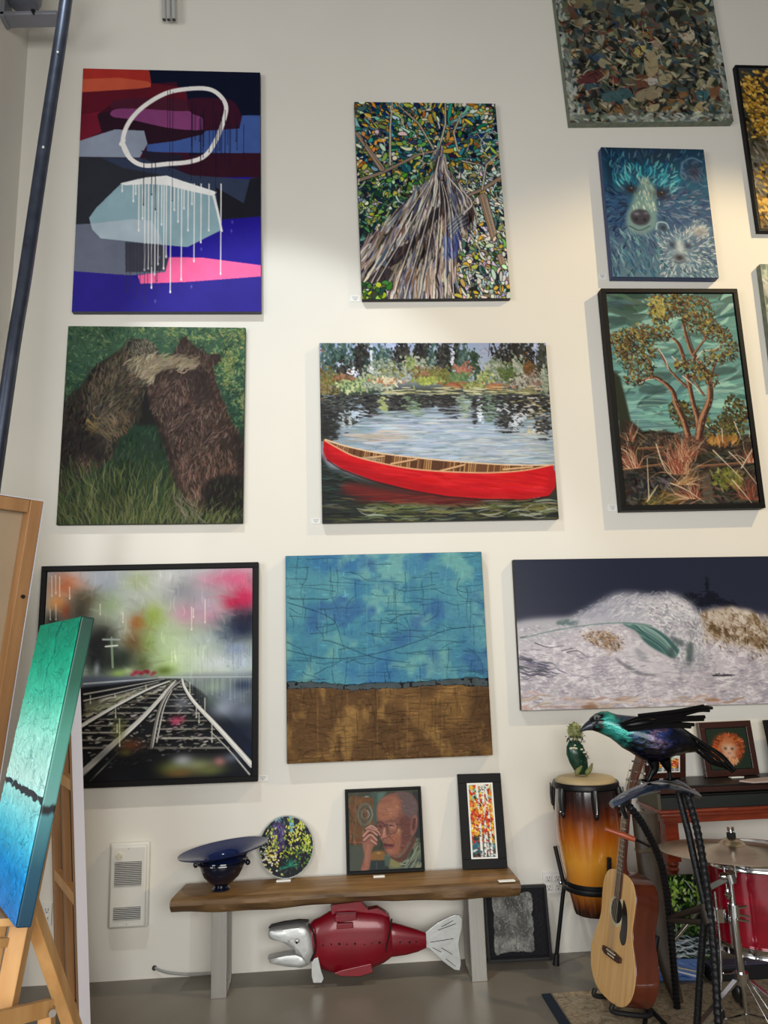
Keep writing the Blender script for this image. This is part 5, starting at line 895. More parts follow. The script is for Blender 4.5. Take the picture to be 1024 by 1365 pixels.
def art_silver():
    s = Art([(10, 330), (632, 302), (725, 1030), (105, 1062)], 96, 104, (22, 22, 26), 39); r = s.r
    n = s.noise(40, 12, 1, 3); n2 = s.noise(5, 5, 2, 4); n3 = s.noise(60, 60, 3, 2)
    s.mix(np.clip((n3-.4)*3, 0, 1)*.5, (36, 36, 42))
    edge = [(70, 380), (200, 372), (330, 362), (480, 345), (512, 400), (525, 500), (518, 600), (540, 700), (546, 830), (552, 975), (420, 980), (250, 996), (145, 1000), (120, 760), (98, 560)]
    p = [(x+r.uniform(-7, 7), y+r.uniform(-7, 7)) for x, y in spl(edge, 5, True)]; m = s.mask(p)
    s.mix(m, (118, 118, 114)); s.mix(m*np.clip((n2-.46)*5, 0, 1)*.8, (78, 78, 76)); s.mix(m*np.clip((.42-n2)*6, 0, 1)*.8, (160, 158, 152)); s.mix(m*np.clip((n-.52)*6, 0, 1)*.5, (60, 60, 60)); s.mix(m*np.clip((n3-.6)*6, 0, 1)*.6, (180, 178, 170))
    s.H = .4+.4*m+.3*(n-.5)+.4*(n3-.5)
    return s
def art_sage():
    s = Art([(0, 0), (100, 0), (100, 150), (0, 150)], 100, 150, (150, 156, 140), 41)
    s.strokes(np.ones((s.h, s.w)), 260, 14, 5, 1.2, [(140, 150, 130), (168, 170, 152), (120, 132, 116), (190, 190, 176)], .8); return s

# ---------------------------------------------------------------- paintings on the wall
BLKEDGE = mat('black_canvas_edge', (34, 32, 34), .6); NAVYEDGE = mat('navy_canvas_edge', (70, 70, 84), .6); SAGEEDGE = mat('sage_painted_edge', (104, 112, 96), .6, var=.25, vs_=30)
BLUEEDGE = mat('deep_blue_canvas_edge', (34, 58, 104), .5); DKGREEN = mat('dark_green_canvas_edge', (38, 44, 40), .6); BRONZE = mat('crackled_blue_edge', (48, 62, 66), .6, var=.3, vs_=20)
hang('abstract_painting', art_abstract(), [(109.5, 91.5), (346.5, 97), (349, 416), (97, 416)], .035, 'tall abstract canvas with a white ring, white drips, pink wedge and royal blue ground', PAINT_SATIN, NAVYEDGE)
hang('tree_painting', art_tree(), [(471.5, 136), (660.5, 138.5), (681, 398), (483.5, 399.5)], .035, 'canvas looking up a twisted grey cedar trunk into outlined teal and green leaves', PAINT, BLKEDGE)
s = art_camo(); hang('textured_abstract_painting', s, [(737, -58), (947, -58), (971.5, 163), (755, 163.5)], .045, 'thickly painted olive and brown mosaic canvas at the top of the wall', ROUGHPAINT, SAGEEDGE)
hang('blue_bear_painting', art_blue_bears(), [(802.5, 196), (938.5, 200), (958, 370.5), (814.5, 370)], .05, 'blue canvas of a large bear face with a pale cub beside it', PAINT_SATIN, BLUEEDGE)
hang('autumn_tree_painting', art_autumn(), [(984.5, 87), (1136, 90), (1160, 309), (1007, 308)], .035, 'black framed canvas of golden autumn foliage cut off by the right edge', PAINT, None, fw=.014, fmat=BLACKWOOD)
hang('sage_canvas', art_sage(), [(1018.5, 352), (1140, 354), (1150, 512), (1027, 512)], .04, 'pale sage green canvas edge just showing at the far right', PAINT, SAGEEDGE)
hang('bears_painting', art_bears(), [(90.5, 435), (326.5, 436.5), (325, 698), (75.5, 699.5)], .025, 'canvas of two brown bears seen from behind, one with its arm over the other', PAINT_SATIN, DKGREEN)
hang('canoe_painting', art_canoe(), [(425.5, 458), (727.5, 456.5), (745.5, 692.5), (430, 696.5)], .035, 'wide canvas of a red canoe on a still lake with dark trees', PAINT_SATIN, BLKEDGE)
hang('madrona_painting', art_madrona(), [(801, 384.5), (982, 385), (1021.5, 677), (829, 681)], .06, 'black framed painting of a twisted red barked tree under a teal sky', PAINT, None, fw=.026, fmat=BLACKWOOD)
hang('railway_painting', art_train(), [(55.5, 755), (345.5, 749), (342.5, 1042), (38.5, 1054)], .045, 'black framed painting of railway tracks running into coloured mist', PAINT_SATIN, None, fw=.026, fmat=BLACKWOOD)
hang('blue_and_brown_painting', art_blue_brown(), [(381, 741), (640.5, 735.5), (658.5, 1006.5), (382, 1018.5)], .045, 'square crackled canvas, turquoise blue above a black line and bronze brown below', ROUGHPAINT, BRONZE, relief=.007)
hang('wave_photograph', art_wave(), [(682.5, 746.5), (1100, 740), (1112, 936), (696.5, 947)], .035, 'wide glossy photograph of a breaking white wave under a slate grey sky', PRINT, BLKEDGE, cat='photograph')

# ---------------------------------------------------------------- heater, outlets, cable, cards on the wall
WHITEMETAL = mat('white_enamel', (222, 220, 212), .4, spec=.4); DARKSLOT = mat('dark_slot', (62, 62, 62), .7); PLAST = mat('white_plastic', (226, 225, 220), .4); KNOBM = mat('ivory_knob', (206, 200, 176), .4); SLATM = mat('grille_slat', (196, 196, 190), .4)
CARD = mat('white_card', (238, 237, 232), .6); INK = mat('grey_print', (130, 130, 130), .7); CHROME = mat('chrome', (206, 208, 210), .13, 1); BLACKMETAL = mat('black_metal', (22, 22, 24), .38, .3); DARKPLASTIC = mat('black_plastic', (20, 20, 21), .35)
def wall_rect(q, Y): return rect_of([P(a, b, Y) for a, b in q])
x, y, z, o, wd, ht = wall_rect([(149, 1127.5), (199, 1127), (195, 1237.5), (145.5, 1238)], -.05); o.y = -.002
t = thing('wall_heater', 'white wall heater with two slotted grilles left of the bench', 'heater', o, None, rot_mat((1, 0, 0), (0, 1, 0), (0, 0, 1), o))
MB().box((0, -.014, ht/2), (wd+.012, .028, ht+.014)).build('housing', WHITEMETAL, t, bevel=.008); MB().box((0, -.036, ht/2), (wd-.004, .02, ht-.004)).build('front_cover', WHITEMETAL, t, bevel=.008)
for (gz, gh, n) in ((ht*.655, ht*.295, 13), (ht*.175, ht*.155, 7)):
    g = MB().box((0, -.0465, gz), (wd*.73, .002, gh)).build('grille', DARKSLOT, t, smooth=False)
    sb = MB()
    for i in range(n): sb.box((0, -.0485, gz-gh/2+gh*(i+.5)/n), (wd*.73, .003, gh/n*.48))
    sb.build('slats', SLATM, g, smooth=False)
MB().tube([(-wd*.24, -.046, ht*.88), (-wd*.24, -.066, ht*.88)], [.0125, .0105], 20).build('thermostat_knob', KNOBM, t)
for zz in (ht*.965, ht*.05): MB().ell((0, -.0465, zz), (.004, .002, .004), 10, 6).build('screw', SLATM, t)
def outlet(q, label, cols):
    x, y, z, o, wd, ht = wall_rect(q, -.008); o.y = -.001
    t = thing('wall_outlet', label, 'outlet', o, 'wall outlets', rot_mat((1, 0, 0), (0, 1, 0), (0, 0, 1), o)); MB().box((0, -.004, ht/2), (wd, .007, ht)).build('cover_plate', PLAST, t, bevel=.002)
    for cx in cols:
        for cz in (.3, .7):
            f = MB().box((cx*wd, -.009, cz*ht), (min(wd*.36, .04), .004, ht*.26)).build('socket', WHITEMETAL, t, bevel=.003); sb = MB()
            for sx in (-.006, .006): sb.box((cx*wd+sx, -.0113, cz*ht+.004), (.0022, .001, .009))
            sb.ell((cx*wd, -.0113, cz*ht-.008), (.003, .001, .003), 8, 5); sb.build('slots', DARKSLOT, f, smooth=False)
outlet([(55.5, 1205.5), (67.5, 1203.5), (66.5, 1233), (54.5, 1235)], 'white duplex wall outlet seen between the easel legs', [0])
outlet([(723, 1162), (749.5, 1161), (752, 1190.5), (726, 1191.5)], 'white double wall outlet beside the tall hand drum', [-.24, .24])
hole = P(206, 1290, 0); t = thing('cable', 'grey flexible cable coming out of a hole low in the wall', 'cable', (hole.x, -.002, hole.z))
MB().tube([(hole.x, .0, hole.z), (hole.x, -.006, hole.z)], .011, 14).build('wall_hole', DARKSLOT, t)
pts = [P(207, 1290, -.006), P(214, 1294, -.02), P(228, 1297.5, -.03), P(250, 1299, -.03), P(276, 1298, -.03), P(292, 1297, -.035)]
MB().tube(sp3(pts), .0055, 8).build('conduit', mat('grey_conduit', (150, 150, 146), .5, bump=.4, bs=300), t)
def wall_card(q, label, wall=True):
    x, y, z, o, wd, ht = wall_rect(q, -.002); o.y = -.0005
    t = thing('label_card', label, 'label card', o, 'label cards on the wall', rot_mat((1, 0, 0), (0, 1, 0), (0, 0, 1), o)); c = MB().box((0, -.0008, ht/2), (wd, .0015, ht)).build('card', CARD, t, smooth=False); b = MB()
    for k, f in ((.75, .66), (.5, .5), (.28, .3)): b.box((-wd*(.42-f/2)*.0, -.0018, ht*k), (wd*f, .0004, ht*.07))
    b.build('printed_lines', INK, c, smooth=False)
wall_card([(467, 394), (480, 394), (480, 402), (467, 402)], 'small white label card beside the cedar tree canvas')
wall_card([(415, 691), (427, 691), (427.5, 698), (415.5, 698)], 'small white label card beside the red canoe canvas')
wall_card([(810.5, 673), (822.5, 672.5), (823, 681), (811, 681.5)], 'small white label card by the framed red barked tree')
wall_card([(798, 365), (808, 365), (808.5, 372), (798.5, 372)], 'small white label card beside the blue bear canvas')
wall_card([(344, 1034), (357, 1033.5), (357, 1041), (344, 1041.5)], 'small white label card beside the railway painting')

# ---------------------------------------------------------------- fixtures at the top left: steel pole, bracket with round housing, hanging conduit
STEEL = mat('dark_steel', (78, 84, 98), .32, .75, var=.25, vs_=14); GREYMETAL = mat('grey_painted_metal', (128, 130, 138), .45, .2); PALEGREY = mat('pale_grey_metal', (186, 186, 182), .45)
a, b = P(86.5, -60, -1.2), P(2, 560, -1.2); d = (b-a).normalized(); foot = a+d*((a.z-.012)/-d.z)
t = thing('steel_pole', 'dark steel pole slanting across the top left corner', 'pole', foot)
mid = (a+P(46, 270, -1.2)*1)/2; q = sp3([P(92, -60, -1.2), P(88, 0, -1.2), P(62.5, 170, -1.2), P(33, 370, -1.2), P(3.5, 560, -1.2), foot], 6)
MB().tube(q, .0245, 20).build('tube', STEEL, t)
MB().tube([foot+Vector((0, 0, -.011)), foot+Vector((0, 0, .003))], .06, 24).build('foot_plate', BLACKMETAL, t)
for f in (.06, .115, .16, .3, .42): 
    c = q[int(f*len(q))]; MB().ell(c+Vector((.008, -.0235, 0)), (.005, .004, .006), 8, 6).build('rivet', PALEGREY, t)
c = P(32, -4, -.32); t = thing('wall_fixture', 'grey round housing on an angled wall bracket at the top left', 'fixture', (LWX+.002, -.32, c.z))
e0, e1 = P(8, 26.5, -.32), P(80, 25, -.32); e0.x = LWX+.001
MB().bar(e0, e1, .09, .022).build('bracket_arm', GREYMETAL, t, bevel=.004); MB().bar(e0+Vector((.012, 0, -.02)), e0+Vector((.012, 0, .22)), .09, .022, (1, 0, 0)).build('wall_plate', GREYMETAL, t, bevel=.003)
MB().lathe([(.001, -.062), (.05, -.06), (.075, -.045), (.088, -.01), (.088, .12), (.001, .12)], c, 30).build('round_housing', mat('blue_grey_metal', (104, 108, 120), .4, .2), t)
MB().tube([P(44, 14, -.4), P(45, 20, -.4)], [.012, .002], 8).build('drip_tip', BLACKMETAL, t)
t = thing('hanging_conduit', 'bundle of white conduits hanging down at the top edge', 'conduit', (P(223, 27, -.06).x, -.06, P(223, 27, -.06).z))
for px0, px1 in ((212, 219), (219, 225), (226, 232)):
    e = P(px1, 26, -.06); cb = MB().tube([e, Vector((P(px0, 0, -.06).x, -.06, 5.9))], .0125, 12).build('conduit_pipe', PALEGREY, t); MB().tube([e+Vector((0, 0, -.001)), e+Vector((0, 0, -.004))], .010, 12).build('open_end', DARKSLOT, cb)

# ---------------------------------------------------------------- bench
BZ, BF, BB = .42, -.297, -.062
WOOD = mat('honey_brown_wood', (110, 80, 48), .38, coat=.15, vs_=3.2, col2=(142, 108, 66), stretch=(1.2, 9, 9), bump=.15, bs=9); EDGEW = mat('dark_live_edge', (80, 58, 36), .55, vs_=4, col2=(122, 92, 56), stretch=(1.5, 8, 8), bump=.4, bs=14)
x0, x1 = -.722, .836
t = thing('bench', 'long wooden bench with a wavy front edge on two brushed steel legs', 'bench', ((x0+x1)/2, -.17, 0))
rs = random.Random(4); N = 60; rings = []
for i in range(N+1):
    u = i/N; xx = x0+(x1-x0)*u; w1 = .008*math.sin(u*17)+.005*math.sin(u*41+1); w2 = .010*math.sin(u*11+2)+.006*math.sin(u*37)
    lo = BZ-.060-.004*math.sin(u*9)-.007*u; sk = .022*(.5-u)*0
    ff = .03 if i == 0 else 0
    rings.append([Vector((xx+ff*.9, BB, BZ)), Vector((xx+ff*.1, BF+.010+w1*.35, BZ)), Vector((xx, BF+w1*.5-.006, BZ-.010)), Vector((xx, BF+w1*.6-.010, BZ-.026)), Vector((xx, BF+w2*.7+.004, lo+.014)), Vector((xx, BF+w2+.022, lo)), Vector((xx+ff*.9, BB, lo))])
sl = MB().loft(rings).build('seat_plank', WOOD, t); sl.data.materials.append(EDGEW)
for pl in sl.data.polygons:
    if pl.normal.y < -.35 or pl.normal.z < -.3: pl.material_index = 1
STEELB = mat('brushed_steel', (176, 174, 168), .36, .85, var=.05, vs_=4, stretch=(30, 30, 1))
for pxs, yy in (((281, 302), 1331), ((629.5, 650), 1307.5)):
    f = -.26; xa, xb = P(pxs[0], yy, f).x, P(pxs[1], yy, f).x; wd = xb-xa; cx = (xa+xb)/2; lean_ = (P(pxs[0], 1250, f).x-P(pxs[0], 1250, f).x)
    b = MB(); top = BZ-.0602-.008; th = .014; bk = -.085
    b.box((cx, f+th/2, top/2), (wd, th, top)); b.box((cx, bk-th/2, top/2), (wd, th, top)); b.box((cx, (f+bk)/2, th/2), (wd, bk-f-2*th, th)); b.box((cx, (f+bk)/2, top-th/2), (wd, bk-f-2*th, th))
    b.build('steel_leg', STEELB, t, smooth=False, bevel=.0015)

# ---------------------------------------------------------------- things on the bench
GLASS = mat('dark_blue_glass', (30, 44, 92), .1, spec=.35, trans=.3, ior=1.45)
GLASS2 = mat('navy_glass_body', (14, 19, 40), .05, spec=.6, trans=.15, ior=1.5, coat=.3)
cy = -.19; c = P(294.5, 1187, cy); c.z = BZ+.001; t = thing('glass_bowl', 'dark blue glass bowl with a wide tilted rim on the left of the bench', 'bowl', c)
MB().lathe([(.001, 0), (.040, 0), (.042, .006), (.034, .012), (.030, .018), (.050, .032), (.080, .060), (.096, .09), (.104, .118), (.1, .13)], c, 48, lambda q: Vector((q.x+.05*q.z, q.y, q.z))).build('bowl_body', GLASS2, t)
tilt = lambda q: Vector((q.x*1.0+.05*q.z, q.y*.86, q.z+.125*(q.x)*min(1, max(0, (q.z-.126)/.03))))
MB().lathe([(.1, .126), (.112, .138), (.150, .152), (.190, .166), (.202, .172), (.203, .176), (.19, .172), (.150, .160), (.105, .146), (.085, .13), (.06, .08), (.001, .07)], c, 64, tilt).build('flared_rim', GLASS, t)
MB().tube([c+Vector((.112*math.cos(a)+.006, .112*math.sin(a), .122)) for a in np.linspace(0, 2*math.pi, 33)[:-1]], .006, 8, closed=True).build('glass_trail', GLASS2, t)
for sx in (-1, 1): MB().ell(c+Vector((sx*.117+.006, -.02, .116)), (.012, .012, .013), 12, 8).build('glass_knob', GLASS2, t)
# round plate
s = art_plate(); pc = P(381.6, 1131.5, -.055); rr = .135
B0 = Vector((pc.x, -.085, BZ+.003)); ax = Vector((1, 0, 0)); zz = Vector((0, .062, .262)).normalized(); yy = zz.cross(ax)
t = thing('round_plate', 'round painted plate of dark woods and yellow flowers on the bench', 'plate', B0, None, rot_mat(ax, yy, zz, B0))
PH = .139; PW = .131
ring = [Vector((PW*math.cos(a), .012, PH+PH*math.sin(a))) for a in np.linspace(0, 2*math.pi, 64, endpoint=False)]
MB().prism(ring, (0, -.010, 0)).build('rim', mat('pale_grey_rim', (150, 156, 152), .5), t)
me_src = painted_sheet(s, 2*PW, 2*PH, 0.0008, PAINT_SATIN, t)
bm_ = bmesh.new(); bm_.from_mesh(me_src.data); bmesh.ops.delete(bm_, geom=[v for v in bm_.verts if (v.co.x/PW)**2+((v.co.z-PH)/PH)**2 > .95], context='VERTS'); bm_.to_mesh(me_src.data); bm_.free()
lean('framed_portrait', art_portrait(), [(460, 1054), (560.7, 1049.5), (567.4, 1162.5), (462, 1167.8)], .03, BZ, -.032, 'black framed oil portrait of an elderly bald person holding up a hand, on the bench', PAINT_SATIN, None, fw=.0115, fmat=BLACKWOOD)
MATW = mat('white_mat_board', (236, 234, 228), .7)
lean('framed_birch_picture', art_birch(), [(608.3, 1033.2), (665.4, 1031.9), (679, 1158.3), (619.2, 1160.4)], .022, BZ, -.026, 'tall black framed picture of autumn birches on the right end of the bench', PAINT_SATIN, None, fw=.043, fmat=BLACKWOOD, inner=(.0085, MATW))
def table_card(a, b, zb, label):                   # a folded price card lying on a surface
    p, q = G(*a, zb), G(*b, zb); L = (q-p).length; c = (p+q)/2; t = thing('price_card', label, 'card', (c.x, c.y, zb+.0006), 'white price cards')
    MB().box((c.x, c.y+.012, zb+.0018), (L, .03, .0018)).build('card', CARD, t, smooth=False); MB().box((c.x, c.y-.003, zb+.0035), (L, .002, .006)).build('front_fold', CARD, t, smooth=False)
table_card((368.5, 1176), (387.5, 1174.5), BZ, 'white price card in front of the round painted plate')
table_card((498, 1170), (513, 1169), BZ, 'white price card in front of the framed portrait')
table_card((665, 1176), (687, 1175), BZ, 'white price card near the right end of the bench')

# ---------------------------------------------------------------- black and silver picture on the floor
lean('textured_silver_picture', art_silver(), [(641.4, 1185), (726.5, 1181.3), (739.2, 1280.9), (654.4, 1285.3)], .035, 0, -.04, 'black framed rough silver panel leaning on the wall behind the bench end', ROUGHPAINT, None, fw=.012, fmat=mat('worn_black_frame', (20, 20, 22), .6, bump=.5, bs=60), relief=.005)

# ---------------------------------------------------------------- metal fish under the bench
RED = mat('red_enamel', (122, 10, 28), .3, .1, coat=.3, var=.12, vs_=9); SILV = mat('hammered_aluminium', (196, 198, 196), .44, .7, bump=.35, bs=38, var=.08, vs_=12); HOLE = mat('black_hole', (10, 8, 9), .8); DKSTEEL = mat('black_steel_plate', (38, 38, 40), .4, .6)
FY = -.175
def fp(zx, zy, dy=0.): return P(340+zx/3.4133, 1190+zy/3.4133, FY+dy)
zmin = fp(285, 464).z; LIFT = .002-zmin if zmin < .002 else 0
c = fp(440, 430); c.z = 0
t = thing('metal_fish_sculpture', 'red and silver metal salmon sculpture lying under the bench', 'fish sculpture', (c.x, FY, 0))
def fq(zx, zy, dy=0.): return fp(zx, zy, dy)+Vector((0, 0, LIFT))
def body(secs, n=22):
    b = MB(); rings = []
    for zx, t0, b0, hw in secs:
        p, q = fq(zx, t0), fq(zx, b0); m = (p+q)/2; h = (p.z-q.z)/2
        rings.append([Vector((m.x, FY-.74*hw*math.copysign(abs(math.cos(k))**.85, math.cos(k)), m.z+h*math.sin(k))) for k in np.linspace(0, 2*math.pi, n, endpoint=False)])
    return b.loft(rings)
main = body([(252, 190, 350, .052), (268, 172, 374, .062), (300, 158, 396, .070), (340, 134, 408, .074), (380, 118, 413, .078), (430, 110, 414, .080), (490, 118, 404, .078), (540, 122, 386, .074), (585, 128, 366, .068), (608, 140, 350, .062), (622, 168, 338, .056)]).build('body', RED, t)
tail = body([(598, 184, 344, .050), (606, 180, 342, .052), (640, 186, 338, .048), (690, 200, 331, .040), (740, 215, 318, .032), (780, 230, 300, .024)]).build('tail_section', RED, t)
sm = MB(); sm.tube(sp3([fq(624, 168, -.032), fq(612, 240, -.047), (fq(598, 300, -.046)), fq(594, 344, -.03)], 5), .0035, 6); sm.build('dark_seam', HOLE, tail)
hd = MB(); hp = [(62, 222), (78, 203), (130, 192), (190, 184), (228, 186), (250, 206), (268, 255), (274, 308), (262, 342), (246, 366), (226, 330), (190, 316), (184, 300), (150, 276), (108, 250), (68, 244)]
hp = [tuple(q) for q in spl(hp, 4, True)]
def slab(pts, half, bulge, m, name, par, dy=0.):
    """a sheet-metal piece traced in outline, puffed to both sides"""
    o3 = [fq(a, b_) for a, b_ in pts]; cen = sum(o3, Vector())/len(o3); b = MB(); rings = []
    for k, f in ((1, 0), (.97, .55), (.86, .85), (.6, .97), (.3, 1)):
        rings.append([cen+(q-cen)*k+Vector((0, dy-half-bulge*f, 0)) for q in o3])
    back = [[Vector((q.x, 2*(FY+dy)-q.y, q.z)) for q in r_] for r_ in rings][::-1]
    return b.loft(back+rings).build(name, m, par)
slab(hp, .022, .030, SILV, 'head', t)
slab([(60, 340), (95, 332), (140, 322), (190, 318), (228, 332), (246, 352), (240, 372), (215, 382), (150, 378), (100, 368), (66, 360)], .016, .018, SILV, 'lower_jaw', t)
MB().prism([fq(a, b_, -.012) for a, b_ in ((60, 214), (72, 200), (130, 186), (200, 176), (246, 178), (240, 186), (190, 186), (130, 194), (80, 206))], (0, .024, 0)).build('brow_plate', DKSTEEL, t)
e = MB().ell(fq(192, 270, -.054), (.011, .008, .011), 14, 8).build('eye', SILV, t); MB().ell(fq(190, 278, -.062), (.005, .004, .005), 10, 6).build('pupil', HOLE, e)
MB().tube(sp3([fq(244, 190, -.046), fq(266, 230, -.052), fq(276, 300, -.052), fq(262, 345, -.046), fq(250, 365, -.036)], 5), .004, 6).build('gill_seam', HOLE, t)
def fin(pts, th, m, name, dy, lines=None, tw=0.):
    f = MB().prism([fq(a, b_, dy) for a, b_ in pts], (0, th, 0)).build(name, m, t, smooth=False, bevel=.002)
    if lines:
        l = MB()
        for p_, q_ in lines: l.tube([fq(*p_, dy-.001), fq(*q_, dy-.001)], .0012, 5)
        l.build('fin_ray', DKSTEEL, f)
    return f
fin([(778, 232), (800, 212), (835, 185), (880, 162), (910, 150), (934, 152), (946, 168), (944, 210), (932, 262), (930, 290), (938, 340), (940, 375), (934, 404), (912, 402), (880, 380), (845, 352), (815, 322), (796, 304), (778, 300)], .012, SILV, 'tail_fin', -.006, [((835, 220), (915, 190)), ((800, 275), (905, 258)), ((850, 205), (905, 175)), ((810, 300), (850, 320)), ((870, 350), (915, 385)), ((850, 300), (900, 330))])
fin([(258, 372), (270, 352), (288, 346), (294, 372), (302, 408), (314, 442), (304, 462), (266, 463), (258, 432)], .010, SILV, 'pectoral_fin', -.052)
fin([(345, 118), (360, 104), (420, 96), (484, 88), (496, 106), (518, 128), (560, 120), (598, 142), (616, 160), (560, 160), (350, 150)], .05, RED, 'dorsal_fin', -.025)
fin([(360, 418), (400, 404), (470, 388), (530, 374), (538, 414), (480, 432), (392, 432)], .03, RED, 'belly_fin', -.058)
pl = MB(); pl.prism([fq(a, b_, -.064) for a, b_ in ((366, 158), (372, 150), (462, 146), (464, 172), (440, 180), (366, 186))], (0, .03, 0)); pl.prism([fq(a, b_, -.064) for a, b_ in ((372, 196), (376, 190), (448, 188), (450, 212), (372, 218))], (0, .02, 0)); pl.build('riveted_panel', RED, main, smooth=False, bevel=.004)
for zx, zy, r_ in ((310, 288, .0035), (348, 286, .0035), (385, 283, .006), (420, 284, .0038), (456, 282, .0055), (500, 286, .003), (536, 280, .0025), (568, 277, .0055)): MB().ell(fq(zx, zy, -.0565 if 330 < zx < 560 else -.051), (r_, .006, r_), 10, 6).build('hole', HOLE, main)
for zx, zy, r_ in ((620, 272, .006), (662, 275, .0045), (705, 275, .0045), (736, 273, .0035)): MB().ell(fq(zx, zy, -.0375+(zx-620)*.00012), (r_, .006, r_), 10, 6).build('hole', HOLE, tail)

# ---------------------------------------------------------------- rug
def rug_material():
    m = mat('persian_rug', (150, 134, 112), .95, spec=.05, bump=.5, bs=300); nt = m.node_tree; b = nt.nodes['Principled BSDF']; L = nt.links.new
    tc = nt.nodes.new('ShaderNodeTexCoord'); sp = nt.nodes.new('ShaderNodeSeparateXYZ'); L(tc.outputs['Object'], sp.inputs[0])
    vo = nt.nodes.new('ShaderNodeTexVoronoi'); vo.inputs['Scale'].default_value = 13; L(tc.outputs['Object'], vo.inputs['Vector'])
    vo2 = nt.nodes.new('ShaderNodeTexVoronoi'); vo2.inputs['Scale'].default_value = 30; vo2.feature = 'DISTANCE_TO_EDGE'; L(tc.outputs['Object'], vo2.inputs['Vector'])
    n = nt.nodes.new('ShaderNodeTexNoise'); n.inputs['Scale'].default_value = 26; n.inputs['Detail'].default_value = 4; L(tc.outputs['Object'], n.inputs['Vector'])
    def ramp(src, st):
        r = nt.nodes.new('ShaderNodeValToRGB'); r.color_ramp.interpolation = 'CONSTANT'
        for i, (t, c) in enumerate(st):
            e = r.color_ramp.elements[i] if i < 2 else r.color_ramp.elements.new(t); e.position = t; e.color = tuple(lin(np.array(c)/255.))+(1,)
        L(src, r.inputs[0]); return r.outputs[0]
    def mix(f, a, c):
        x = nt.nodes.new('ShaderNodeMix'); x.data_type = 'RGBA'
        if isinstance(f, float): x.inputs[0].default_value = f
        else: L(f, x.inputs[0])
        L(a, x.inputs[6]); L(c, x.inputs[7]); return x.outputs[2]
    c1 = ramp(vo.outputs['Distance'], [(0, (120, 62, 54)), (.16, (96, 92, 84)), (.24, (168, 152, 126)), (.5, (146, 128, 104)), (.62, (178, 164, 138))])
    c2 = ramp(n.outputs['Fac'], [(0, (92, 80, 66)), (.42, (160, 144, 118)), (.56, (132, 112, 88)), (.64, (176, 160, 134))])
    c = mix(.5, c1, c2); e = ramp(vo2.outputs['Distance'], [(0, (1, 1, 1)), (.06, (255, 255, 255))]); c3 = ramp(vo2.outputs['Distance'], [(0, (86, 74, 64)), (.05, (158, 142, 118))]); c = mix(.3, c, c3)
    edge = ramp(sp.outputs['X'], [(0, (46, 53, 62)), (.036, (120, 108, 92)), (.046, (255, 255, 255))])
    msk = nt.nodes.new('ShaderNodeMath'); msk.operation = 'GREATER_THAN'; msk.inputs[1].default_value = .046; L(sp.outputs['X'], msk.inputs[0])
    L(mix(msk.outputs[0], edge, c), b.inputs['Base Color']); return m
rx, ry = .868, -.436
rg = MB().box((1.25, -.9, .0045), (2.5, 1.8, .009)).build('rug', rug_material(), None, smooth=False, bevel=.002); rg.location = (rx, ry, 0); tag(rg, 'worn beige patterned rug with a dark blue end border under the guitar', 'rug')

# ---------------------------------------------------------------- conga drum on its stand
CY = -.235
ct, cb_ = P(781.5, 1034, CY), P(787, 1216, CY); cx = P(785.5, 1108, CY).x; zt, zb = ct.z, cb_.z; Hc = zt-zb
SHELL = ramp_mat('sunburst_lacquer', [(0, (30, 10, 8)), (.16, (44, 16, 10)), (.205, (112, 52, 14)), (.32, (196, 120, 30)), (.5, (214, 146, 48)), (.66, (176, 92, 20)), (.80, (92, 36, 14)), (.9, (34, 14, 12))], 'Z', .16, .9, .10, -.05, Hc)
t = thing('conga_drum', 'tall amber sunburst hand drum with a pale skin head', 'drum', (cx, CY, zb))
prof = [(.094, 0), (.100, .02), (.118, Hc*.2), (.139, Hc*.38), (.1515, Hc*.55), (.1535, Hc*.66), (.150, Hc*.78), (.143, Hc*.9), (.139, Hc*.965)]
so = MB().lathe([(.001, 0)]+prof+[(.135, Hc*.97)], (0, 0, 0), 56)
sh = so.build('shell', SHELL, None); sh.parent = t; OFF[sh.name] = Vector((cx, CY, zb))
C0 = Vector((cx, CY, zb))
MB().lathe([(.118, Hc*.2), (.1235, Hc*.2), (.1245, Hc*.235), (.121, Hc*.237)], C0, 56).build('lower_band', BLACKMETAL, t)
MB().lathe([(.001, Hc*.998), (.09, Hc*1.0), (.128, Hc*.992), (.139, Hc*.975), (.142, Hc*.955)], C0, 56).build('drumhead', mat('rawhide_skin', (172, 152, 114), .55, var=.12, vs_=9), t)
MB().lathe([(.139, Hc*.965), (.150, Hc*.966), (.154, Hc*.955), (.154, Hc*.925), (.147, Hc*.915), (.141, Hc*.92)], C0, 56).build('rim_hoop', BLACKMETAL, t)
for k in range(6):
    a = R(-90+60*k-4); d = Vector((math.cos(a), math.sin(a), 0)); p = C0+d*.150
    lg = MB().tube([p+Vector((0, 0, Hc*.93)), p+d*.008+Vector((0, 0, Hc*.86)), p+d*.006+Vector((0, 0, Hc*.76))], [.014, .017, .014], 10).ell(p+d*.004+Vector((0, 0, Hc*.745)), (.012, .012, .018), 10, 8).build('tuning_lug', DARKPLASTIC, t)
    MB().tube([p+d*.022+Vector((0, 0, Hc*.935)), p+d*.0255+Vector((0, 0, Hc*.85)), p+d*.0225+Vector((0, 0, Hc*.77))], .0042, 8).ell(p+d*.018+Vector((0, 0, Hc*.765)), (.006, .006, .006), 8, 6).build('tension_rod', CHROME, lg)
t = thing('drum_stand', 'black three legged stand holding the amber hand drum', 'stand', (cx, CY, 0))
zr = P(786, 1181, CY).z; rr = .132
MB().tube([Vector((cx+rr*math.cos(a), CY+rr*math.sin(a), zr)) for a in np.linspace(0, 2*math.pi, 41)[:-1]], .0075, 8, flat=1.6, closed=True).build('ring', BLACKMETAL, t)
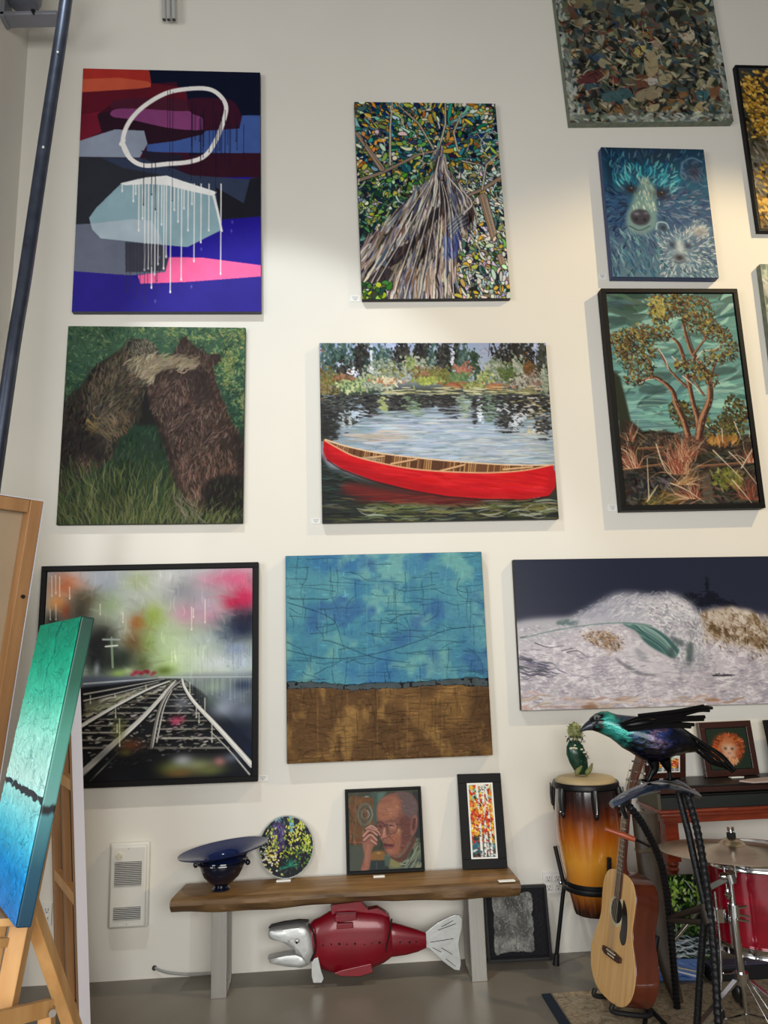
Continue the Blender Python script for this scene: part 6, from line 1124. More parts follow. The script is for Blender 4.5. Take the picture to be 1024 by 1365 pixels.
ft = G(742, 1283, .012)
for k, a in enumerate((math.atan2(ft.y-CY, ft.x-cx), R(-80), R(40))):
    d = Vector((math.cos(a), math.sin(a), 0)); c = Vector((cx, CY, 0)); fl = (Vector((ft.x, ft.y, 0))-c).length if k == 0 else (.18 if k == 1 else .17)
    leg = MB().tube([c+d*rr+Vector((0, 0, zr)), c+d*(rr+.012)+Vector((0, 0, zr-.05)), c+d*fl+Vector((0, 0, .03))], .0095, 10).build('leg', BLACKMETAL, t)
    MB().tube([c+d*(fl-.004)+Vector((0, 0, .05)), c+d*(fl+.003)+Vector((0, 0, .001))], [.012, .016], 12).build('rubber_foot', DARKPLASTIC, leg)
    MB().tube([c+d*(rr+.004)+Vector((0, 0, zr-.01)), c+d*(rr+.034)+Vector((0, 0, zr+.16))], .010, 10).build('upright_arm', DARKPLASTIC, t)
    MB().ell(c+d*(rr+.02)+Vector((0, 0, zr)), (.01, .01, .01), 10, 8).build('clamp_bolt', CHROME, t)

# ---------------------------------------------------------------- green leafy sculpture on the drum
def cp(zx, zy, dy=0.): return P(720+zx/5.056, 930+zy/5.056, CY+dy)
MOSS = mat('mossy_glaze', (124, 132, 78), .55, vs_=40, col2=(170, 172, 118)); DKG = mat('dark_green_glaze', (14, 60, 42), .3, coat=.3, var=.3, vs_=14); OLIVE = mat('olive_glaze', (112, 114, 66), .5, var=.15, vs_=20); PEARL = mat('pale_pebble', (206, 202, 182), .35); DKLEAF = mat('dark_leaf', (44, 56, 40), .5, var=.3, vs_=30)
base = cp(285, 486); base.z = zt+.0012; dz = base.z-cp(285, 486).z
t = thing('ceramic_sculpture', 'small dark green sculpture with a mossy leaf rosette on the drum head', 'sculpture', base)
def cq(zx, zy, dy=0.): return cp(zx, zy, dy)+Vector((0, 0, dz))
secs = [(225, 250, 30), (232, 290, 56), (242, 340, 66), (258, 400, 60), (275, 450, 46), (284, 478, 26)]; rings = []
for zx, zy, hw in secs:
    c = cq(zx, zy); h = hw/5.056*.00372; rings.append([c+Vector((h*math.cos(k), h*.62*math.sin(k), 0)) for k in np.linspace(0, 2*math.pi, 18, endpoint=False)])
MB().loft(rings).build('body', DKG, t)
rs = random.Random(8); lf = MB()
def petal(b, c, d, l, w_):
    s1 = d.cross(Vector((0, 0, 1))); s1 = s1.normalized() if s1.length > .01 else Vector((1, 0, 0)); n = s1.cross(d)
    b.add([c, c+d*l*.5+s1*w_+n*.002, c+d*l, c+d*l*.5-s1*w_+n*.002, c+d*l*.5+n*.005], [(0, 1, 4), (1, 2, 4), (2, 3, 4), (3, 0, 4)])
hc = cq(232, 185)
for i in range(70):
    d = Vector((rs.gauss(0, 1), rs.gauss(-.5, .8), rs.gauss(0, 1))).normalized(); petal(lf, hc+d*.022, (d+Vector((0, -.3, .1))).normalized(), rs.uniform(.018, .030), .009)
MB().ell(hc, (.036, .028, .036), 16, 10).build('rosette_core', MOSS, t); lf.build('rosette_leaves', MOSS, t, smooth=False)
lf = MB()
for i in range(60):
    c = cq(rs.uniform(172, 288), rs.uniform(215, 275), rs.uniform(-.03, .01)); petal(lf, c, Vector((rs.gauss(0, 1), -.8, rs.gauss(-.3, .7))).normalized(), rs.uniform(.012, .022), .005)
for i in range(16): c = cq(rs.uniform(270, 322), rs.uniform(330, 400), -.03); petal(lf, c, Vector((rs.gauss(.4, .6), -.8, rs.gauss(0, .6))).normalized(), .014, .005)
lf.build('dark_leaf_fringe', DKLEAF, t, smooth=False)
for zx, zy, r_ in ((208, 304, .0075), (226, 300, .006), (240, 304, .006), (233, 282, .0045), (278, 310, .0055), (296, 330, .006), (312, 352, .0055)): MB().ell(cq(zx, zy, -.045 if zx < 250 else -.034), (r_*1.3, r_*.8, r_*.8), 10, 8).build('pebble', PEARL, t)
for pts in ([(238, 484), (248, 460), (264, 440), (280, 420)], [(306, 482), (318, 462), (336, 440), (350, 402)]):
    q = sp3([cq(a, b_, -.03) for a, b_ in pts], 5); q[0].z = base.z+.011; n = len(q); MB().tube(q, [.011*math.sin(math.pi*(.22+.72*i/(n-1)))+.001 for i in range(n)], 12).build('curled_foot', OLIVE, t)

# ---------------------------------------------------------------- acoustic guitar and its stand
az, ln_ = R(82), R(12); GY = -.72
n0 = Vector((-math.sin(az), -math.cos(az), 0)); u0 = Vector((math.cos(az), -math.sin(az), 0))
v0 = (Vector((0, 0, 1))*math.cos(ln_)-n0*math.sin(ln_)); n1 = u0.cross(v0)*-1; n1 = v0.cross(u0) if v0.cross(u0).dot(n0) > 0 else u0.cross(v0)
gb = P(812, 1333, GY); GS = .93                                       # scale against a full-size body
M = rot_mat(u0, n1, v0, gb); M = M @ Matrix.Diagonal((GS*.94, GS*.94, GS, 1))    # local x across, y out of the soundboard, z along the neck
t = thing('acoustic_guitar', 'acoustic guitar with a pale wood top and dark brown sides', 'guitar', gb, None, M)
SPRUCE = mat('spruce_top', (206, 158, 96), .3, coat=.4, vs_=3, col2=(226, 182, 120), stretch=(26, 1, 1.2)); MAHOG = mat('mahogany_sides', (72, 30, 18), .3, coat=.5, vs_=3, col2=(96, 44, 26), stretch=(5, 5, 1)); ROSEW = mat('rosewood', (70, 42, 32), .45, var=.2, vs_=12, stretch=(14, 2, 2)); BONE = mat('bone_white', (226, 220, 200), .4); BINDING = mat('cream_binding', (206, 196, 164), .4); PICKG = mat('black_pickguard', (15, 15, 16), .16, coat=.4)
half = [(0, 0), (.07, .004), (.13, .022), (.175, .062), (.196, .115), (.194, .165), (.172, .225), (.147, .275), (.139, .315), (.143, .36), (.146, .405), (.138, .45), (.112, .485), (.07, .502), (.03, .506)]
hs = [tuple(p) for p in spl(half, 5)]
outl = hs+[(-a, b_) for a, b_ in hs[::-1][:-1]]
def g3(pts, y): return [Vector((a, y, b_)) for a, b_ in pts]
MB().prism(g3([(a*.996, b_*.996+.001) for a, b_ in outl], -.001), (0, -.114, 0)).build('body_shell', MAHOG, t, bevel=.004)
so = MB().prism(g3(outl, .0), (0, .003, 0)).build('soundboard', SPRUCE, t)
def disc(c, r_, y, th, n=36): return MB().prism([Vector((c[0]+r_*math.cos(k), y, c[1]+r_*math.sin(k))) for k in np.linspace(0, 2*math.pi, n, endpoint=False)], (0, th, 0))
SH = (0, .350)
r1 = MB(); r1.loft([[Vector((SH[0]+r_*math.cos(k), y_, SH[1]+r_*math.sin(k))) for k in np.linspace(0, 2*math.pi, 36, endpoint=False)] for r_, y_ in ((.064, .003), (.064, .0038), (.050, .0038), (.050, .003))], cap=False); r1.build('rosette', BINDING, so)
disc(SH, .050, .0030, .0005).build('sound_hole', HOLE, so)
pg = [(.048, .40), (.066, .395), (.085, .372), (.098, .33), (.102, .28), (.094, .245), (.072, .235), (.052, .248), (.045, .27), (.052, .31)]
MB().prism(g3([tuple(q) for q in spl(pg, 4, True)], .0031), (0, .0016, 0)).build('pickguard', PICKG, t)
br = MB().prism(g3([(-.082, .168), (-.06, .160), (.06, .160), (.082, .168), (.082, .186), (.03, .192), (-.03, .192), (-.082, .186)], .003), (0, .009, 0)).build('bridge', ROSEW, t, bevel=.001)
MB().box((0, .0135, .184), (.074, .006, .003)).build('saddle', BONE, br, smooth=False)
for k in range(6): MB().ell((-.026+.0104*k, .0125, .170), (.0028, .002, .0028), 8, 6).build('bridge_pin', BONE, br)
MB().prism(g3([(-.0275, .40), (.0275, .40), (.0215, .835), (-.0215, .835)], .003), (0, .006, 0)).build('fretboard', ROSEW, t, smooth=False, bevel=.0008)
nk = [];
for z_, w_, d_ in ((.44, .028, .10), (.485, .027, .075), (.52, .026, .03), (.56, .0262, .022), (.83, .0212, .019)): nk.append([Vector((w_*math.cos(k), .003-d_*abs(math.sin(k)) if math.sin(k) > 0 else .003, z_)) for k in np.linspace(0, 2*math.pi, 16, endpoint=False)])
MB().loft(nk).build('neck', MAHOG, t)
for k in range(14):
    zf = .835-.6*(1-2**(-(k+1)/12.)); MB().box((0, .0092, zf), (.05, .0016, .0022)).build('fret', CHROME, t, smooth=False)
MB().box((0, .0085, .837), (.043, .009, .005)).build('nut', BONE, t, smooth=False)
hq = [(-.022, .838), (.022, .838), (.028, .87), (.034, 1.005), (.030, 1.02), (0, 1.026), (-.030, 1.02), (-.034, 1.005), (-.028, .87)]
hdm = MB(); hdm.prism([Vector((a, .004-(b_-.838)*.25, b_)) for a, b_ in hq], (0, -.015, 0)); hs_ = hdm.build('headstock', mat('headstock_wood', (104, 58, 36), .3, coat=.4, vs_=5, col2=(84, 44, 28)), t, bevel=.001)
for k in range(3):
    for sx in (-1, 1):
        zz = .89+.042*k; y0 = .004-(zz-.838)*.25; pb = MB(); pb.tube([(sx*.022, y0, zz), (sx*.022, y0+.016, zz)], .004, 10); pb.tube([(sx*.026, y0-.018, zz), (sx*.048, y0-.018, zz)], .003, 8); pb.ell((sx*.056, y0-.018, zz), (.009, .006, .0075), 10, 8); pb.build('tuning_peg', CHROME, hs_)
for k in range(6):
    xa = -.026+.0104*k; MB().tube([(xa, .015, .172), (xa, .0165, .184), (xa*.66, .0135, .838), (xa*.75, .006, .90+.03*(k % 3))], .0008, 5).build('string', mat('string_metal', (190, 180, 160), .3, .9) if k == 0 else bpy.data.materials['string_metal'], t)
disc((0, 0), .006, -.05, .001).build('strap_button', CHROME, t)
# stand
gw = lambda x_, y_, z_: M @ Vector((x_, y_, z_))
sc = gw(0, -.17, .05); t = thing('guitar_stand', 'black folding guitar stand under the acoustic guitar', 'stand', (sc.x, sc.y, .009))
top = gw(0, -.21, .27); hub = gw(0, -.19, -.02); hub.z = max(hub.z, .05)
MB().tube([hub, top], .011, 12).build('upright_tube', BLACKMETAL, t)
for sx in (-.09, .09):
    a_, b_, c_, d_ = hub, gw(sx, -.145, -.012), gw(sx*.9, .018, -.016), gw(sx*.9, .028, .012)
    MB().tube(sp3([a_, b_, c_, d_], 5), .0095, 10).build('cradle_arm', mat('rubber_sleeve', (20, 20, 21), .6), t)
for q in (G(893, 1372, .018), Vector((hub.x-.12, hub.y-.24, .018)), Vector((hub.x+.02, hub.y+.20, .018))):
    lg = MB().tube([hub, q], .0095, 10).build('leg', BLACKMETAL, t); MB().ell(q+Vector((0, 0, .002)), (.014, .014, .011), 12, 8).build('rubber_foot', DARKPLASTIC, lg)

# ---------------------------------------------------------------- tall dark carved slat behind the stool
f0 = G(903.5, 1334, .011); p1 = P(859, 1083, -.475); DKWOOD = mat('dark_olive_wood', (46, 36, 28), .5, vs_=3, col2=(66, 56, 44), stretch=(14, 14, 1.5))
t = thing('carved_plank', 'tall dark brown tapering wooden plank standing behind the guitar', 'wooden plank', f0)
rings = []
for k, (px, py, w_, d_) in enumerate(((859, 1083, .060, .030), (866, 1140, .062, .032), (872, 1200, .056, .032), (884, 1262, .044, .030), (896, 1312, .032, .026), (903.5, 1334, .022, .022))):
    Y = -.475+(f0.y+.475)*(py-1083)/(1334-1083.); c = P(px, py, Y) if k < 5 else f0
    rings.append([c+Vector((w_*math.copysign(abs(math.cos(q))**.6, math.cos(q))*.9, d_*math.copysign(abs(math.sin(q))**.6, math.sin(q)), 0)) for q in np.linspace(0, 2*math.pi, 16, endpoint=False)])
MB().loft(rings).build('plank_body', DKWOOD, t)
MB().bar(P(849, 1134, -.505), P(874, 1131, -.505), .012, .05, (0, 1, 0)).build('carved_band', mat('carved_band_wood', (84, 72, 56), .55, var=.2, vs_=20), t, smooth=False, bevel=.002)

# ---------------------------------------------------------------- cherry table against the wall
TZ = .686; fl = G(879.5, 1081.5, TZ); TX0, TY0, TY1, TX1 = fl.x, fl.y, -.015, 2.75
CHERRY = mat('cherry_wood', (104, 36, 18), .3, coat=.4, vs_=3, col2=(134, 54, 28), stretch=(2, 12, 12))
t = thing('wooden_table', 'red brown cherry table with turned legs under the keyboard', 'table', ((TX0+TX1)/2, (TY0+TY1)/2, 0))
def slabz(z0, z1, ins): return MB().box(((TX0+TX1)/2, (TY0+TY1)/2, (z0+z1)/2), (TX1-TX0-2*ins, TY1-TY0-2*ins, z1-z0))
slabz(TZ-.016, TZ, 0).build('table_top', CHERRY, t, bevel=.005); slabz(TZ-.034, TZ-.0162, .010).build('edge_moulding', CHERRY, t, bevel=.005); slabz(TZ-.062, TZ-.0342, .026).build('apron', CHERRY, t, smooth=False)
for lx in (TX0+.062, TX1-.062):
    for ly in (TY0+.055, TY1-.05):
        MB().box((lx, ly, TZ-.062-.085), (.062, .062, .17)).lathe([(.001, TZ-.232), (.026, TZ-.233), (.030, TZ-.245), (.022, TZ-.256), (.029, TZ-.268), (.021, TZ-.285), (.027, TZ-.31), (.030, TZ-.42), (.024, TZ-.56), (.016, TZ-.62), (.024, TZ-.64), (.026, TZ-.68), (.018, TZ-.7199), (.001, TZ-.7199)], (lx, ly, 0), 24).build('leg', CHERRY, t)

# ---------------------------------------------------------------- dark keyboard cabinet on the table
KX0 = TX0+.004; KZ0 = TZ+.001; KF, KB = TY0+.022, -.03; KX1 = 2.6
KT = P(910, 1046, KF).z; DKBOX = mat('dark_cabinet', (26, 24, 23), .4, var=.2, vs_=5); DKGRN = mat('dark_green_panel', (24, 30, 28), .5); LIDW = mat('dark_red_lid', (52, 26, 20), .35, coat=.3, var=.2, vs_=4, stretch=(1, 9, 9)); OLV = mat('olive_end_panel', (74, 70, 54), .55)
t = thing('keyboard_cabinet', 'dark open fronted keyboard cabinet on the cherry table', 'keyboard', ((KX0+KX1)/2, (KF+KB)/2, KZ0))
kh = KT-KZ0; kc = (KX0+KX1)/2; kw = KX1-KX0
MB().box((kc, KB-.006, KZ0+kh/2-.01), (kw, .012, kh-.02)).build('back_panel', DKBOX, t, smooth=False)
MB().box((kc, (KF+KB)/2, KT-.010), (kw, KB-KF, .010)).build('lid', DKBOX, t, smooth=False, bevel=.002); MB().box((kc, KF+.012, KT-.0265), (kw, .024, .022)).build('lid_front_rail', LIDW, t, smooth=False, bevel=.002)
MB().box((KX0+.008, (KF+KB)/2-.006, KZ0+(kh-.016)/2), (.016, KB-KF-.014, kh-.016)).build('end_panel', OLV, t, smooth=False)
MB().box((kc, KF+.010, KZ0+.026), (kw-.034, .020, .052)).build('front_board', DKGRN, t, smooth=False); MB().box((kc, (KF+KB)/2, KZ0+.003), (kw-.034, KB-KF-.05, .006)).build('base_board', DKBOX, t, smooth=False)
kb_ = MB(); MB().box((kc, KF+.045, KZ0+.052), (kw-.04, .036, .010)).build('slat_bed', DKBOX, t, smooth=False)
MB().bar((KX0+.02, KF+.055, KZ0+.068), (KX1-.02, KF+.055, KZ0+.068), .020, .014).build('slotted_rail', mat('slotted_rail', (50, 40, 34), .4, var=.5, vs_=60, stretch=(1, .1, .1)), t, smooth=False)
MB().box((P(923, 1045, KF).x, KF-.001, KT-.0235), (.02, .002, .006)).build('maker_plate', mat('silver_plate', (190, 190, 186), .3, .8), t, smooth=False)
TOPZ = KT-.005
DARKWOODF = mat('dark_walnut_frame', (52, 22, 14), .35, coat=.4, var=.2, vs_=8); GREENMAT = mat('dark_green_mat', (32, 44, 34), .8)
s = art_ape()
lean('framed_ape_picture', s, [(927, 964.5), (995, 961.5), (1019, 1033), (946.5, 1037.5)], .03, TOPZ, -.07, 'dark walnut framed picture of a round orange ape face on the keyboard cabinet', PAINT_SATIN, None, fw=.030, fmat=DARKWOODF)
lean('framed_birch_print', art_birch_small(), [(856, 1001.5), (910, 999.5), (919, 1037), (863.5, 1039.5)], .022, TOPZ, -.10, 'small dark framed print of red birches behind the bird legs', PAINT_SATIN, None, fw=.030, fmat=DARKWOODF, inner=(.008, MATW))
lean('framed_picture', art_sage(), [(1018.5, 961), (1072, 959), (1092, 1031), (1036, 1034)], .022, TOPZ, -.07, 'dark framed picture whose corner shows at the right edge above the keyboard cabinet', PAINT_SATIN, None, fw=.02, fmat=BLACKWOOD)
table_card((975.5, 1037.5), (991, 1036.5), TOPZ, 'white price card under the orange ape picture')
for o in bpy.data.objects:
    if o.name.startswith('price_card') and 'ape' in o.get('label', ''): o.location.z = TOPZ+.0006
PALEW = mat('pale_pink_wood', (176, 156, 148), .45, var=.15, vs_=6, stretch=(1, 8, 8))
a_, b_ = P(984, 1029.5, -.36), P(1046, 1027, -.34); a_.z = b_.z = TOPZ+.022
t = thing('wooden_paddle', 'pale flat wooden blade lying on the cabinet at the right edge', 'wooden blade', ((a_.x+b_.x)/2, -.35, TOPZ))
MB().prism([a_, a_+Vector((.05, -.03, -.004)), b_+Vector((0, -.05, -.004)), b_+Vector((0, .05, 0)), a_+Vector((.06, .03, 0))], (0, 0, .007)).build('blade', PALEW, t, smooth=False, bevel=.002); MB().box((b_.x-.03, -.35, TOPZ+.0095), (.07, .05, .017)).build('rest_block', DKBOX, t, smooth=False)

# ---------------------------------------------------------------- pictures standing under the table
fy0 = TY0+.008
x, y, z, o, wd, ht = rect_of([P(869, 1166.5, fy0), P(952, 1163, fy0), P(957, 1294, fy0-.045), P(873, 1298, fy0-.045)]); ht = (o+z*ht).z/z.z-.002/z.z; o = o-z*((o.z-.0015)/z.z)
t = thing('foliage_canvas', 'unframed canvas of bright green foliage over rippled water standing under the table', 'painting', o, None, rot_mat(x, y, z, o)); canvas_parts(t, art_foliage(), wd, ht, .018, PRINT, BLKEDGE)
bY = o.y-.030; x, y, z, o, wd, ht = rect_of([P(866, 1268, bY), P(930, 1272, bY), P(934, 1297, bY-.02), P(868, 1302, bY-.02)]); o.z = .0015
t = thing('blue_striped_canvas', 'low blue canvas with white and yellow stripes on the floor behind the stool', 'painting', o, None, rot_mat(x, y, z, o)); canvas_parts(t, art_floorblue(), wd, ht, .014, PAINT_SATIN, mat('blue_edge', (60, 80, 124), .5))
kx = P(936, 1297, bY).x+.006; ky = bY-.045; t = thing('black_case', 'flat black case on the floor beside the blue striped canvas', 'case', (kx+.15, ky, 0))
MB().box((kx+.15, ky, .036), (.30, .066, .064)).build('case_shell', mat('black_vinyl', (20, 19, 24), .5, bump=.3, bs=200), t, bevel=.008); MB().box((kx+.15, ky, .0695), (.302, .068, .004)).build('purple_trim', mat('purple_trim', (66, 58, 88), .4), t, smooth=False); MB().tube(sp3([(kx+.03, ky-.033, .04), (kx+.05, ky-.05, .048), (kx+.09, ky-.05, .048), (kx+.11, ky-.033, .04)], 4), .005, 8).build('handle', CHROME, t)

# ---------------------------------------------------------------- red floor tom
DY = -.66; dl, dr = P(946.5, 1205, DY), P(1078, 1205, DY); dcx = (dl.x+dr.x)/2; drr = (dr.x-dl.x)/2; z1 = P(1012, 1156, DY-drr).z; z0 = P(1012, 1283, DY-drr).z
RLAC = mat('red_lacquer', (112, 6, 24), .14, .15, coat=.8, vs_=2, col2=(150, 12, 38), stretch=(1, 1, 9))
DC = Vector((dcx, DY, 0)); t = thing('floor_tom', 'deep red lacquered drum with chrome hoops at the right edge', 'drum', (dcx, DY, 0))
MB().lathe([(.001, z0+.01), (drr*.97, z0+.01), (drr*.97, z1-.01), (.001, z1-.01)], DC, 64).build('shell', RLAC, t); MB().lathe([(.001, z1-.003), (drr*.99, z1-.004), (drr*1.0, z1-.012)], DC, 56).build('drumhead', mat('coated_head', (206, 204, 198), .5), t)
for zz, nm in ((z1-.014, 'top_hoop'), (z0+.012, 'bottom_hoop')): MB().lathe([(drr*.985, zz-.018), (drr*1.035, zz-.018), (drr*1.02, zz-.012), (drr*1.02, zz+.012), (drr*1.035, zz+.018), (drr*.985, zz+.018), (drr*.985, zz-.018)], DC, 64).build(nm, CHROME, t)
for k in range(8):
    a = R(-90+45*k-14); d = Vector((math.cos(a), math.sin(a), 0)); p = DC+d*drr
    for za, zb2 in ((z1-.02, z1-.12), (z0+.02, z0+.12)):
        lb = MB(); lb.tube([p+d*.014+Vector((0, 0, za)), p+d*.010+Vector((0, 0, zb2))], .0035, 8); lb.ell(p+d*.006+Vector((0, 0, zb2)), (.010, .010, .026), 10, 8); lb.build('lug', CHROME, t)
for k in range(3):
    a = R(-160+120*k); d = Vector((math.cos(a), math.sin(a), 0)); p = DC+d*(drr+.028)
    lg = MB().tube(sp3([p+Vector((0, 0, z0+.22)), p+Vector((0, 0, z0+.02)), p+d*.03+Vector((0, 0, .022+.009))], 4), .0055, 10).box(tuple(DC+d*(drr+.012)+Vector((0, 0, z0+.13))), (.035, .035, .05)).build('leg', CHROME, t); MB().tube([p+d*.03+Vector((0, 0, .04)), p+d*.032+Vector((0, 0, .0102))], [.010, .013], 12).build('rubber_foot', DARKPLASTIC, lg)

# ---------------------------------------------------------------- cymbal and chrome stand
SY = -.95; CB = P(976.5, 1128, SY); CR = .272
BRONZEC = mat('cymbal_bronze', (176, 156, 130), .24, .9, var=.12, vs_=40, stretch=(1, 1, .1)); 
t = thing('cymbal_stand', 'chrome cymbal stand with tripod base in front of the red drum', 'stand', (CB.x, SY, .009))
b0 = P(988, 1303, SY); mid = P(975, 1178, SY)
tp = lambda f: Vector((CB.x+.0*f, SY, CB.z-.01+(b0.z-CB.z)*f))
pole = lambda x_, y_: P(x_, y_, SY)
MB().tube([Vector((CB.x, SY, CB.z+.064)), Vector((CB.x, SY, pole(976, 1170).z))], .0055, 12).build('top_rod', CHROME, t); MB().tube([pole(973.5, 1168), pole(978, 1212)], .0095, 16).build('upper_tube', CHROME, t); MB().tube([pole(977, 1206), pole(989, 1306)], .0135, 18).build('lower_tube', CHROME, t); MB().tube([pole(989, 1300), pole(998, 1372)], .0085, 12).build('base_tube', CHROME, t)
MB().tube([pole(978, 1205), pole(979.5, 1222)], .020, 16).build('height_clamp', CHROME, t); MB().tube([pole(972, 1164), pole(975, 1176)], .021, 14).ell(tuple(pole(966, 1168)), (.022, .016, .014), 10, 8).build('tilter', CHROME, t)
for q in ((979, 1210, 992, 1206), (980, 1217, 996, 1220), (981, 1224, 995, 1226), (964, 1190, 972, 1192)): MB().tube([pole(q[0], q[1])+Vector((0, -.012, 0)), pole(q[2], q[3])+Vector((0, -.02, 0))], .0045, 8).build('wing_screw', CHROME, t)
MB().bar(pole(946, 1193)+Vector((0, .05, 0)), pole(967, 1172), .014, .020).build('tilter_arm', mat('dull_steel', (120, 118, 112), .35, .8), t, bevel=.002)
MB().tube([pole(988, 1296), pole(990, 1312)], .024, 16).build('leg_collar', CHROME, t)
FZ = .024
for k, (d, spread) in enumerate((((-.86, -.30), .40), ((.62, -.62), .36), ((.40, .80), .30))):
    d = Vector((d[0], d[1], 0)).normalized(); hb = pole(989, 1305); ft_ = Vector((hb.x, SY, 0))+d*spread; ft_.z = FZ; kn = hb+d*.03
    leg = MB().bar(kn, ft_, .022, .008).build('tripod_leg', CHROME, t, smooth=False, bevel=.0015)
    MB().bar(pole(996, 1352), kn+(ft_-kn)*.55, .012, .004).build('brace', CHROME, t, smooth=False); MB().ell(ft_+Vector((0, 0, 0)), (.017, .017, .0148), 12, 8).build('rubber_foot', DARKPLASTIC, leg)
    MB().ell(kn+(ft_-kn)*.55+Vector((0, -.006, 0)), (.008, .006, .008), 8, 6).build('joint_bolt', CHROME, t)
for (xa, ya, xb, yb) in ((992, 1308, 1012, 1365), (996, 1306, 1024, 1362)): MB().tube([pole(xa, ya)+Vector((0, -.02, 0)), pole(xb, yb)+Vector((0, -.12, 0))], .0026, 8).build('spring_rod', CHROME, t)
MB().ell(tuple(P(982, 1322, SY+.05)), (.017, .03, .038), 14, 10).build('rubber_bumper', DARKPLASTIC, t)
MB().tube([Vector((CB.x, SY, CB.z+.031))+Vector((0, 0, .018)), Vector((CB.x, SY, CB.z+.031))+Vector((0, 0, .027))], .008, 10).box(tuple(Vector((CB.x, SY, CB.z+.031))+Vector((-.009, 0, .031))), (.006, .008, .014)).box(tuple(Vector((CB.x, SY, CB.z+.031))+Vector((.009, 0, .031))), (.006, .008, .014)).build('wing_nut', CHROME, t)
tl = Matrix.Rotation(R(2.2), 3, 'Y') @ Matrix.Rotation(R(-3.4), 3, 'X')
t = thing('cymbal', 'large bronze cymbal on the chrome stand', 'cymbal', CB)
MB().lathe([(.0085, .030), (.022, .029), (.040, .020), (.048, .010), (.060, .0065), (.14, -.002), (.22, -.011), (CR, -.018), (CR, -.0195), (.22, -.0125), (.14, -.0035), (.06, .005), (.046, .0085), (.038, .0185), (.0085, .0285)], CB, 72, lambda q: tl @ q).build('bronze_disc', BRONZEC, t)
CT = CB+Vector((0, 0, .030)); t2 = MB().lathe([(.0075, .002), (.0165, .002), (.0165, .018), (.0075, .018), (.0075, .002)], CT, 18).build('felt_washer', mat('black_felt', (16, 16, 17), .9), t)

# second small stand: thin chrome post and a strut behind the stool
sy2 = -.47; p0 = P(943.5, 1215, sy2); p1 = Vector((P(952, 1325, sy2).x, sy2, 0.0)); t = thing('drum_hardware_stand', 'thin chrome stand with a slanting strut between the stool legs and red drum', 'stand', (p0.x, sy2, .009))
MB().tube([p0, Vector((p0.x, sy2, .02))], .006, 12).build('post', CHROME, t); s0 = P(886, 1269, sy2); MB().bar(p0+Vector((0, 0, .04)), s0, .018, .012).build('strut', mat('worn_steel', (150, 146, 138), .3, .85), t, bevel=.002); MB().tube([s0+Vector((0, 0, .008)), s0+Vector((-.012, 0, -.014))], .011, 10).build('strut_end', CHROME, t)
MB().tube([(p0.x, sy2, .03), (p0.x, sy2, .0098)], [.009, .014], 12).build('rubber_foot', DARKPLASTIC, t); MB().ell(tuple(p0), (.014, .014, .016), 10, 8).build('clamp', CHROME, t)

# ---------------------------------------------------------------- welded stool and metal bird
IRID = mat('iridescent_steel', (26, 30, 44), .26, .7, vs_=7, col2=(70, 88, 116), coat=.3); REBAR = mat('dark_rebar', (24, 25, 28), .4, .5, bump=.6, bs=130)
def bp(zx, zy, Y): return P(740+zx/3.6056, 930+zy/3.6056, Y)
QY = -1.12
t = thing('metal_stool', 'black welded metal stool of bent rods under the metal bird', 'stool', (P(890, 1200, QY).x, QY, .009))
for nm, dy, pts, w0 in (('seat_strap', -.05, [(272, 516), (300, 497), (345, 472), (405, 446), (470, 430), (540, 428), (610, 442), (655, 458), (690, 472)], .052), ('seat_strap', .05, [(320, 480), (390, 446), (470, 418), (540, 404), (600, 414), (650, 446), (685, 466)], .040)):
    q = sp3([bp(a, b_, QY+dy) for a, b_ in pts], 5); b = MB(); rings = []
    for i, c in enumerate(q): w_ = w0*(.35+.65*math.sin(math.pi*(i+1)/(len(q)+1))**.5); rings.append([c+Vector((0, -w_, 0)), c+Vector((0, -w_*.5, .010)), c+Vector((0, w_*.5, .010)), c+Vector((0, w_, 0)), c+Vector((0, w_*.5, -.008)), c+Vector((0, -w_*.5, -.010))])
    b.loft(rings).build(nm, IRID, t)
SIL = mat('bright_weld', (150, 156, 160), .3, .8, bump=.4, bs=60); q = sp3([bp(300, 520, QY-.06), bp(320, 480, QY-.06), bp(380, 470, QY-.065), bp(440, 452, QY-.065), bp(500, 440, QY-.06)], 5); MB().tube(q, .010, 8).build('silver_rod', SIL, t)
for pts in ([(320, 500), (330, 545), (345, 580)], [(500, 410), (600, 420), (680, 462)], [(520, 400), (590, 405), (640, 440)], [(440, 440), (510, 400), (560, 410)]): MB().tube(sp3([bp(a, b_, QY+.075) for a, b_ in pts], 4), .008, 8).build('bent_rod', REBAR, t)
def rebar(pts, r_=.0135):
    q = sp3(pts, 8); L = [0]
    for i in range(1, len(q)): L.append(L[-1]+(q[i]-q[i-1]).length)
    n = int(L[-1]/.007); tt = np.linspace(0, L[-1], n); A = np.array([tuple(v) for v in q]); pp = [Vector((np.interp(x_, L, A[:, 0]), np.interp(x_, L, A[:, 1]), np.interp(x_, L, A[:, 2]))) for x_ in tt]
    return MB().tube(pp, [r_*(1.12 if i % 3 == 0 else .92) for i in range(n)], 9)
fa = G(903, 1346, .009); 
rebar([P(835, 1070, QY-.03), P(843, 1080, QY-.02), P(858, 1100, QY+.03), P(876, 1136, QY+.12), P(886, 1172, QY+.20), P(893, 1226, QY+.30), Vector((fa.x, fa.y, .020))]).build('leg', REBAR, t)
fb = Vector((P(962, 1420, QY-.20).x, QY-.20, .017)); rebar([P(914, 1052, QY-.03), P(928, 1100, QY-.06), P(939, 1160, QY-.10), P(948, 1230, QY-.14), P(954, 1300, QY-.17), P(958, 1365, QY-.19), fb]).build('leg', REBAR, t)
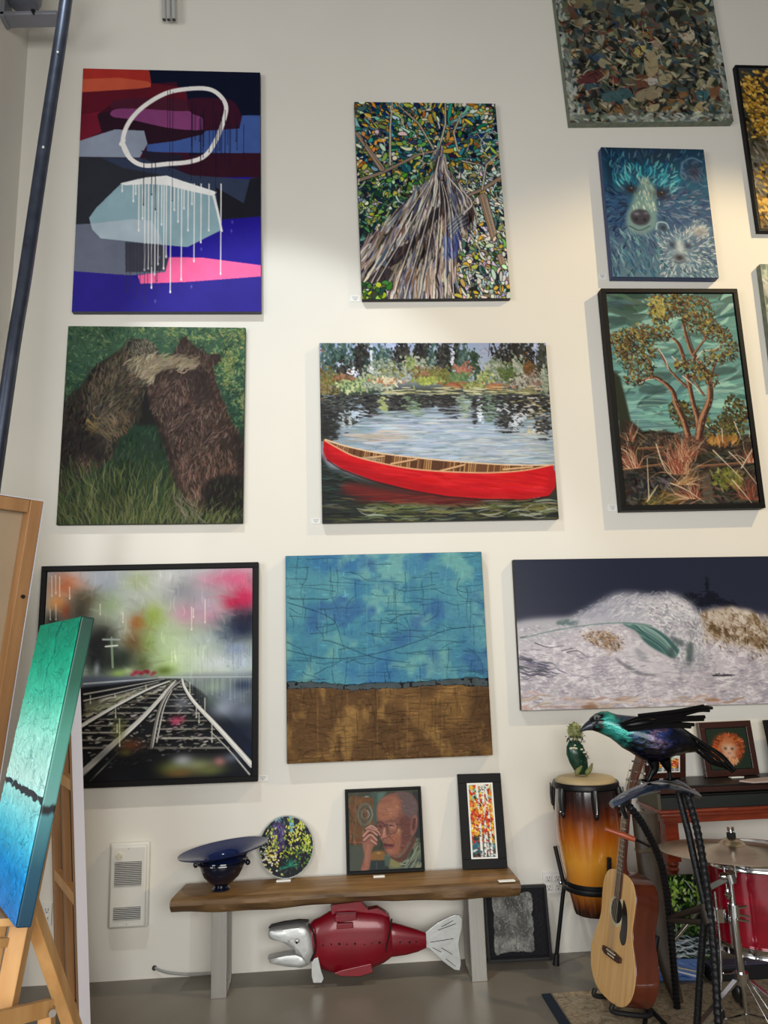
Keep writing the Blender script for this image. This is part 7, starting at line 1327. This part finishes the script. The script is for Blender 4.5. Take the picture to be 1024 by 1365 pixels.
fc = Vector((P(920, 1400, QY-.06).x, QY-.06, .015)); MB().tube([P(940, 1210, QY-.11), P(934, 1290, QY-.085), fc], .012, 10).build('leg', REBAR, t)
MB().tube([P(904, 1056, QY+.02), P(918, 1110, QY-.02), P(930, 1165, QY-.07), P(942, 1215, QY-.11)], .0125, 10).build('rear_upright', REBAR, t)
MB().tube([P(893, 1224, QY+.29), P(938, 1209, QY-.11)], .0105, 10).build('cross_bar', mat('brown_steel', (56, 50, 44), .5, .5), t); MB().tube([P(893, 1226, QY+.28), P(946, 1230, QY-.14)], .0105, 10).build('cross_bar', bpy.data.materials['brown_steel'], t); MB().tube([P(938, 1206, QY-.11), P(945, 1232, QY-.14)], .013, 10).build('corner_block', bpy.data.materials['brown_steel'], t)
PEG = mat('orange_brown_wood', (146, 66, 38), .4, coat=.2); MB().tube([P(807, 1105, QY-.04), P(824, 1111, QY-.045), P(828, 1112, QY-.045), P(846, 1119, QY-.05)], [.0075, .0075, .011, .009], 12).build('wooden_peg', PEG, t); MB().tube(sp3([P(846, 1119, QY-.05), P(856, 1123, QY-.03), P(866, 1128, QY+.06)], 4), .005, 8).build('peg_wire', REBAR, t)

BYY = QY
BIRDM = mat('bird_patina', (10, 11, 18), .3, .5, coat=.4); nt = BIRDM.node_tree; bs_ = nt.nodes['Principled BSDF']; tc = nt.nodes.new('ShaderNodeTexCoord'); sx_ = nt.nodes.new('ShaderNodeSeparateXYZ'); nz = nt.nodes.new('ShaderNodeTexNoise'); nz.inputs['Scale'].default_value = 16; nz.inputs['Detail'].default_value = 5
mpn = nt.nodes.new('ShaderNodeMapping'); mpn.inputs['Scale'].default_value = (1, 1, 2.4); nt.links.new(tc.outputs['Object'], mpn.inputs[0]); nt.links.new(mpn.outputs[0], nz.inputs['Vector']); nt.links.new(tc.outputs['Object'], sx_.inputs[0])
mm_ = nt.nodes.new('ShaderNodeMath'); mm_.operation = 'MULTIPLY_ADD'; mm_.inputs[1].default_value = .26; nt.links.new(nz.outputs['Fac'], mm_.inputs[0]); nt.links.new(sx_.outputs['X'], mm_.inputs[2])
mr_ = nt.nodes.new('ShaderNodeMapRange'); mr_.inputs[1].default_value = -.17; mr_.inputs[2].default_value = .50; nt.links.new(mm_.outputs[0], mr_.inputs[0]); rp_ = nt.nodes.new('ShaderNodeValToRGB'); nt.links.new(mr_.outputs[0], rp_.inputs[0]); nt.links.new(rp_.outputs[0], bs_.inputs['Base Color'])
BB_ = nt.nodes.new('ShaderNodeTexNoise'); BB_.inputs['Scale'].default_value = 30; BB_.inputs['Detail'].default_value = 6; nt.links.new(mpn.outputs[0], BB_.inputs['Vector'])
zt_ = nt.nodes.new('ShaderNodeMath'); zt_.operation = 'MULTIPLY_ADD'; zt_.inputs[1].default_value = 4.2; nt.links.new(sx_.outputs['Z'], zt_.inputs[0]); nt.links.new(BB_.outputs['Fac'], zt_.inputs[2])
rk_ = nt.nodes.new('ShaderNodeValToRGB'); rk_.color_ramp.elements[0].position = .36; rk_.color_ramp.elements[0].color = (.05, .05, .06, 1); rk_.color_ramp.elements[1].position = .56; nt.links.new(zt_.outputs[0], rk_.inputs[0])
mx_ = nt.nodes.new('ShaderNodeMix'); mx_.data_type = 'RGBA'; mx_.blend_type = 'MULTIPLY'; mx_.inputs[0].default_value = 1; nt.links.new(rp_.outputs[0], mx_.inputs[6]); nt.links.new(rk_.outputs[0], mx_.inputs[7]); nt.links.new(mx_.outputs[2], bs_.inputs['Base Color'])
bu_ = nt.nodes.new('ShaderNodeBump'); bu_.inputs['Strength'].default_value = .8; bu_.inputs['Distance'].default_value = .01; nt.links.new(BB_.outputs['Fac'], bu_.inputs['Height']); nt.links.new(bu_.outputs[0], bs_.inputs['Normal'])
for i, (ps, c_) in enumerate(((0, (10, 11, 14)), (.205, (12, 16, 18)), (.245, (30, 128, 118)), (.31, (52, 160, 148)), (.36, (22, 66, 78)), (.43, (30, 44, 80)), (.50, (104, 84, 112)), (.55, (36, 56, 112)), (.62, (16, 22, 46)), (.72, (12, 13, 18)))):
    el = rp_.color_ramp.elements[i] if i < 2 else rp_.color_ramp.elements.new(ps); el.position = ps; el.color = tuple(lin(np.array(c_)/255.))+(1,)
bc = bp(420, 200, BYY); c0 = bp(480, 440, BYY)
t = thing('metal_bird_sculpture', 'black metal bird with a shiny teal neck perched on the welded stool', 'bird sculpture', c0)
def loft2(secs, n=16, hwf=.9):
    rings = []
    for zx0, zy0, zx1, zy1 in secs:
        p, q = bp(zx0, zy0, BYY), bp(zx1, zy1, BYY); m = (p+q)/2; h = (p-q)/2; hw = h.length*hwf
        rings.append([m+Vector((0, -hw*math.cos(k), 0))+h*math.sin(k) for k in np.linspace(0, 2*math.pi, n, endpoint=False)])
    return MB().loft(rings)
ob = loft2([(158, 118, 166, 152), (170, 96, 180, 158), (195, 76, 205, 166), (222, 66, 232, 178), (252, 64, 262, 192), (290, 78, 292, 214), (335, 84, 322, 240), (385, 88, 362, 262), (430, 94, 404, 290), (475, 100, 450, 314), (530, 108, 505, 308), (590, 130, 562, 284), (640, 166, 615, 268), (690, 216, 676, 262)]).build('body', BIRDM, None); ob.parent = t
me_ = ob.data; off = bc
for v in me_.vertices: v.co -= bc
ob.location = bc-c0
OFF[ob.name] = bc
BLK = mat('black_forged_steel', (15, 15, 17), .32, .6)
bk_ = loft2([(120, 158, 118, 164), (135, 134, 128, 164), (150, 118, 152, 158), (172, 100, 176, 158)], 12).build('beak', mat('horn_grey_beak', (60, 64, 72), .3, .6), t)
e = MB().ell(bp(200, 98, BYY-.040), (.010, .006, .008), 12, 8).build('eye', SIL, t); MB().ell(bp(200, 99, BYY-.045), (.005, .004, .005), 8, 6).build('pupil', HOLE, e); MB().tube([bp(186, 88, BYY-.036), bp(202, 84, BYY-.042), bp(216, 92, BYY-.04)], .0035, 6).build('brow', SIL, t)
for sgn in (-1, 1):
    w_ = []
    for pts in ([(312, 128), (420, 92), (580, 74), (700, 46), (756, 50)], [(316, 132), (440, 102), (590, 86), (690, 62), (742, 62)], [(322, 140), (450, 112), (600, 98), (720, 92)], [(330, 146), (470, 120), (610, 108), (714, 104)], [(340, 150), (480, 130), (590, 126), (668, 130)], [(350, 158), (470, 142), (560, 136), (652, 140)], [(400, 84), (500, 74), (600, 62), (715, 40)]):
        dy = sgn*(.055+.006*len(w_)); w_.append(1); MB().tube(sp3([bp(a, b_, BYY+dy*(.8+.3*k/4)) for k, (a, b_) in enumerate(pts)], 6), [.0048+.0018*math.sin(math.pi*k/30.) for k in range((len(pts)-1)*6+1)], 8).build('wing_feather', BLK, t)
    MB().ell(tuple(bp(420, 122, BYY+sgn*.060)), (.062, .012, .016), 14, 8, Matrix.Rotation(R(-6), 3, 'Y')).build('wing_shoulder', BLK, t)
for k, pts in enumerate(([(610, 150), (690, 205), (780, 268), (866, 350)], [(610, 180), (700, 230), (790, 300), (856, 358)], [(600, 200), (690, 240), (760, 300), (838, 344)], [(590, 220), (680, 256), (750, 312), (816, 332)], [(620, 165), (720, 225), (800, 275), (850, 330)])): MB().tube(sp3([bp(a, b_, BYY+.016*(k-2)*(.4+.6*q_/3)) for q_, (a, b_) in enumerate(pts)], 6), .0062, 8).build('tail_feather', BLK, t)
for pts in ([(470, 300), (478, 340), (462, 372), (452, 390), (450, 400)], [(528, 300), (540, 330), (548, 352), (552, 374), (555, 394)]):
    q = sp3([bp(a, b_, BYY-.01) for a, b_ in pts], 5); n = len(q); lg = MB().tube(q, [.022-.014*min(1, k/(n*.5)) for k in range(n)], 10).build('leg', BLK, t)
    for dx in (-.035, -.012, .03): MB().tube([q[-1], q[-1]+Vector((dx, -.024, .008))], [.006, .003], 6).build('claw', BLK, lg)

# ---------------------------------------------------------------- easel with the green and blue canvas (left foreground)
PINE = mat('pine_wood', (186, 136, 80), .45, vs_=3, col2=(206, 160, 104), stretch=(9, 9, 1.1)); PINED = mat('aged_pine', (142, 100, 62), .5, vs_=3, col2=(166, 124, 82), stretch=(9, 9, 1.1)); LILAC = mat('pale_canvas_wrap', (206, 202, 208), .7); LINEN = mat('raw_canvas_back', (158, 138, 112), .8, var=.08, vs_=3, bump=.2, bs=300); BOLT = mat('dark_bolt', (70, 66, 62), .35, .8)
eb, el_ = R(58), R(9.2); EN = Vector((-math.sin(eb)*math.cos(el_), -math.cos(eb)*math.cos(el_), math.sin(el_))); EU = Vector((math.cos(eb), -math.sin(eb), 0)); EV = Vector((math.sin(eb)*math.sin(el_), math.cos(eb)*math.sin(el_), math.cos(el_)))
TRc = P(109, 821, -2.15); PW_, PHH, TH = .415, .636, .030
o = TRc-EU*(PW_/2)-EV*PHH-EN*TH
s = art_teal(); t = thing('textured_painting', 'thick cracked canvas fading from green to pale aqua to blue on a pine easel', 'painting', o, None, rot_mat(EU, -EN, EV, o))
TEALEDGE = ramp_mat('teal_canvas_edge', [(0, (14, 52, 78)), (.2, (20, 76, 96)), (.36, (70, 130, 136)), (.373, (20, 22, 26)), (.39, (20, 22, 26)), (.40, (96, 150, 146)), (.62, (70, 140, 122)), (.8, (14, 84, 64)), (1, (8, 58, 46))], 'Z', .5, .1, .05, 0, PHH)
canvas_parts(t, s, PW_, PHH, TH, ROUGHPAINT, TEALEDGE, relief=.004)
EP = lambda x_, y_, z_: o+EU*x_-EN*y_+EV*z_          # easel frame: across, back, up the mast
def pl_pt(px, py, back):                             # pixel on the plane of the easel front, pushed back
    n = -EN; q = o+n*back; d = ray(px, py); return EYE+d*((q-EYE).dot(n)/d.dot(n))
def to_floor(a, b): return a+(b-a)*((.0-a.z)/(b.z-a.z))
t = thing('easel', 'light pine A frame easel holding the green and blue canvas', 'easel', Vector((o.x, o.y, 0)))
def leg(a, b, wd, th, name, m=PINE, up=None): return MB().bar(a, b, wd, th, up or tuple(EN)).build(name, m, t, smooth=False, bevel=.002)
a1 = pl_pt(60, 1010, .022); b1 = to_floor(pl_pt(28, 1240, .022), pl_pt(3, 1365, .022)); leg(pl_pt(28, 1240, .03)+(pl_pt(28, 1240, .022)-b1)*.25, b1+Vector((0, 0, .006)), .040, .040, 'front_leg', PINE, (0, 1, 0))
a2 = pl_pt(6, 1215, .022); b2 = to_floor(a2, pl_pt(-14, 1330, .022)); leg(a2+(a2-b2)*.6, b2+Vector((0, 0, .006)), .022, .022, 'side_rail')
c1 = EP(.03, .03, .16); kk = Vector((math.sin(eb), math.cos(eb), 0)); top_ = P(44, 1212, c1.y+.03)
rf = G(98, 1385, 0); q1 = P(95, 1365, -1.82); q0 = P(42, 1212, -1.97); rl = to_floor(q0, q1); leg(q0+(q0-q1)*.12, rl+Vector((0, 0, .006)), .036, .030, 'rear_leg', PINE, (1, 0, 0))
h0, h1 = P(-12, 1362, -2.16), P(66, 1343, -1.99); leg(h0, h1, .020, .034, 'lower_brace', PINE, (0, 0, 1)); leg(P(62, 1372, -1.99), P(62, 1345, -1.99), .03, .03, 'brace_block', PINE, (1, 0, 0)); MB().tube([P(70, 1351, -2.0), P(70, 1351, -2.02)], .008, 10).build('bolt', BOLT, t)
leg(P(-20, 1258, -2.22), P(8, 1256, -2.17), .016, .018, 'ledge_rail', PINE, (0, 0, 1)); leg(EP(-.2, -.036, -.010), EP(.12, -.036, -.010), .085, .016, 'canvas_ledge', PINE, tuple(EV))
leg(EP(-.14, .018, -.1), EP(-.14, .018, PHH-.06), .04, .022, 'mast')

# tall canvas seen from its edge
n_b, far = G(121, 1384, 0), G(86, 1318, 0)
ndir = far-n_b; wdt = ndir.length; ux = ndir.normalized(); tp_ = P(108, 921, n_b.y); tilt_ = math.atan2(n_b.x-tp_.x, tp_.z)
side = Vector((0, 0, 1)).cross(ux); side = side if side.x > 0 else -side                     # towards the painted face
vz = (Vector((0, 0, 1))*math.cos(tilt_)-side*math.sin(tilt_)); sd = ux.cross(vz); sd = sd if sd.x > 0 else -sd
HT = 1.40; o2 = n_b.copy(); o2.z = .006
t = thing('large_canvas', 'tall canvas seen edge on with pine stretcher bars on its back', 'canvas', n_b, None, rot_mat(ux, sd, vz, o2))
W2 = wdt
MB().box((W2/2, -.002, HT/2), (W2, .004, HT)).build('canvas_back', LINEN, t, smooth=False); MB().box((-.0015, -.0205, HT/2), (.003, .041, HT)).build('wrapped_edge', LILAC, t, smooth=False)
for x_ in (.026, W2-.026): MB().box((x_, -.0225, HT/2), (.050, .036, HT-.002)).build('stretcher_bar', PINED, t, smooth=False, bevel=.002)
MB().box((W2*.5, -.022, HT/2), (.04, .030, HT-.1)).build('stretcher_bar', PINED, t, smooth=False, bevel=.002)
for z_ in (.026, HT*.36, HT*.68, HT-.026): MB().box((W2/2, -.024, z_), (W2-.104, .030, .046)).build('cross_bar', PINE, t, smooth=False, bevel=.002)

# canvas seen from behind, at the left edge
cA = R(50); U3 = Vector((math.cos(cA), math.sin(cA), 0)); N3 = Vector((math.sin(cA), -math.cos(cA), 0)); l3 = R(11)
V3 = Vector((0, 0, 1))*math.cos(l3)+N3*math.sin(l3); B3 = V3.cross(U3); B3 = B3 if B3.dot(N3) > 0 else -B3
tr = P(52, 668, -1.5); W3 = .9; H3 = tr.z/math.cos(l3)-.02
o3 = tr-V3*H3
t = thing('stretched_canvas', 'back of a large canvas in a pine stretcher frame at the left edge', 'canvas', o3, None, rot_mat(U3, -B3, V3, o3))
MB().box((-W3/2, .012, H3/2), (W3, .004, H3)).build('canvas_back', LINEN, t, smooth=False); MB().box((.0015, -.008, H3/2), (.003, .040, H3)).build('wrapped_edge', LILAC, t, smooth=False); MB().box((-W3/2, -.008, H3+.0015), (W3, .040, .003)).build('wrapped_edge', LILAC, t, smooth=False)
for x_ in (-.021, -W3+.021): MB().box((x_, -.010, H3/2), (.040, .038, H3)).build('stretcher_bar', PINED, t, smooth=False, bevel=.002)
for z_ in (.021, H3*.5, H3-.021): MB().box((-W3/2, -.008, z_), (W3-.084, .034, .040)).build('cross_bar', PINED, t, smooth=False, bevel=.002)
MB().tube([(-.021, -.03, H3-.30), (-.021, -.036, H3-.30)], .006, 10).build('hanging_screw', BOLT, t)
